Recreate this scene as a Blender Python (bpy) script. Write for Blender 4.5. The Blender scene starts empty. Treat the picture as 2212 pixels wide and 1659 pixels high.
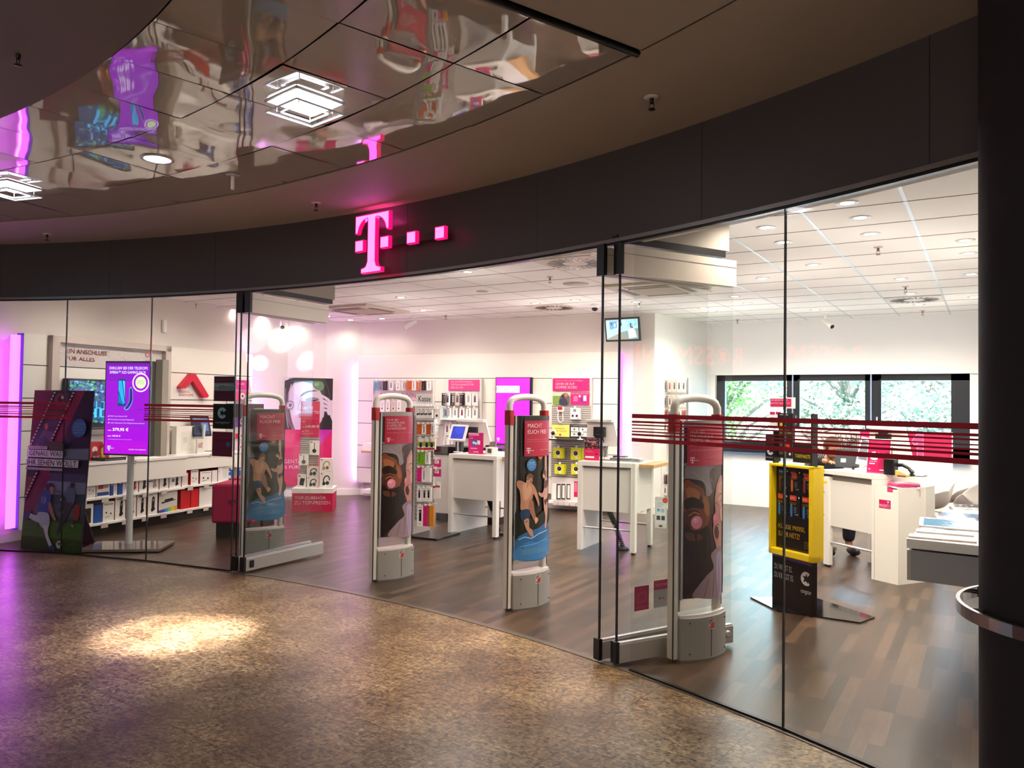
import bpy, bmesh, math, random
from mathutils import Vector, Matrix
from math import sin, cos, pi, radians, sqrt, atan2
random.seed(7)
S = bpy.context.scene
COL = S.collection
# ---------------- camera (survey of the photograph, 2212 x 1659) ----------------
FP = 1680.0; CX, CY = 1106.0, 829.5; EYE = 1.55
YAW = math.atan(1029/FP); PITCH = radians(1.4); ROLL = math.atan(0.0135)
FW = Vector((-sin(YAW)*cos(PITCH), cos(YAW)*cos(PITCH), sin(PITCH)))
_r0 = Vector((cos(YAW), sin(YAW), 0)); _u0 = _r0.cross(FW)
RT = _r0*cos(ROLL)+_u0*sin(ROLL); UP = _u0*cos(ROLL)-_r0*sin(ROLL)
CP = Vector((0, 0, EYE))
cam = bpy.data.cameras.new('camera'); cam.sensor_width = 36; cam.lens = FP/2212*36
cam.clip_start = 0.05; cam.clip_end = 300
camo = bpy.data.objects.new('camera', cam); COL.objects.link(camo)
camo.matrix_world = Matrix(((RT.x, UP.x, -FW.x, CP.x), (RT.y, UP.y, -FW.y, CP.y), (RT.z, UP.z, -FW.z, CP.z), (0, 0, 0, 1)))
S.camera = camo
# ---------------- world, exposure ----------------
w = bpy.data.worlds.new('world'); S.world = w; w.use_nodes = True
nt = w.node_tree; bg = nt.nodes['Background']
tc = nt.nodes.new('ShaderNodeTexCoord'); mp = nt.nodes.new('ShaderNodeMapping'); nz = nt.nodes.new('ShaderNodeTexNoise')
nz.inputs['Scale'].default_value = 2.2; nz.inputs['Detail'].default_value = 5
cr = nt.nodes.new('ShaderNodeValToRGB'); cr.color_ramp.elements[0].position = .35; cr.color_ramp.elements[0].color = (.34, .62, 1, 1)
cr.color_ramp.elements[1].position = .6; cr.color_ramp.elements[1].color = (.66, .85, 1, 1)
nt.links.new(tc.outputs['Generated'], mp.inputs[0]); nt.links.new(mp.outputs[0], nz.inputs['Vector']); nt.links.new(nz.outputs['Fac'], cr.inputs[0])
nt.links.new(cr.outputs[0], bg.inputs[0]); bg.inputs[1].default_value = 5.0
S.view_settings.view_transform = 'Standard'; S.view_settings.look = 'None'; S.view_settings.exposure = 0.85; S.view_settings.gamma = 1.0
S.view_settings.use_curve_mapping = False

def light(kind, name, loc, energy, color=(1, 1, 1), size=.05, to=None, spot=None, blend=.6, parent=None, sy=None):
    l = bpy.data.lights.new(name, kind); l.energy = energy; l.color = color
    o = bpy.data.objects.new(name, l); COL.objects.link(o); o.location = loc
    if kind == 'AREA':
        l.size = size
        if sy: l.shape = 'RECTANGLE'; l.size_y = sy
    else: l.shadow_soft_size = size
    if kind == 'SPOT': l.spot_size = radians(spot); l.spot_blend = blend
    if to is not None:
        d = Vector(to)-Vector(loc); o.rotation_euler = d.to_track_quat('-Z', 'Y').to_euler()
    if parent: o.parent = parent
    return o
# daylight through the window band
light('AREA', 'daylight', (-1.9, 12.9, 2.0), 95, (.38, .68, 1), 3.4, to=(-1.9, 8, .3), sy=1.5)

# shop fronts across the passage light it from behind the viewer
light('AREA', 'opposite_shops', (-1.0, -7.6, 1.6), 125, (1, .86, .72), 6, to=(-2, 0, 3.2), sy=2.4)
# ---------------- survey helpers: point of the place seen at a photo pixel ----------------
def ray(px, py): return FW*FP + RT*(px-CX) - UP*(py-CY)
def fl(px, py, z=0.0):
    d = ray(px, py); return CP + d*((z-EYE)/d.z)
def hgt(px, py, q):
    d = ray(px, py); t = sqrt(q[0]**2+q[1]**2)/sqrt(d.x**2+d.y**2); return (CP+d*t).z
def lin(c):
    if isinstance(c, str): c = tuple(int(c[i:i+2], 16)/255 for i in (0, 2, 4))
    return tuple(((x+.055)/1.055)**2.4 if x > .04045 else x/12.92 for x in c)
# ---------------- materials ----------------
MC = {}
def C(c, rough=.5, metal=0, emit=0, spec=.5, coat=0):
    k = (c, rough, metal, emit, spec, coat)
    if k in MC: return MC[k]
    m = bpy.data.materials.new('paint'); m.use_nodes = True; b = m.node_tree.nodes['Principled BSDF']
    l = lin(c)+(1,)
    b.inputs['Base Color'].default_value = l if not emit else (.02, .02, .02, 1)
    b.inputs['Roughness'].default_value = rough; b.inputs['Metallic'].default_value = metal
    b.inputs['Specular IOR Level'].default_value = spec; b.inputs['Coat Weight'].default_value = coat
    if emit:
        b.inputs['Emission Color'].default_value = l; b.inputs['Emission Strength'].default_value = emit
    elif rough >= .3:
        n = m.node_tree; nz = n.nodes.new('ShaderNodeTexNoise'); nz.inputs['Scale'].default_value = 60
        mx = n.nodes.new('ShaderNodeMapRange'); mx.inputs[3].default_value = rough*.9; mx.inputs[4].default_value = min(1, rough*1.1)
        n.links.new(nz.outputs['Fac'], mx.inputs[0]); n.links.new(mx.outputs[0], b.inputs['Roughness'])
    MC[k] = m; return m
def newmat(name):
    m = bpy.data.materials.new(name); m.use_nodes = True; return m, m.node_tree, m.node_tree.nodes['Principled BSDF']
def nd(n, t, **kw):
    x = n.nodes.new(t)
    for k, v in kw.items():
        if k.startswith('i_'): x.inputs[int(k[2:]) if k[2:].isdigit() else k[2:].replace('_', ' ')].default_value = v
        else: setattr(x, k, v)
    return x
def ramp(n, src, stops):
    r = n.nodes.new('ShaderNodeValToRGB'); e = r.color_ramp.elements
    while len(e) < len(stops): e.new(.5)
    for a, (p, c) in zip(e, stops): a.position = p; a.color = lin(c)+(1,)
    n.links.new(src, r.inputs[0]); return r.outputs[0]
def glassmat(name, tint=(1, 1, 1), ior=1.32, rough=0.0, haze=0):
    m, n, b = newmat(name); n.nodes.remove(b); out = n.nodes['Material Output']
    tr = nd(n, 'ShaderNodeBsdfTransparent'); tr.inputs[0].default_value = tint+(1,)
    gl = nd(n, 'ShaderNodeBsdfGlossy'); gl.inputs['Roughness'].default_value = rough
    fr = nd(n, 'ShaderNodeFresnel'); ge = nd(n, 'ShaderNodeNewGeometry'); mr = nd(n, 'ShaderNodeMapRange'); mr.inputs[3].default_value = ior; mr.inputs[4].default_value = 1/ior
    n.links.new(ge.outputs['Backfacing'], mr.inputs[0]); n.links.new(mr.outputs[0], fr.inputs[0])   # same reflectance leaving the pane as entering it
    mx = nd(n, 'ShaderNodeMixShader'); n.links.new(fr.outputs[0], mx.inputs[0]); n.links.new(tr.outputs[0], mx.inputs[1]); n.links.new(gl.outputs[0], mx.inputs[2])
    o = mx
    if haze:
        df = nd(n, 'ShaderNodeBsdfDiffuse'); df.inputs[0].default_value = (.8, .85, .85, 1)
        o = nd(n, 'ShaderNodeMixShader'); o.inputs[0].default_value = haze
        n.links.new(mx.outputs[0], o.inputs[1]); n.links.new(df.outputs[0], o.inputs[2])
    n.links.new(o.outputs[0], out.inputs[0]); return m
GLASS = glassmat('storefront glass', (.96, .975, .965), 1.33)
ACRYL = glassmat('clear acrylic', (.97, .98, .98), 1.35)
def granite():
    m, n, b = newmat('mall granite'); tcn = nd(n, 'ShaderNodeTexCoord'); mpn = nd(n, 'ShaderNodeMapping')
    n.links.new(tcn.outputs['Object'], mpn.inputs[0])
    v = nd(n, 'ShaderNodeTexVoronoi', i_Scale=60.0); n.links.new(mpn.outputs[0], v.inputs['Vector'])
    nz = nd(n, 'ShaderNodeTexNoise', i_Scale=33.0, i_Detail=12.0, i_Roughness=.82); nz.inputs['Distortion'].default_value = 1.2
    st = nd(n, 'ShaderNodeMapping'); st.inputs['Scale'].default_value = (.5, 1.6, 1); st.inputs['Rotation'].default_value = (0, 0, .5)
    n.links.new(tcn.outputs['Object'], st.inputs[0]); n.links.new(st.outputs[0], nz.inputs['Vector'])
    big = nd(n, 'ShaderNodeTexNoise', i_Scale=2.2, i_Detail=4.0); n.links.new(mpn.outputs[0], big.inputs['Vector'])
    c1 = ramp(n, nz.outputs['Fac'], [(.41, '120d0b'), (.46, '3c2d22'), (.50, '74593f'), (.55, 'a08260'), (.60, 'd0b58c')])
    sp = ramp(n, v.outputs['Color'], [(.1, '2a211b'), (.4, '8b7255'), (.9, 'd8c29c')])
    mx = nd(n, 'ShaderNodeMix', data_type='RGBA', blend_type='MIX'); mx.inputs[0].default_value = .38
    n.links.new(c1, mx.inputs[6]); n.links.new(sp, mx.inputs[7])
    bt = ramp(n, big.outputs['Fac'], [(.35, 'b5a89e'), (.65, 'ffffff')])
    m2 = nd(n, 'ShaderNodeMix', data_type='RGBA', blend_type='MULTIPLY'); m2.inputs[0].default_value = 1
    n.links.new(mx.outputs[2], m2.inputs[6]); n.links.new(bt, m2.inputs[7])
    br = nd(n, 'ShaderNodeTexBrick', offset=0.0); br.inputs['Scale'].default_value = 1; br.inputs['Mortar Size'].default_value = .0022
    br.inputs['Brick Width'].default_value = TILE_W; br.inputs['Row Height'].default_value = TILE_H
    br.inputs['Color1'].default_value = (1, 1, 1, 1); br.inputs['Color2'].default_value = (.82, .82, .82, 1); br.inputs['Mortar'].default_value = (.25, .22, .2, 1)
    bm_ = nd(n, 'ShaderNodeMapping'); bm_.inputs['Rotation'].default_value = (0, 0, TILE_A); bm_.inputs['Location'].default_value = (.1, .35, 0)
    n.links.new(tcn.outputs['Object'], bm_.inputs[0]); n.links.new(bm_.outputs[0], br.inputs['Vector'])
    m3 = nd(n, 'ShaderNodeMix', data_type='RGBA', blend_type='MULTIPLY'); m3.inputs[0].default_value = 1
    n.links.new(m2.outputs[2], m3.inputs[6]); n.links.new(br.outputs['Color'], m3.inputs[7]); n.links.new(m3.outputs[2], b.inputs['Base Color'])
    r = nd(n, 'ShaderNodeMapRange', i_3=.2, i_4=.42); n.links.new(nz.outputs['Fac'], r.inputs[0]); n.links.new(r.outputs[0], b.inputs['Roughness'])
    return m
TILE_A = radians(5); TILE_W = .6; TILE_H = .6
def plank():
    m, n, b = newmat('dark plank floor'); tcn = nd(n, 'ShaderNodeTexCoord')
    mpn = nd(n, 'ShaderNodeMapping'); mpn.inputs['Rotation'].default_value = (0, 0, radians(-90)); n.links.new(tcn.outputs['Object'], mpn.inputs[0])
    br = nd(n, 'ShaderNodeTexBrick', offset=.37, offset_frequency=1); br.squash = 1
    br.inputs['Scale'].default_value = 1; br.inputs['Brick Width'].default_value = .46; br.inputs['Row Height'].default_value = .068
    br.inputs['Mortar Size'].default_value = .0006; br.inputs['Color1'].default_value = (0, 0, 0, 1); br.inputs['Color2'].default_value = (1, 1, 1, 1); br.inputs['Mortar'].default_value = (.35, .35, .35, 1)
    n.links.new(mpn.outputs[0], br.inputs['Vector'])
    base = ramp(n, br.outputs['Color'], [(.05, '33271e'), (.4, '423328'), (.7, '523f31'), (1, '66503e')])
    g = nd(n, 'ShaderNodeTexNoise', i_Scale=14.0, i_Detail=8.0); gm = nd(n, 'ShaderNodeMapping'); gm.inputs['Scale'].default_value = (9, .35, 1)
    n.links.new(tcn.outputs['Object'], gm.inputs[0]); n.links.new(gm.outputs[0], g.inputs['Vector'])
    gr = ramp(n, g.outputs['Fac'], [(.3, 'b0a69e'), (.7, 'ffffff')])
    mx = nd(n, 'ShaderNodeMix', data_type='RGBA', blend_type='MULTIPLY'); mx.inputs[0].default_value = .8
    n.links.new(base, mx.inputs[6]); n.links.new(gr, mx.inputs[7]); n.links.new(mx.outputs[2], b.inputs['Base Color'])
    r = nd(n, 'ShaderNodeMapRange', i_3=.26, i_4=.38); n.links.new(g.outputs['Fac'], r.inputs[0]); n.links.new(r.outputs[0], b.inputs['Roughness'])
    bp = nd(n, 'ShaderNodeBump', i_Strength=.12, i_Distance=.002); n.links.new(g.outputs['Fac'], bp.inputs['Height']); n.links.new(bp.outputs[0], b.inputs['Normal'])
    return m
def plaster(c, rough=.85):
    m, n, b = newmat('painted plaster'); nz = nd(n, 'ShaderNodeTexNoise', i_Scale=90.0, i_Detail=3.0)
    tcn = nd(n, 'ShaderNodeTexCoord'); n.links.new(tcn.outputs['Object'], nz.inputs['Vector'])
    b.inputs['Base Color'].default_value = lin(c)+(1,); b.inputs['Roughness'].default_value = rough
    bp = nd(n, 'ShaderNodeBump', i_Strength=.08, i_Distance=.002); n.links.new(nz.outputs['Fac'], bp.inputs['Height']); n.links.new(bp.outputs[0], b.inputs['Normal'])
    return m
def polished():
    m, n, b = newmat('polished ceiling panel'); tcn = nd(n, 'ShaderNodeTexCoord')
    b.inputs['Base Color'].default_value = lin('b9ab9c')+(1,); b.inputs['Roughness'].default_value = .03
    b.inputs['Specular IOR Level'].default_value = 1.0; b.inputs['IOR'].default_value = 2.5
    nz = nd(n, 'ShaderNodeTexNoise', i_Scale=1.6, i_Detail=1.0); n.links.new(tcn.outputs['Object'], nz.inputs['Vector'])
    bp = nd(n, 'ShaderNodeBump', i_Strength=.55, i_Distance=.02); n.links.new(nz.outputs['Fac'], bp.inputs['Height']); n.links.new(bp.outputs[0], b.inputs['Normal'])
    return m
def tilemat():
    m, n, b = newmat('mineral ceiling tile'); tcn = nd(n, 'ShaderNodeTexCoord')
    nz = nd(n, 'ShaderNodeTexNoise', i_Scale=160.0, i_Detail=2.0); n.links.new(tcn.outputs['Object'], nz.inputs['Vector'])
    b.inputs['Base Color'].default_value = lin('faf6f2')+(1,); b.inputs['Roughness'].default_value = .9
    bp = nd(n, 'ShaderNodeBump', i_Strength=.1, i_Distance=.002); n.links.new(nz.outputs['Fac'], bp.inputs['Height']); n.links.new(bp.outputs[0], b.inputs['Normal'])
    return m
WHITE = C('f2efe9', .35); WHITEG = C('f4f2ee', .2); BLACK = C('0c0b0c', .35); DARK = C('1b1a1c', .4); CHROME = C('d6d6d8', .28, .75)
ALU = C('a9a8a6', .35, .8); MAG = C('d4176f', .45); MAGR = C('c11548', .5); GREY = C('8f8d8c', .45); WOOD = C('c79a62', .4)
YEL = C('f2cf16', .4); RED = C('b8141c', .4)
# ---------------- mesh builder ----------------
def tess(P, f):
    """ear clipping of a simple planar polygon, keeping its winding"""
    P = [Vector(p) for p in P]; n = Vector((0, 0, 0)); N = len(P)
    for i in range(N): n += P[i].cross(P[(i+1) % N])
    ax = max(range(3), key=lambda k: abs(n[k])); u, v = [(1, 2), (2, 0), (0, 1)][ax]
    sg = 1 if n[ax] > 0 else -1; Q = [(p[u]*sg, p[v]) for p in P]; idx = list(range(N)); out = []
    def cr(a, b, c): return (Q[b][0]-Q[a][0])*(Q[c][1]-Q[a][1])-(Q[b][1]-Q[a][1])*(Q[c][0]-Q[a][0])
    guard = 0
    while len(idx) > 3 and guard < 4*N:
        guard += 1; best = None
        for k in range(len(idx)):
            a, b, c = idx[k-1], idx[k], idx[(k+1) % len(idx)]
            if cr(a, b, c) <= 1e-14: continue
            if any(cr(a, b, p) > 0 and cr(b, c, p) > 0 and cr(c, a, p) > 0 for p in idx if p not in (a, b, c)): continue
            L = (P[a]-P[c]).length
            if best is None or L < best[0]: best = (L, k, (a, b, c))
        if best is None: break
        out.append(best[2]); idx.pop(best[1])
    out.append(tuple(idx)); return [[f[a] for a in t] for t in out]
class MB:
    def __init__(s): s.v = []; s.f = []; s.m = []; s.mats = []; s.sm = []
    def mi(s, m):
        if m not in s.mats: s.mats.append(m)
        return s.mats.index(m)
    def add(s, vs, fs, m, smooth=False):
        o = len(s.v); s.v += [tuple(v) for v in vs]; i = s.mi(m)
        for f in fs:
            if len(f) > 5: g = tess([vs[a] for a in f], f)
            else: g = [f]
            for q in g: s.f.append([a+o for a in q]); s.m.append(i); s.sm.append(smooth)
        return s
    def box(s, x0, x1, y0, y1, z0, z1, m):
        x0, x1 = min(x0, x1), max(x0, x1); y0, y1 = min(y0, y1), max(y0, y1); z0, z1 = min(z0, z1), max(z0, z1)
        return s.add([(x0, y0, z0), (x1, y0, z0), (x1, y1, z0), (x0, y1, z0), (x0, y0, z1), (x1, y0, z1), (x1, y1, z1), (x0, y1, z1)],
                     [(3, 2, 1, 0), (4, 5, 6, 7), (0, 1, 5, 4), (1, 2, 6, 5), (2, 3, 7, 6), (3, 0, 4, 7)], m)
    def rbox(s, x0, x1, y0, y1, z0, z1, m, r=.01, n=3, axis='z'):
        # box with rounded corners seen along axis
        if axis == 'z': A, B, lo, hi = (x0, x1), (y0, y1), z0, z1
        elif axis == 'y': A, B, lo, hi = (x0, x1), (z0, z1), y0, y1
        else: A, B, lo, hi = (y0, y1), (z0, z1), x0, x1
        pts = []
        for (cx, cy, a0) in ((A[1]-r, B[1]-r, 0), (A[0]+r, B[1]-r, 90), (A[0]+r, B[0]+r, 180), (A[1]-r, B[0]+r, 270)):
            for k in range(n+1):
                a = radians(a0+90*k/n); pts.append((cx+r*cos(a), cy+r*sin(a)))
        return s.prism(pts, lo, hi, m, axis)
    def prism(s, pts, lo, hi, m, axis='z', smooth=False):
        def P(a, b, c): return (a, b, c) if axis == 'z' else ((a, c, b) if axis == 'y' else (c, a, b))
        n = len(pts); vs = [P(a, b, lo) for a, b in pts]+[P(a, b, hi) for a, b in pts]
        ar = sum(pts[i][0]*pts[(i+1) % n][1]-pts[(i+1) % n][0]*pts[i][1] for i in range(n))
        fs = [list(range(n))[::-1], list(range(n, 2*n))]+[(i, (i+1) % n, n+(i+1) % n, n+i) for i in range(n)]
        flip = (ar < 0) ^ (axis == 'y')
        if flip: fs = [list(f)[::-1] for f in fs]
        return s.add(vs, fs, m, smooth)
    def tube(s, pts, r, m, seg=8, caps=True):
        pts = [Vector(p) for p in pts]; rs = r if isinstance(r, (list, tuple)) else [r]*len(pts); vs = []; fs = []
        up = None
        for i, p in enumerate(pts):
            d = (pts[min(i+1, len(pts)-1)]-pts[max(i-1, 0)]).normalized()
            if up is None: up = Vector((0, 0, 1)) if abs(d.z) < .9 else Vector((1, 0, 0))
            a = d.cross(up).normalized(); b = a.cross(d).normalized(); up = b
            for k in range(seg):
                t = 2*pi*k/seg; vs.append(p+(a*cos(t)+b*sin(t))*rs[i])
        for i in range(len(pts)-1):
            for k in range(seg):
                fs.append((i*seg+k, (i+1)*seg+k, (i+1)*seg+(k+1) % seg, i*seg+(k+1) % seg))
        s.add(vs, fs, m, True)
        if caps: s.add(vs[:seg], [list(range(seg))], m); s.add(vs[-seg:], [list(range(seg))[::-1]], m)
        return s
    def lathe(s, prof, m, c=(0, 0, 0), seg=20, axis='z', smooth=True):
        vs = []; fs = []
        for r, h in prof:
            for k in range(seg):
                t = 2*pi*k/seg; a, b = r*cos(t), r*sin(t)
                vs.append((c[0]+a, c[1]+b, c[2]+h) if axis == 'z' else ((c[0]+a, c[1]+h, c[2]+b) if axis == 'y' else (c[0]+h, c[1]+a, c[2]+b)))
        for i in range(len(prof)-1):
            for k in range(seg): fs.append((i*seg+k, i*seg+(k+1) % seg, (i+1)*seg+(k+1) % seg, (i+1)*seg+k))
        return s.add(vs, fs, m, smooth)
    def ball(s, c, r, m, seg=14, rz=None, ry=None):
        vs = []; fs = []; n = seg//2; rz = rz or r; ry = ry or r
        for i in range(n+1):
            p = -pi/2+pi*i/n
            for k in range(seg):
                t = 2*pi*k/seg; vs.append((c[0]+r*cos(p)*cos(t), c[1]+ry*cos(p)*sin(t), c[2]+rz*sin(p)))
        for i in range(n):
            for k in range(seg): fs.append((i*seg+k, i*seg+(k+1) % seg, (i+1)*seg+(k+1) % seg, (i+1)*seg+k))
        return s.add(vs, fs, m, True)
    def xf(s, M, start=0):
        for i in range(start, len(s.v)): s.v[i] = tuple(M @ Vector(s.v[i]))
        return s
    def build(s, name, parent=None, bevel=0, loc=None, rot=None):
        me = bpy.data.meshes.new(name); me.from_pydata(s.v, [], s.f)
        for m in s.mats: me.materials.append(m)
        me.polygons.foreach_set('material_index', s.m); me.polygons.foreach_set('use_smooth', s.sm); me.update()
        o = bpy.data.objects.new(name, me); COL.objects.link(o)
        if parent: o.parent = parent
        if loc is not None: o.location = loc
        if rot is not None: o.rotation_euler = rot
        if bevel:
            b = o.modifiers.new('bevel', 'BEVEL'); b.width = bevel; b.segments = 2; b.limit_method = 'ANGLE'; b.angle_limit = radians(50)
        return o
def tag(o, label, cat=None, group=None, kind=None):
    o['label'] = label
    if cat: o['category'] = cat
    if group: o['group'] = group
    if kind: o['kind'] = kind
    return o
def struct(o, label=None):
    o['kind'] = 'structure'
    if label: o['label'] = label; 
    return o
def thing(name, label, cat, loc=(0, 0, 0), rz=0, group=None):
    o = bpy.data.objects.new(name, None); COL.objects.link(o); o.location = loc; o.rotation_euler = (0, 0, rz); o.empty_display_size = .1
    return tag(o, label, cat, group)
def copy_tree(o, parent=None):
    c = o.copy(); COL.objects.link(c)
    if parent: c.parent = parent
    for ch in [x for x in bpy.data.objects if x.parent == o]: copy_tree(ch, c)
    return c
class Frame:   # local frame: x to the right as seen from the mall, y away, z up
    def __init__(s, x, y, ang): s.o = Vector((x, y, 0)); s.a = ang; s.ex = Vector((cos(ang), sin(ang), 0)); s.ey = Vector((-sin(ang), cos(ang), 0))
    def w(s, x, y, z=0): return s.o+s.ex*x+s.ey*y+Vector((0, 0, z))
    def q(s, px, py, y=0):     # (x, z) where the photo pixel meets the plane local y
        d = ray(px, py); t = ((s.o-CP).dot(s.ey)+y)/d.dot(s.ey); p = CP+d*t; return ((p-s.o).dot(s.ex), p.z)
    def r(s, a, b, y=0):       # rectangle from two pixels -> x0,z0,x1,z1
        (x0, z1), (x1, z0) = s.q(*a, y), s.q(*b, y); return x0, z0, x1, z1
# ---------------- text meshes ----------------
TX = {}
def textmesh(body, bold):
    k = (body, bold)
    if k in TX: return TX[k]
    cu = bpy.data.curves.new('t', 'FONT'); cu.body = body; cu.resolution_u = 2; cu.space_line = 1.0
    o = bpy.data.objects.new('t', cu); COL.objects.link(o); dg = bpy.context.evaluated_depsgraph_get(); dg.update()
    me = o.evaluated_get(dg).to_mesh(); vs = [(v.co.x, v.co.y) for v in me.vertices]; fs = [tuple(p.vertices) for p in me.polygons]
    bpy.data.objects.remove(o); bpy.data.curves.remove(cu)
    if not vs: TX[k] = ([], []); return TX[k]
    if bold > .004:      # bolder face: the glyphs again, shifted a little
        n0, f0 = len(vs), list(fs); v0 = list(vs); b = bold*.9
        for k, (dx, dy) in enumerate(((b, 0), (b, b*.6), (0, b*.6))):
            vs += [(p[0]+dx, p[1]+dy) for p in v0]; fs += [tuple(i+n0*(k+1) for i in f) for f in f0]
    x0 = min(v[0] for v in vs); x1 = max(v[0] for v in vs); y0 = min(v[1] for v in vs); y1 = max(v[1] for v in vs)
    TX[k] = ([((a-x0)/(x1-x0), (b-y0)/(y1-y0)) for a, b in vs], fs); return TX[k]
def smooth_loop(pts, n=4):
    out = []; N = len(pts)
    for i in range(N):
        p0, p1, p2, p3 = pts[i-1], pts[i], pts[(i+1) % N], pts[(i+2) % N]
        for k in range(n):
            t = k/n; out.append(tuple(.5*((2*p1[j])+(-p0[j]+p2[j])*t+(2*p0[j]-5*p1[j]+4*p2[j]-p3[j])*t*t+(-p0[j]+3*p1[j]-3*p2[j]+p3[j])*t**3) for j in (0, 1)))
    return out
class Art:      # flat printed artwork; u to the right, v down, both 0..1 of the sheet
    def __init__(s, W, H, rough=.35, emit=0): s.W = W; s.H = H; s.items = []; s.rough = rough; s.emit = emit; s.L = 0
    def mat(s, c): return C(c, s.rough, 0, s.emit)
    def _a(s, vs, fs, c):
        s.items.append((vs, fs, c, s.L)); s.L += 1; return s
    def poly(s, pts, c): return s._a(list(pts), [list(range(len(pts)))], c)
    def blob(s, pts, c, n=4): return s.poly(smooth_loop(pts, n), c)
    def rect(s, a, b, c_, d, c): return s.poly([(a, b), (c_, b), (c_, d), (a, d)], c)
    def ell(s, cx, cy, rx, ry, c, ang=0, n=24):
        a = radians(ang); P = []
        for k in range(n):
            t = 2*pi*k/n; x, y = rx*cos(t)*s.W, ry*sin(t)*s.W
            P.append((cx+(x*cos(a)-y*sin(a))/s.W, cy+(x*sin(a)+y*cos(a))/s.H))
        return s.poly(P, c)
    def circ(s, cx, cy, r, c): return s.ell(cx, cy, r, r, c)
    def line(s, p, q, wd, c):      # width as a fraction of W
        x0, y0, x1, y1 = p[0]*s.W, p[1]*s.H, q[0]*s.W, q[1]*s.H; L = sqrt((x1-x0)**2+(y1-y0)**2) or 1
        nx, ny = -(y1-y0)/L*wd*s.W/2, (x1-x0)/L*wd*s.W/2
        return s.poly([((x0+nx)/s.W, (y0+ny)/s.H), ((x1+nx)/s.W, (y1+ny)/s.H), ((x1-nx)/s.W, (y1-ny)/s.H), ((x0-nx)/s.W, (y0-ny)/s.H)], c)
    def path(s, pts, wd, c):
        for a, b in zip(pts, pts[1:]): s.line(a, b, wd, c)
        return s
    def text(s, t, u0, v0, u1, v1, c, bold=.012):
        vs, fs = textmesh(t, bold); return s._a([(u0+(u1-u0)*a, v1+(v0-v1)*b) for a, b in vs], fs, c)
    def tlogo(s, u, v, h, c, n=2):      # T mark with dots, h = height as fraction of H
        k = h*s.H/s.W
        def P(pts): return [(u+x*k, v+y*h) for x, y in pts]
        for pts in TLOGO: s._a(P(pts[0]), pts[1], c)
        for i in range(n): s.rect(u+(.98+.42*i)*k, v+.44*h, u+(1.14+.42*i)*k, v+.60*h, c)
        return s
    def build(s, name, parent, x=0, y=0, z=0, curve=None, nu=1, step=.00012, label=None):
        mb = MB()
        for vs, fs, c, L in s.items:
            if not vs: continue
            if len(fs) == 1 and len(vs) > 4: fs = tess([(a*s.W, b*s.H, 0) for a, b in vs], fs[0])
            f3 = fs; v2 = vs
            if nu > 1:
                bm = bmesh.new(); bv = [bm.verts.new((a, b, 0)) for a, b in vs]
                for f in fs:
                    try: bm.faces.new([bv[i] for i in f])
                    except ValueError: pass
                for k in range(1, nu):
                    g = bm.verts[:]+bm.edges[:]+bm.faces[:]
                    bmesh.ops.bisect_plane(bm, geom=g, plane_co=(k/nu, 0, 0), plane_no=(1, 0, 0))
                bm.verts.index_update(); v2 = [(v.co.x, v.co.y) for v in bm.verts]; f3 = [[v.index for v in f.verts] for f in bm.faces]; bm.free()
            P = [(x+a*s.W, y-(curve(a) if curve else 0)-step*L, z+(1-b)*s.H) for a, b in v2]
            out = []
            for f in f3:
                ar = sum(P[f[i]][0]*P[f[(i+1) % len(f)]][2]-P[f[(i+1) % len(f)]][0]*P[f[i]][2] for i in range(len(f)))
                out.append(list(f) if ar > 0 else list(f)[::-1])
            mb.add(P, out, s.mat(c))
        o = mb.build(name, parent)
        if label: o['label'] = label
        return o
# T letter in a unit square-ish box (x 0..0.66, y down 0..1): serif letter plus the two side dots
def _arc(cx, cy, rx, ry, a0, a1, n=7): return [(cx+rx*cos(radians(a0+(a1-a0)*k/n)), cy+ry*sin(radians(a0+(a1-a0)*k/n))) for k in range(n+1)]
_L = [(0, 0), (.8, 0), (.8, .31), (.745, .31)]+_arc(.50, .33, .235, .26, -12, -88, 6)+[(.49, .08), (.49, .80), (.515, .88), (.56, .9), (.63, .915), (.63, 1), (.15, 1), (.15, .915), (.22, .9), (.265, .88), (.30, .80), (.30, .08)]+_arc(.30, .33, .235, .26, -92, -168, 6)+[(.055, .31), (0, .31)]
def _sq(x, y, a=.2): return ([(x, y), (x+a, y), (x+a, y+a), (x, y+a)], [[0, 1, 2, 3]])
TLOGO = [(_L, [list(range(len(_L)))]), _sq(0, .42), _sq(.6, .42)]
# ======================= THE SETTING =======================
CC = Vector((-4.8, -5.05)); RF = 9.79; ZS = 3.09; ZT = 2.52; ZC = 2.86; YW = 12.3
def arc(r, a0, a1, n): return [(CC.x+r*sin(radians(a0+(a1-a0)*k/n)), CC.y+r*cos(radians(a0+(a1-a0)*k/n))) for k in range(n+1)]
def ang(p): return math.degrees(atan2(p[0]-CC.x, p[1]-CC.y))
A0, A1 = -34, 46
def band(r0, r1, a0, a1, z0, z1, m, n=48):
    """curved solid between radii r0<r1 and heights z0<z1"""
    i = arc(r0, a0, a1, n); o = arc(r1, a0, a1, n); vs = []; fs = []
    for a, b in zip(i, o): vs += [(a[0], a[1], z0), (b[0], b[1], z0), (b[0], b[1], z1), (a[0], a[1], z1)]
    for k in range(n):
        q = 4*k; p = q+4
        fs += [(q, p, p+1, q+1), (q+1, p+1, p+2, q+2), (q+2, p+2, p+3, q+3), (q+3, p+3, p, q)]
    fs += [(0, 1, 2, 3), (4*n+3, 4*n+2, 4*n+1, 4*n)]
    fs = [f[::-1] for f in fs]
    return MB().add(vs, fs, m)
GR = granite(); PL = plank()
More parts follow.
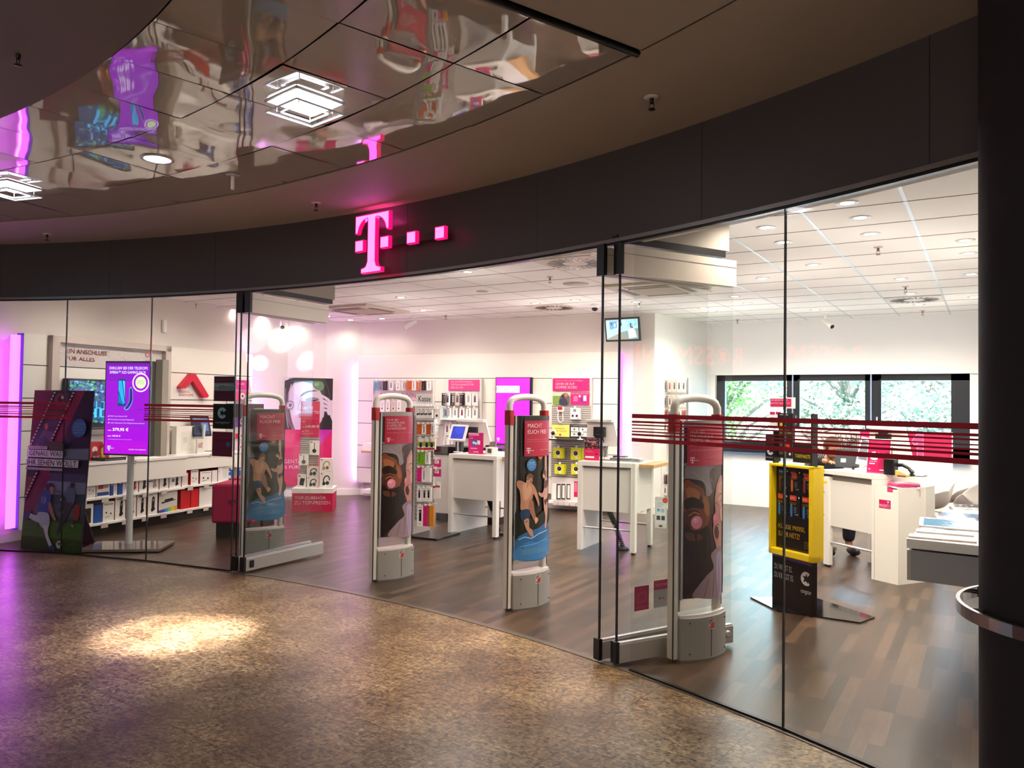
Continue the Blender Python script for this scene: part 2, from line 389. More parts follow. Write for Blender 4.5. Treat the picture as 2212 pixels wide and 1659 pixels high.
# mall floor and shop floor meet on the curved shop front line
mb = MB(); pts = arc(RF-.03, A0, A1, 48)
mb.prism(pts+[(3.5, 1.5), (3.5, -9), (-15, -9), (-15, 2)], -.12, 0, GR)
struct(mb.build('floor'), 'speckled brown granite tile floor of the mall passage')
band(RF-.03, RF+.02, A0, A1, -.1, .004, C('6f675f', .4, .6)).build('trim_1')
struct(bpy.data.objects['trim_1'], 'thin metal threshold strip along the curved shop front')
mb = MB(); pts = arc(RF+.02, A0, 40, 48)
mb.prism(pts+[(2.6, 13.2), (-11.5, 13.2), (-11.5, 3)], -.12, 0, PL)
struct(mb.build('floor'), 'dark brown wood plank floor inside the shop')
# shop ceiling: mineral tiles in a 625 grid, plain margin along the front
TM = tilemat(); LINE = C('6a5f58', .8); LINE2 = C('c7ccd2', .4)
mb = MB(); gx0 = -.445
front = [p for p in arc(RF+.02, A0, 40, 48)]
mb.prism(front+[(2.6, 13.2), (-11.5, 13.2), (-11.5, 3)], ZC, ZC+.1, TM)
def yfront(x, pad=.25):
    t = (RF+pad)**2-(x-CC.x)**2
    return CC.y+sqrt(t) if t > 0 else 3
for i in range(-3, 18):
    x = gx0-i*.625+.0
    if x > 1.4 or x < -10.9: continue
    wd = .022 if -3 < i < 4 else .006
    mb.box(x-wd/2, x+wd/2, yfront(x), 13.1, ZC-.0015, ZC+.001, LINE2 if wd > .01 else C('b5aaa2', .8))
for j in range(0, 34):
    y = 3.71+j*.585
    if y > 12.6: break
    t = (RF+.25)**2-(y-CC.y)**2
    if t <= 0: x0, x1 = -11, 1.4; spans = [(-11, 1.4)]
    else:
        h = sqrt(t); spans = [(-11, CC.x-h), (CC.x+h, 1.4)]
    for a, b in spans:
        if b-a > .1: mb.box(a, b, y-.005, y+.005, ZC-.002, ZC+.001, LINE)
o = mb.build('ceiling'); struct(o, 'white mineral tile ceiling of the shop with a thin grid')
# mall ceiling: matte soffit ring, polished panel ring, matte inner field
SOF = plaster('ab9c8c', .6)
struct(band(8.92, RF+.0, A0, A1, ZS, ZS+.05, SOF).build('ceiling'), 'matte plain soffit ring between fascia and polished panels')
PO = polished(); mb = MB(); rnd = random.Random(3); rr = [7.2, 7.775, 8.35, 8.905]
dA = 3.86
for ri in range(3):
    for k in range(-9, 6):
        a0 = k*dA-.26; a1 = a0+dA; g = .0045
        r0, r1 = rr[ri]+g, rr[ri+1]-g; ga = math.degrees(g/r0)
        n = 6; tx, ty, bow = rnd.uniform(-.006, .006), rnd.uniform(-.006, .006), rnd.uniform(.002, .006)*rnd.choice((1, 1, -1))
        vs = []; fs = []; nn = 6
        for i in range(nn+1):
            for j in range(nn+1):
                u, v = i/nn, j/nn; r = r0+(r1-r0)*u; a = radians(a0+ga+(a1-a0-2*ga)*v)
                z = ZS+.003+tx*(u-.5)+ty*(v-.5)-bow*(4*u*(1-u))*(4*v*(1-v))*.5
                vs.append((CC.x+r*sin(a), CC.y+r*cos(a), z))
        for i in range(nn):
            for j in range(nn): q = i*(nn+1)+j; fs.append((q, q+nn+1, q+nn+2, q+1))
        mb.add(vs, fs, PO, True)
struct(mb.build('ceiling'), 'polished beige metal panels of the curved mall ceiling')
struct(band(7.15, 8.95, A0-2, A1, ZS+.03, ZS+.06, DARK).build('ceiling'), 'dark void above the ceiling panel joints')
# to the right of the dark slot the panels are matte
aR = 22.9
mb = band(7.2, 8.905, aR+.35, A1, ZS, ZS+.02, SOF, 24)
for a in (26.6, 30.5): 
    p0, p1 = [Vector((CC.x+r*sin(radians(a)), CC.y+r*cos(radians(a)), ZS-.0005)) for r in (7.2, 8.9)]; mb.tube([p0, p1], .003, DARK, 4)
struct(mb.build('ceiling'), 'matte ceiling panels right of the dark slot')
p0, p1 = [Vector((CC.x+r*sin(radians(aR+.15)), CC.y+r*cos(radians(aR+.15)), ZS-.002)) for r in (7.1, 8.92)]
struct(MB().tube([p0, p1], .016, BLACK, 6).build('trim_2'), 'black slot rail crossing the ceiling')
inner = arc(7.19, A0, A1, 48)
mb = MB().prism(inner+[(3.5, 1.2), (3.5, -9), (-15, -9), (-15, 1)], ZS-.012, ZS+.05, plaster('6f5f50', .7))
struct(mb.build('ceiling'), 'plain matte ceiling field over the mall passage')
# fascia
FAS = plaster('3a3636', .55)
m2, n2, b2 = newmat('charcoal fascia'); b2.inputs['Base Color'].default_value = lin('454143')+(1,); b2.inputs['Roughness'].default_value = .42
mb = band(RF, RF+.14, A0, A1, ZT+.03, ZS+.3, m2)
for a in (-30, -22.5, -15, -7.5, 5.6, 13.2, 20.8, 28): 
    x, y = CC.x+(RF-.0005)*sin(radians(a)), CC.y+(RF-.0005)*cos(radians(a)); mb.tube([(x, y, ZT+.03), (x, y, ZS)], .0018, BLACK, 4)
struct(mb.build('wall_front'), 'curved charcoal fascia band above the shop front')
mb = band(RF-.012, RF+.04, A0, A1, ZT+.008, ZT+.03, C('8d8a88', .35, .7)); mb2 = band(RF-.004, RF+.03, A0, A1, ZT-.006, ZT+.008, BLACK)
o = mb.build('trim_3'); struct(o, 'thin metal track edge under the fascia'); mb2.build('track_slot', o)
struct(band(RF+.14, RF+.2, A0, 40, ZT+.03, ZC+.1, plaster('ddd6cf')).build('trim_4'), 'white inner face of the fascia box')
struct(band(RF-.01, RF+.2, A0, 40, ZS+.3, ZS+.4, m2).build('trim_5'), 'top closure of the fascia')
# shop walls
WL = plaster('e3dad4'); WLW = plaster('eeebe9')
LW = Frame(-8.72, 4.3, atan2(.987, -.16))      # display plane on the left
LWALL = Frame(-8.9, 4.3, LW.a)                 # wall behind it
def vwall(name, p, q, z0, z1, m, t=.12, label=None):
    p, q = Vector(p), Vector(q); d = (q-p); L = d.length; a = atan2(d.y, d.x)
    mb = MB().box(0, L, 0, t, z0, z1, m); o = mb.build(name, loc=(p.x, p.y, 0), rot=(0, 0, a)); struct(o, label); return o
kL0 = LWALL.w(-1.2, 0); kL1 = LWALL.w(4.55, 0)
RW = Frame(-8.85, 9.60, radians(9.2)); RWALL = Frame(-8.85, 9.72, radians(9.2))
k2 = RWALL.w(-.02, 0); K1x = RWALL.q(1414, 760)[0]; k3 = RWALL.w(K1x, 0)
k4 = Vector((-3.80, YW, 0))
vwall('wall_left', kL0.xy, kL1.xy, 0, 3.0, WL, label='left shop wall lit pink by a light tube')
vwall('wall_corner', kL1.xy, k2.xy, 0, 3.0, WL, label='angled corner wall behind the large poster')
vwall('wall_back', k2.xy, k3.xy, 0, 3.0, WL, label='rear shop wall behind the accessory display')
vwall('wall_inner', k3.xy, k4.xy, 0, 3.0, WLW, label='white wall running back to the windows')
vwall('wall_right', (1.7, YW+.2), (1.7, 2.4), 0, 3.0, WLW, label='right shop wall')
def base(name, p, q, h=.1, t=.018):
    p, q = Vector(p), Vector(q); d = q-p; o = MB().box(0, d.length, -t, 0, 0, h, WHITE).build(name, loc=(p.x, p.y, 0), rot=(0, 0, atan2(d.y, d.x))); struct(o, 'white skirting board')
base('baseboard_left', kL0.xy, kL1.xy); base('baseboard_corner', kL1.xy, k2.xy); base('baseboard_back', k2.xy, k3.xy)
base('baseboard_inner', k3.xy, k4.xy)
# window wall with one opening band
WF = Frame(0, YW, 0)
def wz(py, px=1800): return WF.q(px, py)[1]
zt, zb = wz(806), wz(985); xl = WF.q(1545, 850)[0]; xr = WF.q(2095, 850)[0]
x0, x1 = -4.0, 1.8
for nm, b in (('wall_window', (x0, x1, zt, 3.0)), ('wall_window', (x0, x1, 0, zb)), ('wall_window', (x0, xl, zb, zt)), ('wall_window', (xr, x1, zb, zt))):
    o = MB().box(b[0], b[1], YW, YW+.3, b[2], b[3], WLW).build(nm); struct(o, 'white wall around the window band')
NAVY = C('10131c', .4)
# three windows
wx = [WF.q(p, 850)[0] for p in (1545, 1712, 1882, 2095)]; gl = [(1563, 1697), (1725, 1867), (1902, 2054)]
for i in range(3):
    a, b = wx[i], wx[i+1]
    root = thing('window_%d' % (i+1), ['left window pane with dark frame and bright green tree outside', 'middle window pane with dark frame and a white house outside', 'right window pane with dark frame and trees outside'][i], 'window', (a, YW+.08, 0)); root['kind'] = 'structure'; del root['category']
    W = b-a; fw = .12; fl_ = WF.q(gl[i][0], 850)[0]-a; fr_ = b-WF.q(gl[i][1], 850)[0]
    mb = MB().box(0, W, 0, .09, zb, zb+.16, NAVY).box(0, W, 0, .09, zt-.11, zt, NAVY).box(0, fl_, 0, .09, zb, zt, NAVY).box(W-fr_, W, 0, .09, zb, zt, NAVY)
    mb.box(fl_-.02, W-fr_+.02, -.02, 0, zb+.13, zb+.16, NAVY).box(fl_-.02, fl_+.004, -.02, 0, zb+.13, zt-.09, NAVY)
    mb.build('window_frame', root)
    MB().box(fl_, W-fr_, .04, .05, zb+.14, zt-.1, GLASS).build('window_glass', root)
    if i: MB().box(fl_-.06, fl_-.04, -.05, -.01, 1.28, 1.42, CHROME).build('window_handle', root)
    if i: MB().box(-.02, .0, -.03, 0, zb, zt, C('9fb4d8', .3, .5)).build('blind_guide', root)
struct(MB().box(xl, xr, YW-.08, YW+.1, zb-.03, zb, C('55637c', .4)).build('window_sill'), 'dark sill under the window band')
# roller blind cassette line above
struct(MB().box(xl-.1, xr+.3, YW-.035, YW, zt-.02, zt+.005, WHITE).build('trim_6'), 'white blind rail above the windows')
# radiators / white sill boards below the window
# storefront glass
JP = [(-8.79, 3.88), (-7.815, 4.264), (-6.83, 4.527), (-5.812, 4.688)]
JR = [(-1.782, 4.263), (-.844, 3.905), (.12, 3.44)]
STR = C('a80f26', .5)
def pane(name, p, q, label, stripes=None):
    p, q = Vector(p), Vector(q); d = q-p; L = d.length; a = atan2(d.y, d.x)
    root = thing(name, label, 'window', (p.x, p.y, 0), a); root['kind'] = 'structure'; del root['category']
    MB().box(.003, L-.003, 0, .012, .012, ZT, GLASS).build('glass_pane', root)
    MB().box(L-.003, L+.003, -.001, .013, .012, ZT, C('2a2c2b', .3)).build('joint', root)
    MB().box(0, L, -.006, .018, 0, .014, BLACK).build('bottom_channel', root)
    if stripes:
        s0, s1 = stripes; mb = MB()
        for z0, z1 in STRIPES: mb.box(s0*L, s1*L, -.0012, -.0002, z0, z1, STR)
        mb.build('stripe_decal', root)
    return root
STRIPES = [(1.478, 1.502), (1.4505, 1.462), (1.434, 1.442), (1.415, 1.4205), (1.396, 1.404), (1.376, 1.387), (1.340, 1.362)]
STRIPES = [(a-.006, b-.006) for a, b in STRIPES]
struct(pane('window_4', JP[0], JP[1], 'leftmost storefront glass pane with short red stripes', (0, 1)))
pane('window_5', JP[1], JP[2], 'storefront glass pane in front of the football board', (0, .075))
pane('window_6', JP[2], JP[3], 'storefront glass pane left of the folded doors', (-.06, .765))
pane('window_7', JR[0], JR[1], 'storefront glass pane right of the folded doors with red stripes', (0, 1))
pane('window_8', JR[1], JR[2], 'rightmost storefront glass pane with red stripes ending at the column', (0, 1))
# folded door leaves parked at both sides
def leaf(p, q, label, lock=False, latch=False, zb0=.02):
    p, q = Vector(p), Vector(q); d = q-p; L = d.length; a = atan2(d.y, d.x)
    root = thing('glass_door', label, 'glass door', (p.x, p.y, 0), a, None)
    AB = C('b9b4ae', .3, .55)
    MB().box(.01, L-.005, -.006, .006, .12, 2.33, GLASS).build('glass_pane', root)
    MB().box(.0, L, -.022, .022, zb0, .125, AB).box(.0, L, -.014, .014, .125, .137, CHROME).build('bottom_rail', root)
    MB().box(.0, L, -.03, .03, 2.33, 2.50, C('cfc4b8', .4, .2)).box(.0, L, -.032, .032, 2.452, 2.456, GREY).build('top_rail', root)
    MB().box(-.022, .004, -.026, .026, zb0, .145, BLACK).box(-.022, .004, -.034, .034, 2.33, 2.52, BLACK).build('end_cap', root)
    MB().box(-.003, .005, -.007, .007, .13, 2.33, BLACK).build('edge_seal', root)
    if lock: MB().lathe([(.0, -.022), (.02, -.04), (.024, -.024), (.024, -.02)], CHROME, (L-.05, 0, .08), 14, 'y').build('lock', root)
    if latch: MB().rbox(.05, .09, -.034, -.02, .045, .11, BLACK, .006, axis='y').build('latch', root)
    return root
def trk(p, q, label):
    p, q = Vector(p), Vector(q); d = q-p; L = d.length; a = atan2(d.y, d.x)
    root = thing('track_box', label, 'track housing', (p.x, p.y, 0), a)
    MB().box(.1, L, -.05, .06, ZT+.05, ZC, C('8d837a', .7)).build('housing', root)
    MB().box(-.03, L-.03, -.05, .06, ZT+.005, ZT+.05, BLACK).build('track', root)
    return root
leaf((-5.655, 4.70), (-5.70, 5.70), 'front glass door leaf parked at the left side of the entrance', latch=True)
leaf((-5.745, 4.69), (-5.83, 5.66), 'rear glass door leaf behind it at the left side of the entrance')
leaf((-1.884, 4.30), (-1.43, 5.10), 'front glass door leaf with round lock at the right side of the entrance', lock=True)
leaf((-1.996, 4.30), (-1.60, 5.11), 'second glass door leaf standing left of the leaf with the lock')
trk((-5.68, 4.74), (-5.70, 5.76), 'grey track housing above the left door leaves')
trk((-1.93, 4.34), (-1.50, 5.12), 'grey track housing above the right door leaves')
# stickers on the right door leaf
def at_leaf(p, q, s, name, label, W, H, z, fn):
    p, q = Vector(p), Vector(q); d = q-p; a = atan2(d.y, d.x); t = thing(name, label, 'sticker', (p.x, p.y, 0), a)
    A = Art(W, H, .4); fn(A); A.build('print', t, s, -.008, z); return t
def f1(A): A.rect(0, 0, 1, 1, 'b0105a'); A.path([(.2, .35), (.75, .25), (.8, .6), (.3, .7), (.2, .35)], .03, 'd85a8c'); A.path([(.45, .08), (.45, .3)], .02, 'd85a8c'); A.text('AUSGEZEICHNET', .1, .85, .9, .9, 'd06a95')
def f2(A): A.rect(0, 0, 1, 1, 'b7b3b6'); A.rect(0, 0, 1, .35, 'c02d70'); A.text('WILLKOMMEN', .1, .12, .8, .22, 'e7b8cc'); [A.circ(.15+.22*i, .68, .055, c) for i, c in enumerate(('d0b0bd', 'b3125c', 'c01a40', 'a9a6ab'))]
def f3(A): A.rect(0, 0, 1, 1, '8e9794'); A.path([(.25, .3), (.5, .6), (.75, .3)], .04, '6d7674'); A.text('INFO', .3, .75, .7, .85, '5c6563')
def f4(A): A.rect(0, 0, 1, 1, '1f4a35'); A.circ(.5, .35, .2, '3a6b50')
PL_, PQ_ = (-1.996, 4.30), (-1.60, 5.11)
at_leaf(PL_, PQ_, .27, 'door_sticker', 'magenta square sticker with white outline on the door glass', .12, .15, .27, f1)
at_leaf(PL_, PQ_, .43, 'door_sticker', 'pale sticker with magenta top and icons on the door glass', .14, .17, .27, f2)
at_leaf(PL_, PQ_, .60, 'door_sticker', 'grey square sticker on the door glass', .06, .09, .37, f3)
at_leaf(PL_, PQ_, .72, 'door_sticker', 'small dark green sticker on the door glass', .04, .08, .38, f4)
# ---------------- logo sign on the fascia ----------------
sA = Vector((-4.300, 4.655, 0)); sB = Vector((-3.915, 4.612, 0)); sd = (sB-sA); sw = sd.length
ST = thing('logo_sign', 'glowing magenta letter T sign with square dots on the dark fascia', 'sign', (sA.x, sA.y, 2.555), atan2(sd.y, sd.x))
kx = sw/.8; kz = .465
GLOW = C('ff62f0', .4, 0, 2.0); RIM = C('f0085e', .4, 0, .9)
def signpiece(pts, name):
    cx = sum(p[0] for p in pts)/len(pts); cy = sum(p[1] for p in pts)/len(pts)
    P = [(x*kx, (1-y)*kz) for x, y in pts]
    # inward offset for the bright face
    n = len(P); ar = sum(P[i][0]*P[(i+1) % n][1]-P[(i+1) % n][0]*P[i][1] for i in range(n)); sg = 1 if ar > 0 else -1; Q = []
    for i in range(n):
        a, b, c = Vector(P[i-1]), Vector(P[i]), Vector(P[(i+1) % n]); e1 = (b-a); e2 = (c-b)
        if e1.length < 1e-6 or e2.length < 1e-6: Q.append(tuple(b)); continue
        e1.normalize(); e2.normalize(); n1 = Vector((-e1.y, e1.x))*sg; n2 = Vector((-e2.y, e2.x))*sg; m = (n1+n2)
        if m.length < .3: m = n1
        m.normalize(); k = 1/max(.6, m.dot(n1)); Q.append(tuple(b+m*k*.0075))
    mb = MB().prism(P, -.05, -.015, RIM, 'y'); o = mb.build(name, ST)
    MB().prism(Q, -.052, -.05, GLOW, 'y').build('face', o)
signpiece(_L, 'letter')
for x in (0, .6, 1.2, 1.8): signpiece([(x, .42), (x+.2, .42), (x+.2, .62), (x, .62)], 'dot')
mb = MB().box(.45*kx, 1.9*kx, -.015, .008, .42*kz, .54*kz, C('3a3335', .5)); mb.build('bracket', ST)
light('AREA', 'sign_glow', (.4*kx, -.03, kz*.9), 1.6, (1, .06, .38), .3, parent=ST, sy=.05).rotation_euler = (radians(180-25), 0, 0)
# ---------------- shop ceiling fittings ----------------
LAMPW = C('fff6ea', .4, 0, 14); WM = (1, .88, .76)
def dl_mesh(mb, r=.07):
    mb.lathe([(r*.55, .0), (r*.62, -.004), (r, -.006), (r*1.05, 0)], C('d9d2cc', .4), seg=20)
    mb.lathe([(r*.62, -.002), (r*.5, .03), (r*.45, .04)], C('aaa6a2', .25, .6), seg=20)
    return mb
DL0 = None
ORD = ['first', 'second', 'third', 'fourth', 'fifth', 'sixth', 'seventh', 'eighth', 'ninth', 'tenth', 'eleventh', 'twelfth', 'thirteenth', 'fourteenth', 'fifteenth', 'sixteenth', 'seventeenth', 'eighteenth', 'nineteenth', 'twentieth']
DLP = [(1830, 438, 'nearest the glass front on the right'), (1858, 470, 'second from the glass front on the right'), (1880, 505, 'third from the glass front on the right'),
 (1655, 491, 'just left of the glass joint by the fascia'), (1692, 523, 'seen across the glass joint on the right'), (1757, 572, 'in the middle of the right ceiling'), (1648, 601, 'left of the glass joint further back'),
 (1587, 640, 'beside the folded door leaf, upper one'), (1615, 655, 'beside the folded door leaf, lower one'), (1945, 602, 'in front of the far air diffuser'), (1967, 634, 'just before the far air diffuser'),
 (1985, 658, 'behind the far air diffuser'), (1762, 669, 'near the camera over the windows'), (2085, 519, 'at the column edge, nearest one'), (2092, 547, 'at the column edge, second one'), (2098, 592, 'at the column edge, third one'), (2104, 641, 'at the column edge, farthest one'),
 (1540, 671, 'above the left window corner'), (1010, 587, 'close under the fascia in the middle'), (866, 642, 'between fascia sign and air unit'), (915, 670, 'near the wall camera over the rear wall'), (1157, 655, 'left of the rear air diffuser'),
 (1243, 648, 'right of the rear air diffuser'), (825, 688, 'over the left end of the rear wall'), (757, 691, 'over the corner wall'), (707, 683, 'right of the left door leaf, rear one'), (710, 654, 'right of the left door leaf, front one'),
 (503, 669, 'left of the left door leaf'), (577, 679, 'seen under the left door rail, left one'), (642, 687, 'seen under the left door rail, right one'), (1520, 665, 'behind the right door leaf glass'), (1375, 652, 'over the small monitor')]
for px, py, ds in DLP:
    p = fl(px, py, ZC)
    if DL0 is None:
        DL0 = thing('downlight', 'x', 'ceiling light', p); dl_mesh(MB()).build('trim_ring', DL0)
        MB().lathe([(.0, -.003), (.042, -.003)], LAMPW, seg=16).build('lamp', DL0); d = DL0
    else: d = copy_tree(DL0); d.location = p
    d['label'] = 'round white ceiling downlight '+ds; d['group'] = 'recessed downlights in the shop ceiling'
    d.rotation_euler = (0, 0, (px*7) % 6)
    far = px < 1300
    t = Vector((p.x, p.y, 0))
    if px in (915, 866, 1157, 1243): t = Vector((p.x, p.y+.5, .2))
    if px in (577, 707): t = Vector((p.x-.4, p.y+.1, .2))
    if px > 1500: t = Vector((p.x+.1, p.y+.3, 0))
    light('SPOT', 'downlight_beam', (p.x, p.y, ZC-.03), (7 if px in (825, 757, 707, 577, 503, 642) else 44) if far else 48, WM, .035, to=t, spot=150, blend=.9)
    if px not in (1830, 1858, 1692, 710, 1587, 2098, 1967, 825, 757, 707, 577, 642, 503): light('POINT', 'ceiling_fill', (p.x, p.y, ZC-.62), 3.4, (1, .92, .85), .15)  # added fill: unseen point lights below the downlights, brightening the shop ceiling
# light from the left part of the shop that no lamp in view explains: the row of ceiling spots over the left display
for k in range(3):
    q = LW.w(.6+1.35*k, -1.15); d = copy_tree(DL0); d.location = (q.x, q.y, ZC); d['label'] = 'round ceiling downlight over the left display behind the fascia, %s from the front' % ORD[k]
    light('SPOT', 'downlight_beam', (q.x, q.y, ZC-.03), 34, WM, .035, to=LW.w(.6+1.35*k, 0, .9), spot=110, blend=.9)
for k, (an, rr_) in enumerate(((-5.5, .75), (5, .8), (13, .8), (19.5, .9))):
    a = radians(an); x, y = CC.x+(RF+rr_)*sin(a), CC.y+(RF+rr_)*cos(a); d = copy_tree(DL0); d.location = (x, y, ZC); d['label'] = 'round ceiling downlight just inside the entrance behind the fascia, %s from the left' % ORD[k]
    light('SPOT', 'downlight_beam', (x, y, ZC-.03), 42, WM, .035, to=(x, y, 0), spot=140, blend=.9)
# swirl air diffusers
def diffuser(px, py, ds):
    p = fl(px, py, ZC); t = thing('air_diffuser', 'square swirl air diffuser with radial black slots '+ds, 'air vent', p, 0, 'swirl air diffusers')
    MB().box(-.3, .3, -.3, .3, -.008, 0, C('ddd2c8', .6)).build('plate', t)
    mb = MB()
    for k in range(24):
        a = 2*pi*k/24; mb2 = MB().box(.115, .26, -.009, .009, -.011, -.0075, BLACK); mb2.xf(Matrix.Rotation(a, 4, 'Z')@Matrix.Translation((0, .03, 0))); mb.add(mb2.v, mb2.f, BLACK)
    o = mb.build('slots', t); return t
diffuser(1243, 568, 'nearest the fascia'); diffuser(1197, 664, 'near the rear wall'); diffuser(1975, 647, 'near the windows')
def cassette(px, py, ds):
    p = fl(px, py, ZC); t = thing('air_conditioner', 'white square ceiling air unit '+ds, 'air conditioner', p, radians(0), 'ceiling air units')
    CR = C('cdbfae', .5)
    MB().box(-.47, .47, -.47, .47, -.03, 0, CR).build('panel', t, .01)
    MB().box(-.25, .25, -.25, .25, -.04, -.03, C('b8a694', .6)).build('grille', t)
    for k in range(4):
        mb = MB().box(-.25, .25, .3, .38, -.033, -.029, C('5e5044', .6)); mb.xf(Matrix.Rotation(k*pi/2, 4, 'Z')); mb.build('louvre', t)
cassette(785, 668, 'left of the sign base over the aisle'); cassette(1420, 622, 'behind the right door leaf')
def sprinkler(p, label, group, col=None, plate=.035):
    t = thing('sprinkler', label, 'sprinkler', p, 0, group)
    BR = col or C('8f6a52', .3, .8)
    MB().lathe([(0, 0), (plate, 0), (plate*.9, -.006), (.012, -.008)], C('cfc6bd', .4), seg=16).build('rosette', t)
    mb = MB().lathe([(.01, -.006), (.01, -.03), (.006, -.034)], BR, seg=10)
    mb.tube([(.01, 0, -.03), (.012, 0, -.045), (.003, 0, -.058)], .002, BR, 5).tube([(-.01, 0, -.03), (-.012, 0, -.045), (-.003, 0, -.058)], .002, BR, 5)
    mb.lathe([(0, -.06), (.018, -.06), (.018, -.063), (0, -.064)], BR, seg=12); mb.build('head', t)
    return t
for px, py, ds in [(711, 628, 'beside the left track housing'), (1188, 598, 'between the two diffusers'), (963, 681, 'over the rear wall'), (1897, 534, 'in the right ceiling, nearest'), (1956, 619, 'in front of the far diffuser'), (1993, 671, 'at the window side'), (1593, 690, 'over the left window'), (1381, 653, 'over the small monitor'), (423, 656, 'left end of the shop ceiling')]:
    sprinkler(fl(px, py, ZC), 'small brass sprinkler head in the shop ceiling '+ds, 'shop sprinklers')
for px, py, r, ds in [(1244, 613, .14, 'large pale disc'), (1042, 629, .07, 'small pale disc')]:
    t = MB().lathe([(0, -.006), (r, -.006), (r*1.03, 0)], C('cabfb6', .7), seg=24).build('ceiling_speaker', loc=fl(px, py, ZC)); tag(t, ds+' set in the shop ceiling tiles', 'ceiling speaker')
# security cameras
def bullet(px, py, dirv, ds):
    p = fl(px, py, ZC); t = thing('security_camera', 'white bullet security camera '+ds, 'camera', p, 0, 'bullet cameras under the ceiling')
    d = Vector(dirv).normalized(); Wm = C('e9e4e0', .4)
    MB().lathe([(0, 0), (.05, 0), (.05, -.02), (.02, -.03), (.018, -.09)], Wm, seg=16).build('mount', t)
    a = Vector((0, 0, -.1)); MB().tube([a-d*.05, a+d*.02, a+d*.13], [.03, .036, .036], Wm, 12).tube([a+d*.13, a+d*.16], [.038, .038], Wm, 12).build('housing', t)
    MB().tube([a+d*.161, a+d*.166], .03, BLACK, 12).build('lens', t)
bullet(893, 683, (-1, -.3, -.55), 'over the rear wall display'); bullet(610, 683, (.7, -.6, -.6), 'seen through the left door leaf'); bullet(1783, 679, (.6, -.5, -.5), 'over the windows')
p = fl(1285, 657, ZC); t = thing('dome_camera', 'white dome camera with dark bubble near the rear diffuser', 'camera', p)
MB().lathe([(0, 0), (.06, 0), (.06, -.04), (.045, -.05)], WHITE, seg=18).build('housing', t); MB().lathe([(.045, -.05), (.042, -.07), (.025, -.088), (0, -.094)], C('171520', .08), seg=18).build('bubble', t)
# monitor hanging over the rear wall end
RWF = RWALL
MP = Frame(RWALL.w(RWALL.q(1357, 707)[0], -.35).x, RWALL.w(RWALL.q(1357, 707)[0], -.35).y, radians(4))
x0, z0, x1, z1 = MP.r((1319, 690), (1395, 733))
t = thing('wall_monitor', 'small flat monitor high on the wall showing a white shop floor view', 'monitor', MP.w(0, 0, (z0+z1)/2), MP.a-radians(3)); hw = (x1-x0)/2; hh = (z1-z0)/2+.02
g = bpy.data.objects.new('tilt', None)
mb = MB().box(-hw, hw, 0, .04, -hh, hh, BLACK); mb.xf(Matrix.Rotation(radians(12), 4, 'X')); mb.build('case', t)
A = Art(2*hw-.04, 2*hh-.05, .3, 1.1); A.rect(0, 0, 1, 1, '7d8f8a'); A.poly([(0, .05), (1, 0), (1, .45), (.5, .62), (0, .95)], 'a9d3e6'); A.poly([(.1, .1), (.5, .05), (.45, .35), (.12, .5)], '5d93b8'); A.poly([(.35, .2), (.48, .25), (.44, .5), (.36, .5)], 'eafaff')
A.poly([(.62, .1), (.95, .02), (.97, .3), (.66, .4)], '87c3e2'); A.poly([(.68, .55), (.8, .42), (.9, .55), (.95, .9), (.7, .95)], 'e8f6ff'); A.poly([(.75, .35), (.84, .35), (.85, .45), (.76, .46)], '8a5a48'); A.poly([(0, .95), (.5, .65), (.68, 1), (0, 1)], '8f8c80')
for k in range(9): A.rect(.05+k*.1, .08+(k*37 % 5)*.03, .1+k*.1, .16+(k*37 % 5)*.05, ('dff4ff', '2a4f78', 'c4e6f7')[k % 3])
o = A.build('screen', t, -hw+.02, -.001, -hh+.025); o.rotation_euler = (radians(12), 0, 0)
MB().tube([(0, .03, 0), (0, .3, .1)], .02, GREY, 8).build('arm', t)
# motion sensor on the left wall
x, z = LWALL.q(352, 705); t = MB().rbox(x-.03, x+.03, -.05, 0, z-.08, z+.08, WHITE, .015).build('motion_sensor'); t.location = LWALL.o; t.rotation_euler = (0, 0, LWALL.a); tag(t, 'small white sensor box high on the left wall', 'sensor')
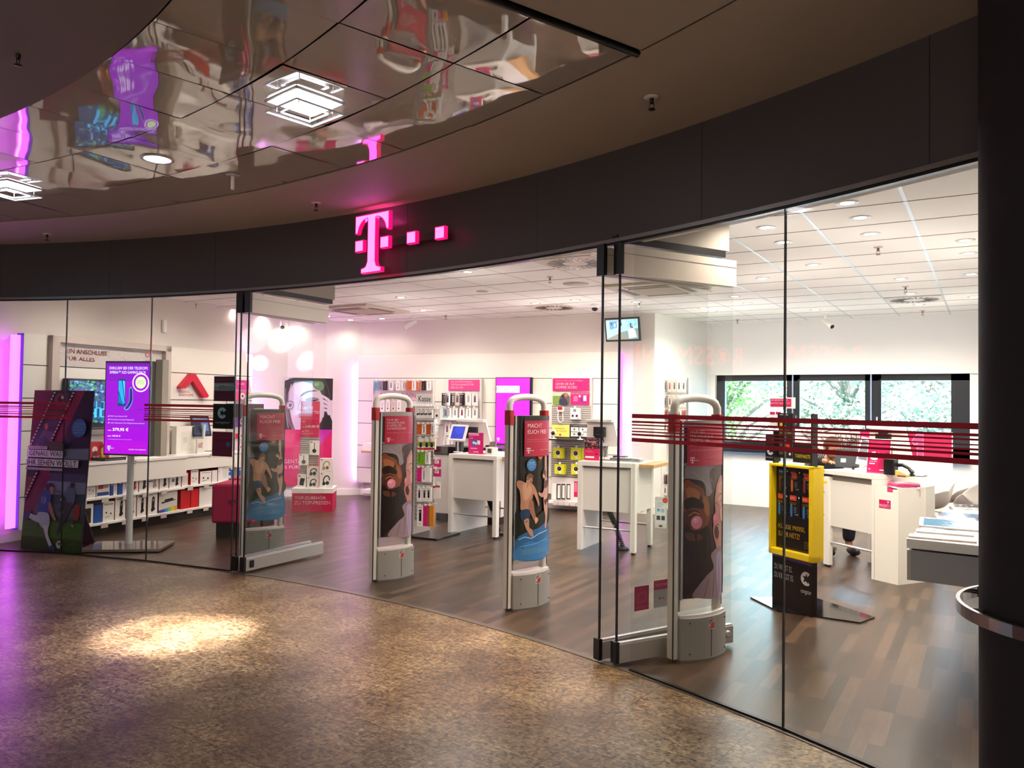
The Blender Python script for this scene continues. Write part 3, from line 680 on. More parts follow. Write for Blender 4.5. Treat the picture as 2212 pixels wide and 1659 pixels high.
# ---------------- mall ceiling fittings ----------------
def sqlamp(r, adeg, ds):
    a = radians(adeg); p = Vector((CC.x+r*sin(a), CC.y+r*cos(a), ZS)); t = thing('square_lamp', 'square recessed mall lamp with a glass frame below '+ds, 'ceiling light', p, radians(45)-a+radians(0), 'square glass lamps of the mall ceiling')
    t.rotation_euler = (0, 0, -a+radians(3))
    mb = MB()
    for sx in range(4):
        m_ = MB().box(-.145, .145, .135, .145, -.012, .0, C('d8d6d6', .2, .5)); m_.xf(Matrix.Rotation(sx*pi/2, 4, 'Z')); mb.add(m_.v, m_.f, C('d8d6d6', .2, .5))
    mb.build('frame', t); MB().box(-.13, .13, -.13, .13, -.006, -.002, C('f5f6ff', .4, 0, 9)).build('lamp', t)
    mb = MB(); 
    for sx in range(4):
        m_ = MB().box(-.14, .14, .085, .14, -.066, -.06, ACRYL); m_.xf(Matrix.Rotation(sx*pi/2, 4, 'Z')); mb.add(m_.v, m_.f, ACRYL)
        m2_ = MB().box(-.141, .141, .138, .142, -.068, -.059, C('dfe3ea', .2)); m2_.xf(Matrix.Rotation(sx*pi/2, 4, 'Z')); mb.add(m2_.v, m2_.f, C('dfe3ea', .2))
        m2_ = MB().box(-.086, .086, .084, .087, -.068, -.058, C('dfe3ea', .2)); m2_.xf(Matrix.Rotation(sx*pi/2, 4, 'Z')); mb.add(m2_.v, m2_.f, C('dfe3ea', .2))
    mb.build('glass_frame', t)
    [MB().tube([(x, y, -.004), (x, y, -.062)], .003, CHROME, 6).build('pin', t) for x in (-.1, .1) for y in (-.1, .1)]
    light('SPOT', 'lamp_beam', (p.x, p.y, p.z-.03), SQP, (1, .86, .72), .06, to=(p.x, p.y, 0), spot=120, blend=1.0)
SQP = 3
sqlamp(8.07, 12.9, 'above the aisle'); sqlamp(8.05, -9.2, 'at the left picture edge')
a = radians(1.7); p = Vector((CC.x+8.09*sin(a), CC.y+8.09*cos(a), ZS)); t = thing('round_downlight', 'round bright downlight in the polished mall ceiling', 'ceiling light', p)
MB().lathe([(.078, .002), (.083, -.006), (.098, -.007), (.102, .0)], C('c9c4c0', .25, .4), seg=28).build('trim_ring', t); MB().lathe([(0, -.003), (.08, -.003)], C('f3f0ff', .4, 0, 12), seg=24).build('lamp', t)
light('SPOT', 'pool_beam', (p.x, p.y, p.z-.03), 2600, (1, .95, .9), .05, to=(-4.58, 3.26, 0), spot=22, blend=1.0)
light('SPOT', 'pool_beam', (p.x, p.y, p.z-.03), 260, (1, .92, .84), .05, to=(-4.55, 3.3, 0), spot=46, blend=1.0)
# warm light along the entrance and low general light of the passage
light('SPOT', 'entrance_beam', (-2.7, 3.6, ZS-.03), 190, (1, .74, .42), .05, to=(-2.55, 4.05, 0), spot=50, blend=1.0)
light('SPOT', 'entrance_beam', (-4.2, 4.0, ZS-.03), 95, (1, .78, .48), .05, to=(-4.2, 4.4, 0), spot=62, blend=1.0)
light('AREA', 'passage_light', (-3.0, -2.0, 3.0), 7, (1, .84, .72), 5, to=(-3.0, -1.9, 0), sy=4)
sprinkler(fl(40, 112, ZS), 'dark sprinkler with a violet glint in the inner mall ceiling', 'mall sprinklers', C('1c1516', .3, .5), .045)
for px, py, ds in [(102, 505, 'at the far left'), (683, 438, 'left of the glowing letter'), (1408, 210, 'right, near the viewer')]:
    sprinkler(fl(px, py, ZS), 'dark sprinkler head on the plain soffit ring '+ds, 'mall sprinklers', C('1c1516', .3, .5), .04)
p = fl(503, 378, ZS); t = thing('hanging_rod', 'short white rod with a disc hanging from the polished ceiling', 'sprinkler', p)
MB().lathe([(0, 0), (.05, 0), (.045, -.008), (0, -.01)], C('c6c2be', .3, .5), seg=20).build('disc', t); MB().tube([(0, 0, -.01), (0, 0, -.1)], .013, WHITE, 10).build('rod', t)
# ---------------- column with ring ----------------
cc = Vector((.345, 3.22)); t = thing('column', 'dark grey round column at the right edge of the shop front', 'column', (cc.x, cc.y, 0))
m3, n3, b3 = newmat('dark column'); b3.inputs['Base Color'].default_value = lin('242122')+(1,); b3.inputs['Roughness'].default_value = .75; b3.inputs['Specular IOR Level'].default_value = .25
MB().lathe([(.375, 0), (.375, ZS)], m3, seg=64).build('shaft', t)
mb = MB(); RG = C('8b8586', .22, .9)
mb.lathe([(.432, .845), (.445, .845), (.445, .885), (.432, .885), (.432, .845)], RG, seg=64, smooth=False); mb.build('ring', t)
mb = MB()
for k in range(8):
    a = 2*pi*k/8+.3; mb.tube([(.37*cos(a), .37*sin(a), .865), (.434*cos(a), .434*sin(a), .865)], .008, RG, 8)
mb.build('ring_brackets', t)
# enclosure of the passage behind the viewer
DKW = plaster('4c4542', .8)
for nm, a, b in (('wall_rear', (-14, -8), (3.4, -8)), ('wall_side', (3.4, -8), (3.4, 2.4)), ('wall_side', (-14, 3.6), (-14, -8))):
    vwall(nm, b, a, 0, ZS, DKW, label='dim mall wall outside the picture')
vwall('wall_side', (-11.2, 1.9), (-14, 1.9), 0, ZS, DKW, label='dim mall wall outside the picture')
vwall('wall_side', (3.4, 2.2), (1.5, 2.2), 0, ZS, DKW, label='dim mall wall outside the picture')
struct(band(RF, RF+.1, A0, -24.6, 0, ZT+.03, DKW).build('wall_side'), 'closed wall left of the shop front')
struct(band(RF, RF+.1, 30.6, A1, 0, ZT+.03, DKW).build('wall_side'), 'closed wall right of the column')

# red lit shop sign on the far side of the passage (seen mirrored in the glass front)
t = thing('shop_sign', 'red lit shop lettering across the passage, mirrored faintly in the right glass panes', 'sign', (-13.86, -4.35, 2.5), radians(90))
A = Art(3.1, .45, .5, 5.0); cR = 'e02028'
A.text('R', 0, 0, .085, 1, cR, .02); A.ell(.165, .5, .062, .062, cR); A.ell(.165, .5, .053, .053, '1a0a0a'); A.blob([(.13, .4), (.15, .25), (.175, .3), (.19, .2), (.2, .35), (.19, .5), (.205, .75), (.18, .7), (.16, .8), (.14, .75), (.15, .55)], cR)
A.text('SSMANN', .245, 0, 1.0, 1, cR, .02); A.build('lettering', t, 0, -.03, 0)
MB().box(-.3, 3.4, -.02, .02, -.2, .62, C('3a3432', .6)).build('fascia_board', t)
# ======================= SECURITY GATES =======================
GPOST = C('cfcac0', .35, .2); GSIDE = C('7f8286', .3, .6); GBOX = C('8f8c88', .45)
def poster_bubble(A):
    A.rect(0, 0, 1, 1, '3a2622')
    A.blob([(0, 0), (1, 0), (1, .035), (.5, .05), (0, .03)], '9a8c8a')
    # grey knitted collar and shirt behind the heads
    A.blob([(.0, .24), (.5, .25), (.9, .26), (.8, .33), (.62, .42), (.45, .42), (.2, .34), (0, .33)], '8b7f84')
    A.path([(.2, .29), (.5, .36), (.62, .41)], .012, 'a89ea2'); A.path([(.5, .26), (.62, .33), (.7, .38)], .012, 'a59a9e')
    A.blob([(.6, .28), (1, .26), (1, .36), (.8, .38), (.68, .42), (.62, .36)], '4a3632')
    # upside-down bearded man
    A.blob([(0, .33), (.2, .33), (.42, .35), (.48, .42), (.35, .45), (0, .40)], '2a1a14')
    A.blob([(0, .36), (.22, .355), (.42, .39), (.57, .46), (.60, .54), (.52, .60), (.5, .68), (.4, .74), (0, .74)], '7d452c')
    A.blob([(.05, .38), (.2, .38), (.34, .41), (.3, .45), (.1, .44)], 'a5643f')
    A.blob([(.42, .42), (.55, .48), (.56, .54), (.45, .52)], '9b5c3a')
    A.blob([(.02, .45), (.2, .43), (.42, .47), (.4, .50), (.2, .49), (.05, .5)], '2a1712')
    A.blob([(0, .52), (.15, .5), (.3, .51), (.35, .55), (.3, .6), (.12, .6), (0, .58)], '4a2419')
    A.path([(.1, .535), (.22, .515), (.33, .53)], .02, 'c07c52')
    A.blob([(0, .60), (.2, .62), (.4, .61), (.52, .60), (.62, .64), (.7, .72), (.72, .82), (.6, .88), (.5, .9), (.2, .95), (0, .98)], '1c1210')
    A.blob([(.05, .63), (.3, .64), (.42, .66), (.3, .68), (.1, .67)], '5c3020')
    A.circ(.27, .573, .12, 'd9849a'); A.ell(.245, .562, .07, .05, 'e59cb0', -20); A.ell(.23, .558, .025, .018, 'f3c3cf', -20)
    # laughing woman on the right
    A.blob([(.80, .36), (1, .34), (1, .78), (.86, .8), (.78, .72), (.68, .64), (.7, .58), (.75, .52), (.72, .46), (.75, .41)], 'b98278')
    A.blob([(.86, .37), (1, .36), (1, .5), (.9, .48), (.83, .44)], 'cf9c90')
    A.path([(.84, .44), (.90, .42), (1, .43)], .018, '5a3028'); A.path([(.74, .47), (.8, .475), (.84, .49)], .015, '6d3a32'); A.path([(.9, .47), (.98, .46)], .015, '6d3a32')
    A.blob([(.78, .6), (.86, .6), (.88, .64), (.84, .68), (.76, .67), (.72, .63)], '4a1f1c'); A.path([(.80, .605), (.86, .61), (.875, .635)], .014, 'f0e3dc')
    A.ell(.75, .565, .08, .115, 'cf7183'); A.ell(.735, .555, .035, .05, 'dd8c9b')
    A.blob([(.9, .52), (1, .5), (1, .58), (.93, .57)], 'd6a598')
    # clothes at the bottom
    A.blob([(.62, .76), (1, .74), (1, 1), (.3, 1), (.2, .97), (.5, .88), (.7, .84)], '8f7880')
    A.blob([(.78, .78), (1, .78), (1, 1), (.86, 1)], 'a493ad')
    A.path([(.55, .9), (.45, 1)], .02, '6b5459'); A.path([(.72, .86), (.68, 1)], .02, '6b5459'); A.path([(.86, .8), (.9, .99)], .012, '7b687d')
    A.rect(.06, .03, .985, .255, 'b2203f')
    A.path([(.86, .05), (.9, .06), (.9, .11), (.86, .12)], .006, 'c5567a'); A.path([(.92, .05), (.92, .12)], .006, 'c5567a')
    for i, (s_, u) in enumerate((('NUR BEI', .42), ('MAGENTA EINS:', .66), ('DOPPELTES', .54), ('DATENVOLUMEN', .70))): A.text(s_, .12, .052+.0235*i, u, .070+.0235*i, 'f0d3d8')
    A.text('Jetzt exklusive Vorteile sichern', .12, .158, .93, .174, 'd98298', .0)
    A.tlogo(.12, .205, .034, 'f3dcdf'); A.text('ERLEBEN, WAS VERBINDET.', .52, .216, .93, .224, 'e0a8b4', .005)
def figure(A, parts, c): 
    for pts in parts: A.blob(pts, c)
def poster_jump(A):
    A.rect(0, 0, 1, 1, '23201b')
    r = random.Random(5)
    for k in range(60): u, v = r.random(), r.random()*.75; A.ell(u, v, .012+.02*r.random(), .01+.015*r.random(), r.choice(('2d3320', '39402a', '1a1b15', '4a4a30', '313a22')), n=6)
    for k in range(26): u, v = .62+.38*r.random(), .28+.2*r.random(); A.ell(u, v, .02, .012, r.choice(('3f4a28', '56602f')), n=6)
    A.poly([(.55, .29), (.75, .29), (.65, .315)], 'c8621c')
    A.blob([(0, .66), (.4, .72), (1, .66), (1, .78), (0, .86)], '20251a')
    A.blob([(0, .86), (.3, .81), (.6, .795), (1, .775), (1, 1), (0, 1)], '2d6496'); A.blob([(0, .93), (.3, .88), (.7, .9), (1, .86), (1, 1), (0, 1)], '3a78ad')
    A.path([(.05, .86), (.2, .845), (.4, .86), (.6, .835), (.95, .82)], .02, '9cc3dd'); A.path([(.1, .91), (.5, .9), (.9, .88)], .012, '7fb0d2'); A.rect(.12, .93, .95, .97, '4a80a8')
    sk = 'b9856a'; skd = '9a6850'; skl = 'cf9d80'
    # man jumping
    A.blob([(.0, .46), (.06, .45), (.2, .465), (.35, .47), (.44, .50), (.42, .56), (.34, .62), (.3, .66), (.1, .655), (.09, .58), (.06, .52), (0, .49)], sk)
    A.blob([(.14, .48), (.3, .48), (.38, .52), (.28, .58), (.16, .58)], skl)
    A.blob([(.38, .48), (.46, .50), (.55, .55), (.62, .62), (.60, .64), (.54, .60), (.44, .55), (.38, .53)], sk)
    A.ell(.31, .455, .085, .10, sk, 15); A.blob([(.22, .44), (.24, .415), (.33, .405), (.42, .42), (.40, .44), (.33, .435), (.27, .45)], '6e4a30'); A.ell(.355, .463, .02, .016, '5a241c'); A.circ(.34, .45, .01, '2e1a14')
    A.blob([(.32, .59), (.42, .60), (.46, .66), (.50, .70), (.55, .74), (.53, .755), (.44, .73), (.36, .69), (.30, .65)], skd)
    A.blob([(.1, .66), (.3, .655), (.34, .70), (.26, .74), (.16, .74), (.10, .71)], '223a5c')
    A.blob([(.18, .73), (.3, .72), (.32, .78), (.40, .80), (.44, .845), (.38, .85), (.28, .81), (.22, .78)], sk)
    A.blob([(.48, .72), (.56, .72), (.58, .74), (.5, .76)], skl)
    # woman in a bikini
    A.blob([(.82, .28), (.88, .28), (.90, .36), (.91, .43), (.95, .47), (.97, .55), (.94, .60), (.97, .66), (.93, .76), (.9, .80), (.84, .795), (.86, .72), (.80, .66), (.78, .58), (.80, .5), (.82, .44)], 'c29684')
    A.blob([(.80, .46), (.80, .51), (.72, .55), (.6, .54), (.6, .56), (.72, .58), (.82, .56)], 'b88a78')
    A.ell(.79, .425, .06, .07, 'c29684', 10); A.blob([(.74, .41), (.78, .39), (.86, .40), (.87, .45), (.83, .43), (.78, .42)], '4a2c20')
    A.blob([(.79, .475), (.93, .46), (.95, .50), (.86, .52), (.80, .51)], '5c3434'); A.blob([(.80, .605), (.95, .595), (.9, .63), (.86, .64)], '5a3030')
    A.rect(.16, .035, .99, .285, 'b22040')
    A.text('MACHT', .24, .055, .68, .084, 'f3dfe2'); A.text('EUCH FREI', .24, .098, .84, .127, 'f3dfe2')
    A.text('Neu: die Jugendtarife mit noch mehr', .24, .162, .86, .171, 'd98298', 0); A.text('Freiheit und unbegrenztem Surfen', .24, .178, .92, .187, 'd98298', 0)
    A.tlogo(.22, .225, .038, 'f6e6e8', 2); A.text('ERLEBEN, WAS VERBINDET.', .62, .238, .96, .246, 'e0a8b4', .005)
    A.circ(.36, .345, .135, '3f7fb8'); A.text('NEUER', .28, .325, .44, .334, 'cfe2f0'); A.text('UNTER 28 JAHREN', .25, .341, .47, .349, 'cfe2f0'); A.text('JETZT', .3, .356, .42, .363, 'cfe2f0')
def gate(near, far, art, label):
    f = Frame(near[0], near[1], atan2(far[1]-near[1], far[0]-near[0])); W = .42
    t = thing('security_gate', label, 'anti-theft gate', f.o, f.a, 'anti-theft gates across the shop entrance')
    # near post (wide, with dark edge) and far post
    MB().rbox(-.0, .045, -.03, .03, .02, 1.40, GPOST, .012).box(-.004, .002, -.031, -.025, .01, 1.45, DARK).box(.045, .062, -.022, .022, .30, 1.44, GSIDE).build('near_post', t)
    MB().rbox(W-.045, W, -.025, .025, .02, 1.42, GPOST, .012).box(W, W+.005, -.02, .02, .3, 1.44, DARK).build('far_post', t)
    for x in (.0, W-.047): MB().rbox(x-.002, x+.049, -.033, .033, 1.385 if x == 0 else 1.415, 1.495, C('b3231c', .35), .012).build('red_collar', t)
    P = [(.023, 0, 1.49), (.025, 0, 1.54), (.045, 0, 1.572), (.09, 0, 1.588), (.15, 0, 1.596), (.22, 0, 1.598), (.29, 0, 1.593), (.34, 0, 1.583), (.375, 0, 1.565), (.394, 0, 1.535), (.396, 0, 1.49)]
    MB().tube(P, .0255, C('e8e3da', .3), 12).build('handle', t)
    # bulging poster holder with aluminium side rails
    bul = lambda u: .030+.032*(1-(2*u-1)**2)
    x0, x1, z0, z1 = .065, W-.008, .375, 1.455
    n = 12; loop = [(x0+(x1-x0)*k/n, -bul(k/n)+.002) for k in range(n+1)]+[(x0+(x1-x0)*(n-k)/n, bul((n-k)/n)-.002) for k in range(n+1)]
    o = MB().prism(loop, z0, z1, C('3a3436', .4)).build('poster_holder', t)
    MB().box(x0-.012, x0+.004, -.036, .036, z0-.005, z1+.002, C('a9abb0', .25, .8)).box(x1-.003, x1+.006, -.034, .034, z0, z1, C('2a2626', .3)).build('side_rail', t)
    A = Art(x1-x0-.008, z1-z0, .3); art(A); A.build('poster_print', t, x0+.006, 0, z0, curve=bul, nu=10)
    # base box with curved front
    lp = [(x0-.02+(W-.03)*k/n, -.05*(1-(2*k/n-1)**2)-.045) for k in range(n+1)]; lp += [(a, .04) for a, b in (lp[-1], lp[0])]
    def bx(z0, z1, s=1): return MB().prism([(a*1.0, b*s) for a, b in lp], z0, z1, GBOX)
    mb = bx(.012, .262); mb.add([], [], GBOX); b_ = mb.build('base_box', t, .004)
    MB().prism([(a, b*1.05) for a, b in lp], 0, .014, C('6e6c68', .4, .4)).box(x0+.19, x0+.193, -.0965, -.09, .02, .258, DARK).build('foot_plate', t)
    # top cover of the box (sloped, pale)
    MB().prism([(a*.98+.003, b*.8) for a, b in lp], .262, .278, C('cfc8c4', .3)).build('box_cover', t)
    A = Art(.055, .065, .4); A.rect(0, 0, 1, 1, 'c9c5c0'); A.rect(.06, .06, .94, .94, '6f6c6a'); A.poly([(.1, .55), (.85, .1), (.85, .4), (.1, .78)], 'd9d6d3'); A.poly([(.25, .5), (.8, .22), (.8, .92), (.25, .92)], 'c1352b')
    A.build('maker_badge', t, x0+.165, -.097, .185)
    [MB().lathe([(0, -.003), (.005, -.003), (.005, 0)], BLACK, (x, -.073, z), 8, 'y').build('screw', t) for x in (x0+.03, x0+.33) for z in (.05, .235)]
    return t
gate((-6.26, 5.15), (-6.10, 5.54), poster_jump, 'farthest anti-theft gate with blue poster seen through the left door glass')
gate((-4.52, 5.10), (-4.43, 5.51), poster_bubble, 'anti-theft gate with upside-down bearded man poster standing left in the open doorway')
gate((-3.075, 4.957), (-2.965, 5.36), poster_jump, 'anti-theft gate with jumping swimmers poster in the middle of the doorway')
gate((-1.643, 4.545), (-1.455, 4.93), poster_bubble, 'nearest anti-theft gate with bearded man poster behind the right door glass')
# ======================= LEFT SIDE =======================
# football board leaning behind the glass
def board():
    f = Frame(-8.43, 4.20, atan2(.185, .76)); t = thing('advert_board', 'tall leaning advert board with football players and grass behind the left glass', 'advertising board', f.w(0, .0), f.a)
    W, H = .78, 1.62; A = Art(W, H, .45)
    A.rect(0, 0, 1, 1, '161a26'); A.poly([(0, 0), (.85, 0), (.15, .74), (0, .8)], '6a1030'); A.poly([(.6, 0), (.86, 0), (.2, .7), (.05, .73)], '8c1836')
    A.poly([(.86, 0), (1, 0), (1, .3), (.6, .25)], '11131a')
    A.poly([(.45, .37), (1, .36), (1, .43), (.4, .43)], '6a7488')
    A.poly([(.02, .52), (1, .52), (1, .84), (.02, .84)], '3a3f5a'); A.poly([(.3, .57), (1, .57), (1, .64), (.24, .66)], '777f99'); A.poly([(.2, .72), (1, .70), (1, .78), (.14, .79)], '4d5068')
    A.poly([(0, .52), (.42, .52), (.12, .82), (0, .86)], '6a1030')
    A.rect(0, .80, 1, 1, '2b4516'); A.rect(0, .82, 1, .92, '3c6420')
    r = random.Random(2)
    for k in range(70): u, v = r.random(), .82+.18*r.random(); A.line((u, v), (u+.03, v-.004), .006, r.choice(('1e3511', '4a7a28', '37591c')))
    # film strip
    A.poly([(.34, 0), (.70, 0), (.02, .70), (-.0, .70), (0, .38)], '191419'); 
    for c_, a, b, c2, d in (('5a1820', (.42, .02), (.6, .02), (.56, .10), (.36, .10)), ('33261d', (.35, .12), (.53, .12), (.44, .23), (.24, .23)), ('4a4a50', (.23, .25), (.42, .27), (.32, .36), (.10, .36)), ('6a3010', (.02, .55), (.14, .55), (.06, .66), (0, .66))): A.poly([a, b, c2, d], c_)
    A.circ(.46, .06, .09, '7c1e1e'); A.circ(.47, .055, .045, '18191e'); A.circ(.5, .045, .022, 'b9b2b0'); A.blob([(.24, .22), (.28, .21), (.3, .24), (.26, .25)], 'b8641c'); A.blob([(.2, .3), (.3, .3), (.28, .35), (.14, .34)], '30323a')
    for k in range(34):
        v = .01+k*.0205
        for u0 in (.36, .68):
            u = u0-v*.98
            if u > -.0 and not .355 < v < .52: A.poly([(u, v), (u+.028, v), (u+.018, v+.011), (u-.01, v+.011)], 'c9c4c0')
    A.circ(.83, .235, .12, '2a69a8'); [A.text(s_, .74, .205+.018*i, .92, .216+.018*i, 'a8c6e0') for i, s_ in enumerate(('SCHON', 'ENTDECKT?', 'EXKLUSIVE', 'INHALTE'))]
    A.rect(.0, .355, .33, .375, 'b9a7a8'); A.text('MAGENTA SPORT', .01, .359, .3, .371, '8c1836')
    A.rect(-.01, .38, .62, .425, 'cfcdcc'); A.rect(-.01, .435, .87, .48, 'cfcdcc'); A.rect(-.01, .49, .62, .505, 'a9a7aa'); A.text('Sehen Sie bei uns alle Spiele live', .01, .493, .6, .503, '4a4850', 0)
    A.text('GENAU, WAS', .03, .385, .58, .42, '15151a', .02); A.text('IHR SEHEN WOLLT', .01, .44, .84, .475, '15151a', .02)
    # main player
    A.blob([(.36, .60), (.44, .58), (.5, .6), (.49, .64), (.44, .66), (.38, .64)], '2a1d18'); A.blob([(.43, .61), (.50, .61), (.5, .64), (.46, .655)], '9a6a52')
    A.blob([(.32, .63), (.42, .63), (.47, .66), (.46, .72), (.44, .78), (.28, .78), (.27, .7)], '27468c'); A.text('13', .31, .67, .38, .71, 'c9d2e6', .02)
    A.blob([(.44, .70), (.48, .71), (.55, .78), (.58, .8), (.55, .81), (.45, .75)], '9a6a52')
    A.blob([(.27, .77), (.44, .77), (.48, .82), (.46, .86), (.36, .86), (.29, .82)], 'aab2c6'); A.blob([(.28, .79), (.33, .83), (.2, .82), (.08, .79), (.1, .77), (.2, .785)], 'b8bcc8'); A.blob([(.04, .79), (.12, .76), (.14, .79), (.05, .83)], '2b3f78')
    A.blob([(.38, .85), (.46, .85), (.47, .9), (.55, .96), (.57, .985), (.53, .985), (.44, .92)], 'c8c9cf'); A.blob([(.52, .965), (.58, .965), (.6, .99), (.53, .995)], '2b3f78')
    # second player and ball
    A.blob([(.72, .6), (.78, .59), (.80, .61), (.86, .63), (.85, .70), (.76, .70), (.7, .66), (.5, .63), (.5, .62), (.7, .625)], '55617e'); A.circ(.80, .588, .035, '2a2222'); A.blob([(.68, .70), (.84, .70), (.78, .76), (.68, .86), (.62, .90), (.66, .8), (.70, .75), (.62, .75)], '20222e')
    A.blob([(.86, .72), (.95, .71), (.95, .79), (.87, .8)], '8a1f22'); A.path([(.9, .8), (.84, .85)], .02, '20222e')
    A.circ(.64, .68, .035, '2a2e3c'); A.circ(.64, .68, .018, '9aa0ae'); A.circ(.67, .955, .05, 'b9bcb4'); A.circ(.665, .95, .018, '22252a'); A.circ(.86, .835, .02, '8c9088')
    o = A.build('print', t, 0, -.004, 0)
    MB().box(0, W, 0, .012, 0, H, C('22232a', .5)).build('panel', t)
    MB().add([(W*.5-.1, .012, 1.1), (W*.5+.1, .012, 1.1), (W*.5+.14, .42, 0), (W*.5-.14, .42, 0), (W*.5-.1, .018, 1.1), (W*.5+.1, .018, 1.1), (W*.5+.14, .43, 0), (W*.5-.14, .43, 0)], [(0, 1, 2, 3), (7, 6, 5, 4), (0, 3, 7, 4), (1, 5, 6, 2), (0, 4, 5, 1), (3, 2, 6, 7)], C('5a4a3c', .7)).build('rear_strut', t)
    for ch in [x for x in bpy.data.objects if x.parent == t]: ch.rotation_euler = (radians(-4), 0, 0) if ch.name.split('.')[0] != 'rear_strut' else (0, 0, 0)
board()
# digital signage screen on a pole
def signage():
    b = fl(278, 1181); yaw = radians(20); f = Frame(b.x, b.y, yaw)
    t = thing('digital_screen_stand', 'purple digital advertising screen on a white pole behind the left glass', 'digital display', b, yaw)
    x0, z0, x1, z1 = f.r((231, 780), (326, 986), -.02)
    MB().box(x0, x1, -.04, .03, z0, z1, C('8e9094', .3, .6)).build('screen_frame', t, .004)
    MB().box(x1-.005, x1+.075, .03, .13, z0-.0, z1+.02, C('cfc8b6', .5)).box(x0+.05, x1-.0, .031, .12, z0+.02, z1-.02, C('b8b09e', .5)).build('rear_housing', t)
    W, H = x1-x0-.03, z1-z0-.04; A = Art(W, H, .2, 1.0)
    A.rect(0, 0, 1, 1, '8a18b8')
    A.rect(0, .0, 1, .2, '7a1aae'); A.rect(0, .72, 1, .86, '9410c0'); A.rect(0, .86, 1, 1, 'a010bf'); A.rect(0, 0, 1, .025, '6a18a0')
    A.text('EXKLUSIV BEI DER TELEKOM:', .07, .042, .94, .072, 'd8ccff', .025); A.text('XPERIA™ XZ3 GAMING PACK', .07, .088, .9, .118, 'd8ccff', .025)
    A.circ(.79, .215, .19, 'e6d8f4'); A.circ(.79, .215, .165, '9018c0'); A.circ(.79, .215, .12, 'c9dfa8'); [A.text(s_, .71, .19+.018*i, .87, .20+.018*i, '2a4030') for i, s_ in enumerate(('STREAM DICH', 'REICH', 'MIT 5 JAHREN'))]
    A.poly([(.28, .18), (.44, .18), (.44, .185), (.46, .475), (.28, .475)], '163a68'); A.poly([(.29, .195), (.36, .195), (.44, .44), (.40, .46), (.29, .3)], '2a9ad8'); A.poly([(.38, .195), (.43, .2), (.44, .4)], '52b8ea'); A.poly([(.29, .33), (.29, .44), (.42, .46)], '1a6aa8')
    A.blob([(.54, .28), (.6, .28), (.62, .4), (.58, .47), (.5, .52), (.42, .5), (.5, .46), (.54, .4)], '6a88e0'); A.blob([(.55, .29), (.595, .29), (.61, .4), (.57, .46), (.5, .505), (.45, .5), (.51, .46), (.55, .4)], '1a2c6a')
    A.text('SONY', .72, .505, .86, .52, '4a1a8a')
    for i, (s_, u) in enumerate((('NEU: Sony Xperia XZ3', .5), ('Mit kostenlosem Gamepad Mitgliedschaft', .66), ('1 Jahr Playstation Plus Mitgliedschaft inklusive', .9))):
        A.text(s_, .12, .582+.037*i, u, .597+.037*i, 'd9c2f0', 0); A.line((.07, .594+.037*i), (.10, .582+.037*i), .01, 'f0e6ff')
    A.text('statt', .07, .738, .15, .75, 'd9c2f0'); A.text('379,95 €', .18, .715, .54, .755, 'f4efff', .03); A.text('nur 149,95 €', .07, .795, .36, .817, 'e6d9f8', .015); A.text('im Tarif MagentaMobil M mit Top-Smartphone', .07, .838, .62, .848, 'c9a6e6', 0)
    A.tlogo(.07, .915, .05, 'a8e6ff'); A.text('ERLEBEN, WAS VERBINDET.', .56, .945, .95, .957, 'e0c9f4', .01)
    A.build('screen', t, x0+.015, -.041, z0+.02)
    MB().tube([(.0, 0, .03), (.0, 0, z0)], .034, C('cfd6d4', .35), 16).build('pole', t)
    bs = Frame(b.x, b.y, yaw); mb = MB().rbox(-.36, .42, -.34, .14, .012, .035, C('8a7d75', .12, .3), .01); o = mb.build('base_plate', t); o.rotation_euler = (0, 0, radians(18))
    mb = MB(); [mb.lathe([(0, 0), (.02, 0), (.02, .012)], BLACK, (x, y, 0), 10) for x in (-.33, .39) for y in (-.31, .11)]; o = mb.build('feet', t); o.rotation_euler = (0, 0, radians(18))
signage()
# three posters hanging inside the glass as a column
pf = Frame(JP[2][0], JP[2][1], atan2(JP[3][1]-JP[2][1], JP[3][0]-JP[2][0]))
def hp(a, b, name, label, fn):
    x0, z0, x1, z1 = pf.r(a, b, .03); t = thing(name, label, 'poster', pf.w(x0, .03, z0), pf.a)
    W, H = x1-x0, z1-z0; MB().box(-.012, W+.012, .002, .012, -.012, H+.012, ACRYL).box(0, W, 0, .003, 0, H, C('2a1a22', .5)).build('holder', t); A = Art(W, H, .5); fn(A); A.build('print', t, 0, -.0005, 0)
def h1(A): A.rect(0, 0, 1, 1, '4a0c2c'); A.rect(0, .26, 1, .58, '6f7d86'); A.poly([(0, .34), (.6, .3), (1, .36), (1, .42), (0, .4)], '8c99a0'); A.rect(.25, .36, .55, .52, '5c6a72'); A.rect(.6, .38, .95, .54, '64727a'); A.text('IHR BUSINESS PARTNER', .08, .1, .92, .16, '76304e', 0); A.text('Beratung hier im Shop', .1, .7, .8, .75, '6a2a44', 0)
def h2(A): A.rect(0, 0, 1, 1, '07080c'); A.circ(.45, .37, .22, '8fb4c2'); A.poly([(.45, .37), (.75, .2), (.85, .37), (.75, .55)], '07080c'); star(A, .45, .37, .16, '07080c'); A.text('congstar', .12, .71, .86, .82, '8fa4ae', .004)
def h3(A): A.rect(0, 0, 1, 1, '640a34'); A.text('BERATUNG FÜR', .06, .1, .7, .15, '8a3a5e'); A.text('GESCHÄFTSKUNDEN', .06, .2, .95, .26, '8a3a5e'); A.circ(.8, .5, .1, '2a6aa0'); A.text('Wir sind für Sie da', .06, .45, .5, .49, '7a2a50', 0); A.text('Montag bis Samstag', .06, .52, .52, .56, '7a2a50', 0); A.text('Termin vereinbaren unter', .06, .8, .75, .84, '7a2a50', 0)
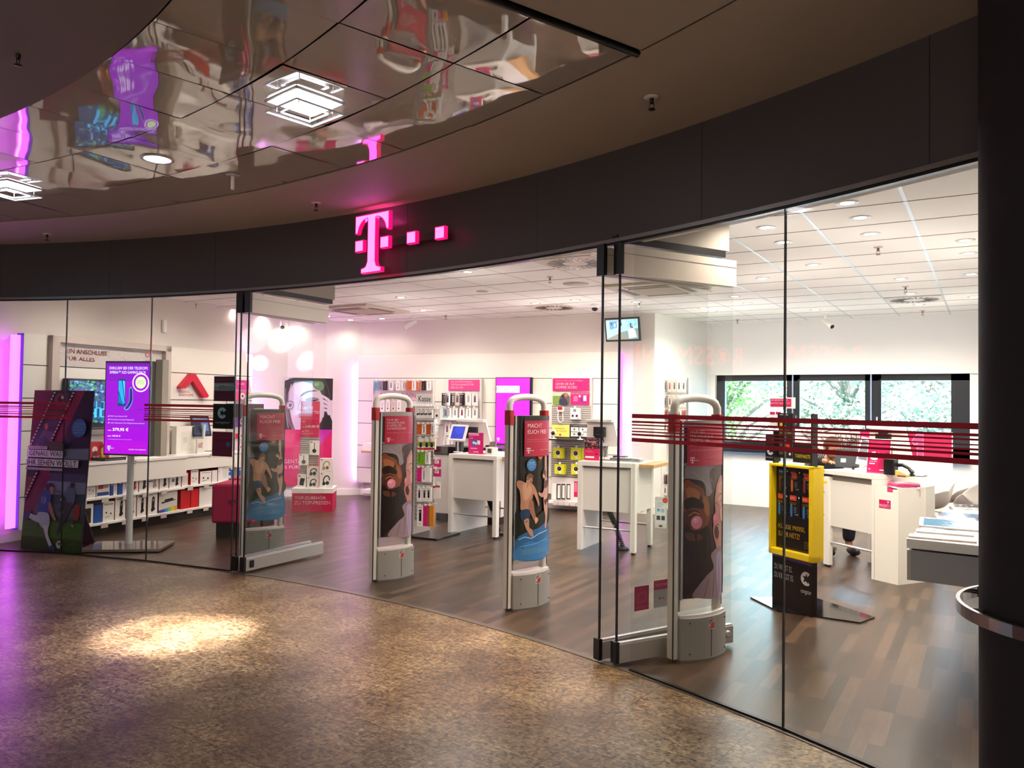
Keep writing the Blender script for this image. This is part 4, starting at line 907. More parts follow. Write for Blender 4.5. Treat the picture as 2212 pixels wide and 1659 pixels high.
def star(A, cx, cy, r, c):
    P = []
    for k in range(10):
        a = radians(-90+36*k+8); q = r*(1 if k % 2 == 0 else .42); P.append((cx+q*cos(a), cy+q*sin(a)*A.W/A.H))
    A._a(P, [[0, 1, 2, 3, 4, 5, 6, 7, 8, 9]], c)
hp((463, 813), (505, 867), 'hanging_poster', 'dark maroon poster with grey photo band, top of the hanging column', h1)
hp((461, 872), (503, 927), 'hanging_poster', 'black poster with a star-cut letter C, middle of the hanging column', h2)
hp((459, 932), (501, 987), 'hanging_poster', 'maroon text poster with blue dot, bottom of the hanging column', h3)
# two magenta stools
def pouf(c, rz, label):
    t = thing('stool_cube', label, 'stool', c, rz, 'magenta cube stools'); PF = C('a31648', .75)
    MB().box(-.235, .235, -.235, .235, .16, .60, PF).build('cushion', t, .028); MB().box(-.19, .19, -.19, .19, 0, .16, C('17120f', .6)).build('plinth', t)
    MB().prism([(-.05, .425), (.05, .425), (.035, .395), (0, .375), (-.035, .395)], -.246, -.2352, C('6c0f30', .7), 'y').build('grip', t)
pouf((-7.34, 6.02, 0), radians(32), 'front magenta cube stool with a grip slot')
pouf((-7.72, 6.55, 0), radians(28), 'rear magenta cube stool behind the other one')
# ======================= LEFT DISPLAY WALL =======================
PANEL = C('ece7df', .35); SEAM = C('2b2a2a', .6)
t = thing('display_unit', 'long white display wall on the left with grey portal frame', 'display wall', LW.o, LW.a); DW = t
xa = LW.q(47, 900)[0]; xb = LW.q(545, 800)[0]; zT = LW.q(50, 718)[1]; zB = LW.q(40, 1145)[1]; zT2 = LW.q(545, 766)[1]; zT = (zT+zT2)/2
seams = [LW.q(60, y)[1] for y in (787, 859, 930, 1002, 1073)]
# recompute seam heights from the left strip in the picture
seams = [LW.q(60, y)[1] for y in (788, 860, 931, 1002, 1073)]
mb = MB().box(xa, xb, .0, .10, zB, zT, PANEL)
for z in seams: mb.box(xa, xb, -.0015, .001, z-.005, z+.005, SEAM)
mb.build('back_panel', t)
MB().box(xa-.004, xa, .0, .1, zB, zT, C('4a3fb0', .4)).box(xb, xb+.004, 0, .1, zB, zT, PANEL).build('end_trim', t)
# light tube behind the left edge: glows on the wall
LEDM = C('e258ff', .4, 0, 2.4); 
tb = MB().box(xa-.10, xa-.004, .045, .07, zB+.02, zT-.02, LEDM).build('light_tube'); tb.location = LW.o; tb.rotation_euler = (0, 0, LW.a); tag(tb, 'glowing violet light strip along the left edge of the left display', 'light strip', 'violet light strips')
light('AREA', 'tube_glow', LW.w(xa-.12, .0, 1.2), 3.2, (.72, .12, 1), .1, to=LW.w(xa-.55, .17, 1.2), sy=1.9)
light('AREA', 'tube_glow', LW.w(xa-.16, -.05, .9), .8, (.72, .12, 1), .1, to=LW.w(xa-.8, -1.2, 0), sy=1.4)
tb = MB().box(xb+.006, xb+.03, .045, .07, zB+.02, zT-.02, LEDM).build('light_tube'); tb.location = LW.o; tb.rotation_euler = (0, 0, LW.a); tag(tb, 'violet light strip at the far end of the left display', 'light strip', 'violet light strips')
light('AREA', 'tube_glow', LW.w(xb+.08, .0, 1.4), 7, (.78, .3, 1), .1, to=LW.w(xb+.8, .17, 1.6), sy=1.9)
# portal frame
px0 = LW.q(105, 730)[0]; px1 = LW.q(362, 760)[0]; FR = C('c9bcb4', .45)
ix0 = px0+.09; ix1 = px1-.09
mb = MB().box(px0, ix0, -.07, 0, zB+.4, zT, FR).box(ix1, px1, -.07, 0, zB+.4, zT, FR).box(px0, px1, -.07, 0, zT-.07, zT, FR); mb.build('portal_frame', t)
# header print
z0h = seams[0]+.006; A = Art(ix1-ix0, zT-.07-z0h, .4); A.rect(0, 0, 1, 1, 'cfc6c4')
r = random.Random(9)
for k in range(70): u = r.random(); v = r.random()*.55; A.poly([(u, v), (u+.02, v), (u+.01, v+.1)], r.choice(('c6bcbb', 'd6cecc', 'beb3b4', 'dcd5d2')))
A.text('EIN ANSCHLUSS', .08, .22, .44, .43, 'b01c38', .014); A.text('FÜR ALLES', .08, .52, .33, .73, 'b01c38', .014)
u = .84; A.ell(u, .22, .018, .0, 'c03048'); A.circ(u, .24, .02, 'c85a70'); A.circ(u, .24, .012, 'cfc6c4')
for i, an in enumerate((-60, -35, -12, 12, 35, 60)):
    a = radians(an-90); A.line((u+.03*cos(a), .86+.03*sin(a)*A.W/A.H), (u+.065*cos(a), .86+.065*sin(a)*A.W/A.H), .007, 'c85a70')
for du in (-.085, .085): A.path([(u+du-.015, .66), (u+du+.015, .66), (u+du+.015, .8), (u+du-.015, .8), (u+du-.015, .66)], .003, 'c85a70')
A.build('header_print', t, ix0, -.002, z0h)
# ledges (counters) and shelves
KEEP = {}
def ledge(xp0, xp1, py_top, off, x_hint, label=None):
    z = LW.q(x_hint, py_top, -off)[1]; return z
xm = LW.q(405, 1000, -.38)[0]; zl = LW.q(404, 984, -.38)[1]
xs0 = px0+.02
MB().box(xs0, xm, -.38, 0, zl-.035, zl, WHITEG).box(xs0, xm, -.37, 0, zl-.26, zl-.04, PANEL).build('ledge', t, .004)
x2 = LW.q(530, 970, -.3)[0]; zl2 = zl
MB().box(xm, x2, -.28, 0, zl2-.035, zl2, WHITEG).box(xm, x2, -.27, 0, zl2-.20, zl2-.04, PANEL).build('ledge', t, .004)
MB().box(xs0+.05, x2, -.26, 0, 0, .12, C('1d1513', .6)).build('plinth', t)
MB().box(xs0, x2, -.05, -.002, .12, zl-.26, C('5c4440', .6)).build('lower_panel', t)
for px, py in ((293, 997), (455, 983)):
    x, z = LW.q(px, py, -.38 if px < 400 else -.28); y = -.37 if px < 400 else -.27; MB().lathe([(0, y-.012), (.02, y-.012), (.03, y-.004), (.032, y)], C('e6e2da', .3), (x, 0, z), 16, 'y').lathe([(0, y-.0125), (.014, y-.0125)], GREY, (x, 0, z), 12, 'y').build('lock_button', t)
# shelf boards
zs1 = LW.q(300, 1085, -.36)[1]; zs1 = LW.q(397, 1052, -.36)[1]; zs2 = LW.q(397, 1101, -.36)[1]
zs3 = LW.q(455, 1043, -.28)[1]; zs4 = LW.q(450, 1092, -.28)[1]
mbs = []
for (a, b, z, d) in ((xs0+.02, xm-.01, zs1, .36), (xs0+.02, xm-.01, zs2, .36), (xm+.01, x2, zs3, .28), (xm+.01, x2, zs4, .28)):
    MB().box(a, b, -d, -.03, z-.028, z, WHITEG).build('shelf', t, .003)
    mb = MB(); n = int((b-a)/.28)
    for k in range(n): x = a+.1+k*.28; mb.box(x, x+.09, -d-.006, -d-.001, z-.062, z-.012, C('c9bcb6', .4))
    mb.build('price_tag_holder', t)
# boxed phones and routers on the shelves
NCOL = {'c9c5c0': 'white', 'b8151f': 'red', '1f4fa0': 'blue', 'd0136a': 'magenta', '2a2a2c': 'black'}
def phone_icon(A, c='1b1a1c', u=.62, s=1):
    A.blob([(u-.12*s, .25), (u+.1*s, .22), (u+.08*s, .7), (u-.16*s, .74)], c); A.blob([(u-.2*s, .72), (u+.05*s, .66), (u+.16*s, .78), (u-.16*s, .88)], c); A.rect(u-.07*s, .3, u+.05*s, .4, '8a9aa0')
def pbox(fr, x, y, z, w, d, h, front, side, artf, name, label, cat, group=None, rz=0):
    p = fr.w(x, y, z); t = thing(name, label, cat, p, fr.a+rz, group)
    m1 = C(front, .4); m2 = C(side, .4)
    mb = MB().add([(0, 0, 0), (w, 0, 0), (w, 0, h), (0, 0, h)], [(0, 1, 2, 3)], m1); mb.add([(0, 0, 0), (w, 0, 0), (w, d, 0), (0, d, 0), (0, 0, h), (w, 0, h), (w, d, h), (0, d, h)], [(3, 2, 1, 0), (4, 5, 6, 7), (1, 2, 6, 5), (2, 3, 7, 6), (3, 0, 4, 7)], m2)
    mb.build('carton', t)
    if artf:
        A = Art(w, h, .4); artf(A); A.build('print', t, 0, -.0006, 0)
    return t
def a_phone(A): A.rect(.12, .08, .55, .13, '9a9794'); phone_icon(A)
def a_phonew(A): A.rect(.12, .08, .55, .13, '9a9794'); A.circ(.25, .38, .13, 'c22030'); A.rect(0, .5, .4, .56, '2c62a8'); phone_icon(A, '9c958c')
def a_phoner(A): A.rect(.12, .1, .5, .16, '9a9794'); phone_icon(A, 'a61a24')
def a_blue(A): A.rect(0, 0, .45, 1, '1f4fa0'); A.rect(.5, .1, .9, .2, '8a8c90'); A.line((.62, .75), (.75, .4), .05, '9a9aa0'); A.line((.8, .75), (.72, .45), .05, '9a9aa0'); A.circ(.2, .4, .1, 'dfe7f2')
def a_avm(A): A.rect(0, .05, .7, .12, '3a3f55'); A.rect(.1, .28, .5, .62, 'b3202c'); A.rect(.5, .3, .9, .6, '9aa2a8'); A.rect(.05, .78, .95, .95, '2b4a8a')
def a_cam(A): A.rect(.1, .1, .9, .16, '9a9794'); A.circ(.3, .55, .07, '1c1c1e'); A.circ(.7, .62, .07, '1c1c1e'); A.line((.2, .8), (.6, .75), .03, '55504c')
def a_router(A): A.blob([(.42, .12), (.9, .1), (.9, .78), (.5, .82)], 'dcd8d4'); A.line((.02, .58), (.17, .53), .025, 'c8245c'); A.rect(.5, .04, .8, .07, 'a5a19c')
def a_print(A):
    for i, c_ in enumerate(('5a2a80', '3c50b0', '4a9cc0', '8fc070', 'd8c840', 'e0a040')): A.poly([(i/6, 1), ((i+1)/6, 1), ((i+1)/6, .86-.02*i), (i/6, .88-.02*i)], c_)
    A.poly([(.15, .52), (.9, .46), (.9, .49), (.15, .60)], '2a2624'); A.poly([(.3, .42), (.75, .38), (.78, .47), (.32, .53)], '16130f'); A.rect(.1, .06, .35, .09, '8a8680')
def a_bigphone(A): A.rect(.12, .1, .45, .14, '9a9794'); A.rect(.22, .4, .42, .6, '2c62a8'); phone_icon(A, '16161a', .66, .7); A.circ(.9, .12, .07, 'c22030')
ROW1 = [(187, .11, .20, 'e6e3dd', 'e6e3dd', a_cam, 'white carton with two small dark dots'), (197, .17, .23, 'e6e3dd', 'dad7d2', a_avm, 'white router carton with red square print'), (216, .09, .2, 'e6e3dd', '1f4fa0', a_blue, 'white and blue telephone carton'), (232, .14, .22, 'e6e3dd', '1f4fa0', a_blue, 'blue striped carton with silver handset'),
        (253, .13, .24, 'e8e4de', 'b8151f', a_phoner, 'red-sided carton with red cordless phone'), (272, .13, .24, 'e8e4de', 'b8151f', a_phone, 'red-sided carton behind the white pole'), (294, .15, .24, 'e8e4de', 'b8151f', a_phonew, 'carton with silver cordless phone and red dot'), (313, .14, .24, 'e8e4de', 'b8151f', a_phone, 'carton with slim black cordless phone'),
        (332, .19, .19, 'e8e4de', '8c2428', a_bigphone, 'wide low carton with black phone'), (362, .22, .20, 'e9e6e1', 'b8151f', a_router, 'large white router carton at the shelf end')]
ROW2 = [(183, .11, .22, 'e6e3dd', 'dad7d2', lambda A: A.rect(.0, .2, .75, .95, '1c1b1c'), 'carton with a large black speaker print'), (200, .10, .20, '1f4fa0', '1f4fa0', None, 'plain blue carton'), (213, .15, .22, 'e8e4de', 'c9c5c0', a_cam, 'white carton with small camera parts'),
        (243, .14, .26, 'e8e4de', 'b8151f', a_phone, 'carton with black phone left of the pole'), (264, .14, .26, 'e8e4de', 'b8151f', a_phone, 'carton with black phone behind the pole'), (286, .13, .26, 'e8e4de', 'b8151f', a_phone, 'carton with black phone right of the pole'), (303, .16, .26, 'e8e4de', 'b8151f', a_phone, 'carton with black phone beside the printer box'),
        (343, .29, .27, 'ddd8d0', '4a1c58', a_print, 'large printer carton with rainbow edge')]
for row, z, rn in ((ROW1, zs1, 'upper'), (ROW2, zs2, 'lower')):
    last = xs0
    for (px, w_, h_, fc, sc, af, ds) in row:
        x = max(LW.q(px, 1090, -.33)[0], last+.012); 
        if x+w_ > xm-.01: w_ = xm-.02-x
        pbox(LW, x, -.33, z, w_, .22, h_, fc, sc, af, 'product_box', ds+' on the %s left shelf' % rn, 'product box', 'cartons on the %s left shelf' % rn); last = x+w_
ROW3 = [(393, .10, .16, 'd9d4d0', 'd5243c', None, 'low pale carton with red side'), (412, .13, .19, 'e8e4de', 'd0142c', a_cam, 'white carton with red side and camera'), (432, .20, .16, 'ece9e4', 'a01020', a_cam, 'low wide white carton'), (453, .10, .16, 'ece9e4', 'd0136a', None, 'small white carton with magenta side'), (466, .20, .30, 'ece9e4', '7c1018', a_router, 'tall white carton with dark red side')]
last = xm+.02
for (px, w_, h_, fc, sc, af, ds) in ROW3:
    x = max(LW.q(px, 1040, -.25)[0], last+.012); pbox(LW, x, -.25, zs3, w_, .18, h_, fc, sc, af, 'product_box', ds+' on the upper shelf beside the stools', 'product box', 'cartons on the upper shelf near the stools'); last = x+w_
last = xm+.02
for (px, w_, h_, fc, sc, af, ds) in [(388, .16, .24, 'c8101e', 'b01018', None, 'first red carton'), (401, .13, .24, 'd01422', 'b01018', None, 'second red carton'), (415, .34, .25, 'ece8e2', 'c01422', lambda A: A.rect(.3, .1, .7, .14, 'b9b5b0'), 'wide white carton')]:
    x = max(LW.q(px, 1085, -.25)[0], last+.012); pbox(LW, x, -.25, zs4, w_, .18, h_, fc, sc, af, 'product_box', ds+' on the lower shelf beside the stools', 'product box', 'cartons on the lower shelf near the stools'); last = x+w_
# wall TV
x0, z0, x1, z1 = LW.r((144, 818), (262, 938), -.08); z1 = LW.q(144, 817, -.08)[1]; z0 = LW.q(200, 922, -.08)[1]
t = thing('television', 'wall television showing green trees and large blue letters', 'television', LW.w(x0, -.08, z0), LW.a)
MB().box(0, x1-x0, -.02, .06, 0, z1-z0, BLACK).build('case', t, .003); W, H = x1-x0-.05, z1-z0-.075; A = Art(W, H, .2, .9); A.rect(0, 0, 1, 1, '0c3a6a')
r = random.Random(4)
for k in range(150): u, v = r.random(), r.random()*.5; A.ell(u, v, .02+.03*r.random(), .02, r.choice(('0f5a38', '2f8f40', '1a3f7a', '4a3f8c', '6aa8d8', '12305a')), n=7)
A.text('ULTRA', .3, .48, 1, .66, '3aa0e0', .02); A.text('HD', .25, .66, .8, .88, '4ab4f0', .03)
for k in range(60): u, v = r.random(), .84+.16*r.random(); A.ell(u, v, .02+.02*r.random(), .02, r.choice(('146a3a', '2fa050', '0f4a8a')), n=7)
A.build('screen', t, .025, -.021, .05); MB().text if False else None
# soundbar and red merchandise on the ledge
t = thing('soundbar', 'grey soundbar under the left television', 'speaker', LW.w(x0+.1, -.06, z0-.10), LW.a); MB().rbox(0, x1-x0-.1, -.03, .04, 0, .07, GREY, .015, axis='x').build('body', t)
t = thing('router', 'dark flat router on the left ledge under the television', 'router', LW.w(x0+.28, -.33, zl), LW.a); MB().rbox(0, .32, 0, .2, 0, .035, C('1a1718', .2), .01).build('case', t, .004); MB().box(.03, .29, -.001, .001, .012, .02, C('6a6a70', .3)).build('light_row', t)
for k, (px, w_, h_, c_, ds) in enumerate([(196, .16, .14, 'c01820', 'red display box with a football picture'), (214, .14, .12, 'b0221c', 'smaller red display box with yellow figure')]):
    x, _ = LW.q(px, 955, -.15); af = (lambda A: (A.circ(.35, .4, .22, 'e8d8d0'), A.blob([(.2, .55), (.5, .5), (.6, .9), (.15, .9)], '701018'), A.text('SPORT', .2, .75, .8, .9, 'f0d0c0'))) if k == 0 else (lambda A: (A.blob([(.2, .3), (.5, .25), (.6, .8), (.3, .8)], 'c9a040'), A.circ(.7, .5, .15, 'f0e6e0')))
    pbox(LW, x, -.15, zl, w_, .1, h_*1.5, c_, '7c1018', af, 'display_box', ds+' on the left ledge', 'display box')
# magenta roof sign with its lettering
def q0(px, py): return LW.q(px, py, -.03)
t = thing('roof_logo', 'red angular roof shape mounted on the left display', 'wall sign', LW.o, LW.a)
ro = [q0(*p) for p in ((409, 807), (418, 807), (447, 855), (443, 859), (436, 859), (412, 823), (396, 839), (385, 839), (385, 835))]
MB().prism(ro, -.07, .0, C('cf1238', .4), 'y').build('roof', t, .003)
x0_, z1_ = LW.q(386, 843); x1_, z0_ = LW.q(417, 857)
A = Art(x1_-x0_, z1_-z0_, .4); A.text('MAGENTA', 0, .05, .75, .42, 'c83a50', .004); A.text('SMARTHOME', 0, .58, 1, .95, 'c83a50', 0); A.build('lettering', t, x0_, -.002, z0_)
# tablet on stand, card holder, smart home parts behind acrylic
x, z = LW.q(428, 918, -.2); zl_ = zl2
t = thing('tablet_stand', 'black tablet tilted on a white stand on the ledge', 'tablet', LW.w(x, -.2, zl_), LW.a)
mb = MB().box(-.02, .30, -.008, .008, z-zl_-.15, z-zl_+.13, C('1a2030', .3)); mb.xf(Matrix.Translation((0, 0, 0))@Matrix.Rotation(radians(-14), 4, 'X')); mb.build('tablet', t)
A = Art(.27, .23, .2, .5); A.rect(0, 0, 1, 1, '2a3f66'); A.rect(0, 0, 1, .12, '7a94ac'); A.rect(.05, .2, .45, .9, '1c2438'); A.rect(.52, .3, .95, .8, '5c8cc0'); o = A.build('screen', t, .005, -.009, z-zl_-.125); o.rotation_euler = (radians(-14), 0, 0)
MB().tube([(.14, .05, 0), (.14, .03, z-zl_)], .02, WHITE, 10).lathe([(.07, 0), (.07, .008), (0, .01)], WHITE, (.14, .05, 0), 16).build('stand', t)
pbox(LW, LW.q(424, 950, -.22)[0], -.24, zl2, .11, .03, .19, 'ece8e2', 'dcd8d2', lambda A: (A.poly([(.1, .3), (.9, .22), (.85, .42), (.15, .5)], 'd0a58c'), A.text('MAGENTA', .2, .5, .8, .6, 'b04060')), 'card_holder', 'small white leaflet holder in front of the black tablet', 'leaflet holder')
pbox(LW, LW.q(379, 930, -.1)[0], -.12, zl2, .38, .08, .36, 'f2efe6', 'e8e4da', lambda A: (A.rect(.2, .2, .8, .9, 'e6e3d8'), A.rect(.3, .4, .5, .6, 'd2cfc6'), A.rect(.55, .35, .7, .7, 'dcd9d0')), 'acrylic_case', 'milky display case with smart home parts on the ledge', 'display case')
# accessory column at the far end of the left display
x0, z0, x1, z1 = LW.r((503, 820), (524, 985), -.02); xx1 = LW.q(534, 900)[0]
t = thing('accessory_rack', 'narrow slat panel with pink packages at the far end of the left display', 'accessory panel', LW.o, LW.a)
MB().box(x0-.1, xx1, -.02, 0, zl2+.0, z1+.03, C('dcd8d4', .4)).build('slat_board', t)
MB().box(x0-.12, xx1+.12, -.2, -.02, LW.q(505, 893)[1]-.05, LW.q(505, 875)[1]+.02, C('2a2220', .3)).box(x0+.25, xx1+.1, -.202, -.2, LW.q(505, 890)[1], LW.q(505, 882)[1], C('c79a62', .4)).build('dark_shelf', t)
for k, (ya, yb, c_, ds) in enumerate([(821, 842, 'd61f8c', 'magenta header card'), (845, 866, 'e03a80', 'pink speaker pack'), (898, 922, '9a4fc0', 'violet headphone pack'), (936, 946, 'd01c30', 'red square pack'), (955, 975, 'dcb6cc', 'pale pink pack')]):
    za = LW.q(515, ya)[1]; zb_ = LW.q(515, yb)[1]
    pbox(LW, x0+.03, -.06, zb_, .26, .035, za-zb_, c_, 'e8e4e0', (lambda A: (A.text('TELEKOM', .1, .3, .6, .5, 'f8e0ee'),)) if k == 0 else (lambda A: (A.circ(.5, .5, .18, 'f0e4ea'), A.circ(.5, .5, .09, '6a3a5a'))), 'hanging_pack', ds+' on the narrow panel beside the hanging posters', 'package')
for k, (px, py, w_, h_) in enumerate([(478, 1025, .14, .18), (491, 1025, .12, .16), (515, 1022, .2, .2), (487, 1048, .14, .16), (510, 1048, .14, .16)]):
    x, z = LW.q(px, py, -.2); pbox(LW, x, -.2, z-h_/2-.02, w_, .1, h_, '1f5fb8', 'e8e6e2', lambda A: (A.circ(.4, .6, .2, 'e8e8ea'), A.rect(.1, .1, .5, .2, 'c9d8f0')), 'blue_pack', 'blue and white router pack, %s of five at the far end of the left display' % ORD[k], 'package', 'blue packs at the far left display end')
# ======================= CORNER: poster and headphone stand =======================
d = (k2-kL1); CF = Frame(kL1.x, kL1.y, atan2(d.y, d.x))
x0, z0, x1, z1 = CF.r((598, 815), (715, 1048), -.05)
t = thing('wall_poster', 'large poster of a woman with headphones above a magenta field', 'poster', CF.w(x0, -.05, z0), CF.a)
W, H = x1-x0, z1-z0; MB().box(0, W, 0, .05, 0, H, C('e4d8de', .5)).build('board', t)
A = Art(W, H, .45); A.rect(0, 0, 1, 1, 'c4165c')
A.rect(0, 0, 1, .48, 'a89ca2'); A.poly([(.0, .0), (.22, .0), (.12, .1), (.04, .2), (0, .2)], 'd5c9d0')
# hair mass, forehead and cheek
A.poly([(.14, .03), (.3, 0), (1, 0), (1, .48), (.12, .48), (.06, .3), (.08, .14)], '2a2126')
A.poly([(.30, .05), (.45, .035), (.62, .05), (.74, .09), (.80, .15), (.84, .22), (.86, .30), (.84, .37), (.78, .42), (.66, .46), (.50, .48), (.34, .48), (.28, .40), (.24, .30), (.22, .20), (.24, .11)], 'cfc2c6')
A.poly([(.34, .06), (.50, .05), (.60, .09), (.58, .14), (.44, .18), (.34, .16), (.30, .10)], 'ddd2d5'); A.poly([(.36, .24), (.5, .26), (.62, .25), (.66, .32), (.58, .38), (.42, .38), (.34, .32)], 'd9cdd0')
A.poly([(.24, .11), (.22, .2), (.24, .3), (.28, .4), (.34, .48), (.28, .48), (.2, .4), (.17, .28), (.18, .16)], '6a5c62'); A.path([(.2, .12), (.19, .22), (.23, .34), (.28, .46)], .012, '3a2e34'); A.path([(.16, .1), (.15, .22), (.18, .36), (.22, .47)], .012, '9c8e94')
# brow, closed lashes, nose, lips
A.poly([(.42, .165), (.48, .135), (.56, .118), (.66, .112), (.74, .122), (.66, .124), (.57, .132), (.49, .15), (.43, .178)], '33272b')
A.poly([(.50, .205), (.56, .185), (.64, .178), (.72, .182), (.76, .196), (.68, .200), (.60, .208), (.53, .216)], '8a7a80'); A.poly([(.48, .222), (.56, .214), (.64, .205), (.72, .198), (.77, .2), (.70, .212), (.60, .222), (.5, .232)], '1f1619')
for k in range(7): A.line((.52+.035*k, .222-.004*k), (.505+.035*k, .240-.004*k), .007, '1f1619')
A.path([(.44, .19), (.40, .24), (.375, .285), (.40, .298), (.44, .295)], .010, '9a8a90'); A.poly([(.37, .345), (.42, .33), (.50, .335), (.56, .345), (.50, .352), (.42, .352)], '8c6a72'); A.poly([(.38, .355), (.45, .356), (.54, .352), (.48, .372), (.42, .374)], 'a87e88')
# headphones
A.path([(.26, .06), (.22, .14), (.22, .22)], .022, 'b9aeb4'); A.ell(.24, .255, .075, .085, '8c8288', 15); A.ell(.24, .255, .052, .06, 'c9c0c6', 15); A.ell(.245, .255, .028, .034, '6a5f66', 15)
A.path([(.86, .03), (.93, .12), (.95, .22)], .02, '4a3f46'); A.blob([(.62, .035), (.78, .03), (.84, .07), (.8, .115), (.68, .10)], '5c8a58'); A.blob([(.66, .05), (.74, .045), (.74, .07), (.68, .075)], '86ae7c')
# hand with separate fingers
for (x0_, y0_, x1_, y1_, w_) in ((.80, .165, .97, .225, .05), (.80, .205, .98, .262, .052), (.82, .25, .99, .298, .05), (.85, .295, 1.0, .328, .045)):
    A.path([(x0_, y0_), ((x0_+x1_)/2, (y0_+y1_)/2-.008), (x1_, y1_)], w_, 'd3c7cb'); A.circ(x0_, y0_, w_/2, 'd3c7cb'); A.line((x0_+.03, y0_+.02), (x1_, y1_+.012), .007, '8f8288')
A.poly([(.92, .22), (1, .2), (1, .40), (.95, .38), (.9, .32)], 'd3c7cb'); A.poly([(.82, .37), (.95, .34), (1, .40), (1, .48), (.78, .48)], '1f161b')
A.poly([(.72, .48), (1, .48), (1, .5), (.72, .72)], 'b8189a'); A.poly([(.7, .68), (.98, .5), (1, .48), (1, .9), (.7, .9)], 'c8105c')
A.text('MAGENTA', .02, .755, .46, .79, 'f6e2ea', .012); A.text('EINS FÜRS', .02, .805, .46, .84, 'f6e2ea', .004); A.build('print', t, 0, -.001, 0)
# promo stand
SF = Frame(-8.263, 7.67, atan2(8.005-7.67, -7.818+8.263)); SW = .557
t = thing('promo_stand', 'low magenta and white promo stand with tall sign and slat board', 'display stand', SF.o, SF.a)
MB().box(0, SW, 0, .42, 0, .255, C('c41048', .45)).box(-.005, SW+.005, -.005, .43, .255, .32, WHITE).build('plinth', t)
A = Art(SW, .255, .4); A.text('TOP-ZUBEHÖR', .07, .14, .83, .34, 'fbe9ef', .016); A.text('ZU TOP-PREISEN', .06, .42, .94, .62, 'fbe9ef', .016); A.build('lettering', t, 0, -.0005, 0)
xa_, za_ = SF.q(647, 1050, .2); xb_, zb_ = SF.q(691, 867, .2); zc_ = SF.q(650, 944, .2)[1]
SL = C('a8a4a2', .5)
def slat(mb, x0, x1, y, z0, z1, pitch=.03, c=None, c2=None):
    mb.box(x0, x1, y, y+.015, z0, z1, c or C('c2bcb8', .45)); z = z0+pitch/2
    while z < z1: mb.box(x0, x1, y-.004, y, z-.004, z+.005, c2 or C('6f6a68', .6)); z += pitch
    return mb
slat(MB(), xa_, xb_, .2, .32, zc_).build('slat_board', t); MB().box(xa_, xb_, .19, .215, zc_, zb_, C('c8124e', .45)).build('sign_board', t)
A = Art(xb_-xa_, zb_-zc_, .4); A.text('SATTE', .06, .15, .66, .23, 'fbe9ef', .02); A.text('RABATTE!', .06, .27, .98, .35, 'fbe9ef', .02); A.rect(0, .49, 1, .495, 'e08aa8'); A.text('Bose', .06, .55, .25, .58, 'f2c4d2'); A.text('statt', .06, .71, .24, .74, 'f6d9e2'); A.text('149,95 €', .28, .66, .98, .75, 'fbe9ef', .02); A.line((.26, .72), (1, .69), .02, 'fbe9ef'); A.text('nur 77 €', .06, .8, .45, .86, 'fbe9ef', .015); A.text('SoundTouch wireless', .06, .89, .7, .92, 'f2b4c8', 0); A.build('sign_print', t, xa_, .189, zc_)
def a_hp(c):
    def f(A):
        A.rect(.08, .05, .2, .15, 'd8502a'); A.path([(.32, .7), (.3, .45), (.45, .25), (.65, .22), (.78, .35), (.78, .5)], .09, c); A.ell(.34, .72, .13, .15, c, 20); A.ell(.62, .68, .14, .16, c, 10); A.ell(.62, .68, .07, .08, '4a4644', 10); A.rect(.5, .92, .95, .95, 'c9bfb8')
    return f
def a_spk(A): A.rect(.1, .06, .35, .16, 'd8502a'); A.poly([(.35, .25), (.85, .3), (.7, .85), (.2, .8)], '2c2a2c'); A.circ(.55, .6, .05, 'd8502a')
def a_hang(A): A.rect(.1, .04, .3, .12, 'c83028'); A.line((.5, .1), (.5, .6), .08, '2c2a2c'); A.circ(.5, .7, .22, '1c1a1c')
for (a, b, c1, c2_, af, nm, ds, yy) in [((643, 1025), (661, 1051), 'ece8e4', 'bdb8b4', a_spk, 'speaker_box', 'white carton with slanted dark speaker', .1), ((663, 1030), (688, 1051), 'e8e2dc', 'd8702a', a_hp('2c2a2c'), 'headphone_box', 'lower white and orange headphone carton in the middle', .1), ((663, 1007), (689, 1030), 'e8e2dc', 'd8702a', a_hp('2c2a2c'), 'headphone_box', 'upper white and orange headphone carton in the middle', .1),
      ((691, 1020), (717, 1051), 'f0ebe6', 'd8d0ca', a_hp('18171a'), 'headphone_box', 'white carton with black headphones at the right front', .06), ((691, 990), (717, 1020), 'f0ebe6', 'd8d0ca', a_hp('c09468'), 'headphone_box', 'white carton with tan headphones stacked on top at the right', .06)]:
    xx0, zz0, xx1_, zz1 = SF.r(a, b, yy)
    if b[1] == 1051: zz0 = .32
    if b[1] == 1030: zz0 = SF.q(663, 1030, .1)[1]
    pbox(SF, xx0, yy, zz0, xx1_-xx0, .09, zz1-zz0, c1, c2_, af, nm, ds+' on the promo stand', 'headphone box' if 'head' in nm else 'speaker box')
for (a, b, af, ds) in [((669, 953), (689, 983), a_hang, 'white hanging pack with black headset on the slat board'), ((646, 981), (666, 1005), a_hang, 'pale hanging pack lower left on the slat board')]:
    xx0, zz0, xx1_, zz1 = SF.r(a, b, .15); pbox(SF, xx0, .15, zz0, xx1_-xx0, .03, zz1-zz0, 'ece8e4', 'd8d4d0', af, 'hanging_pack', ds+' of the promo stand', 'package')
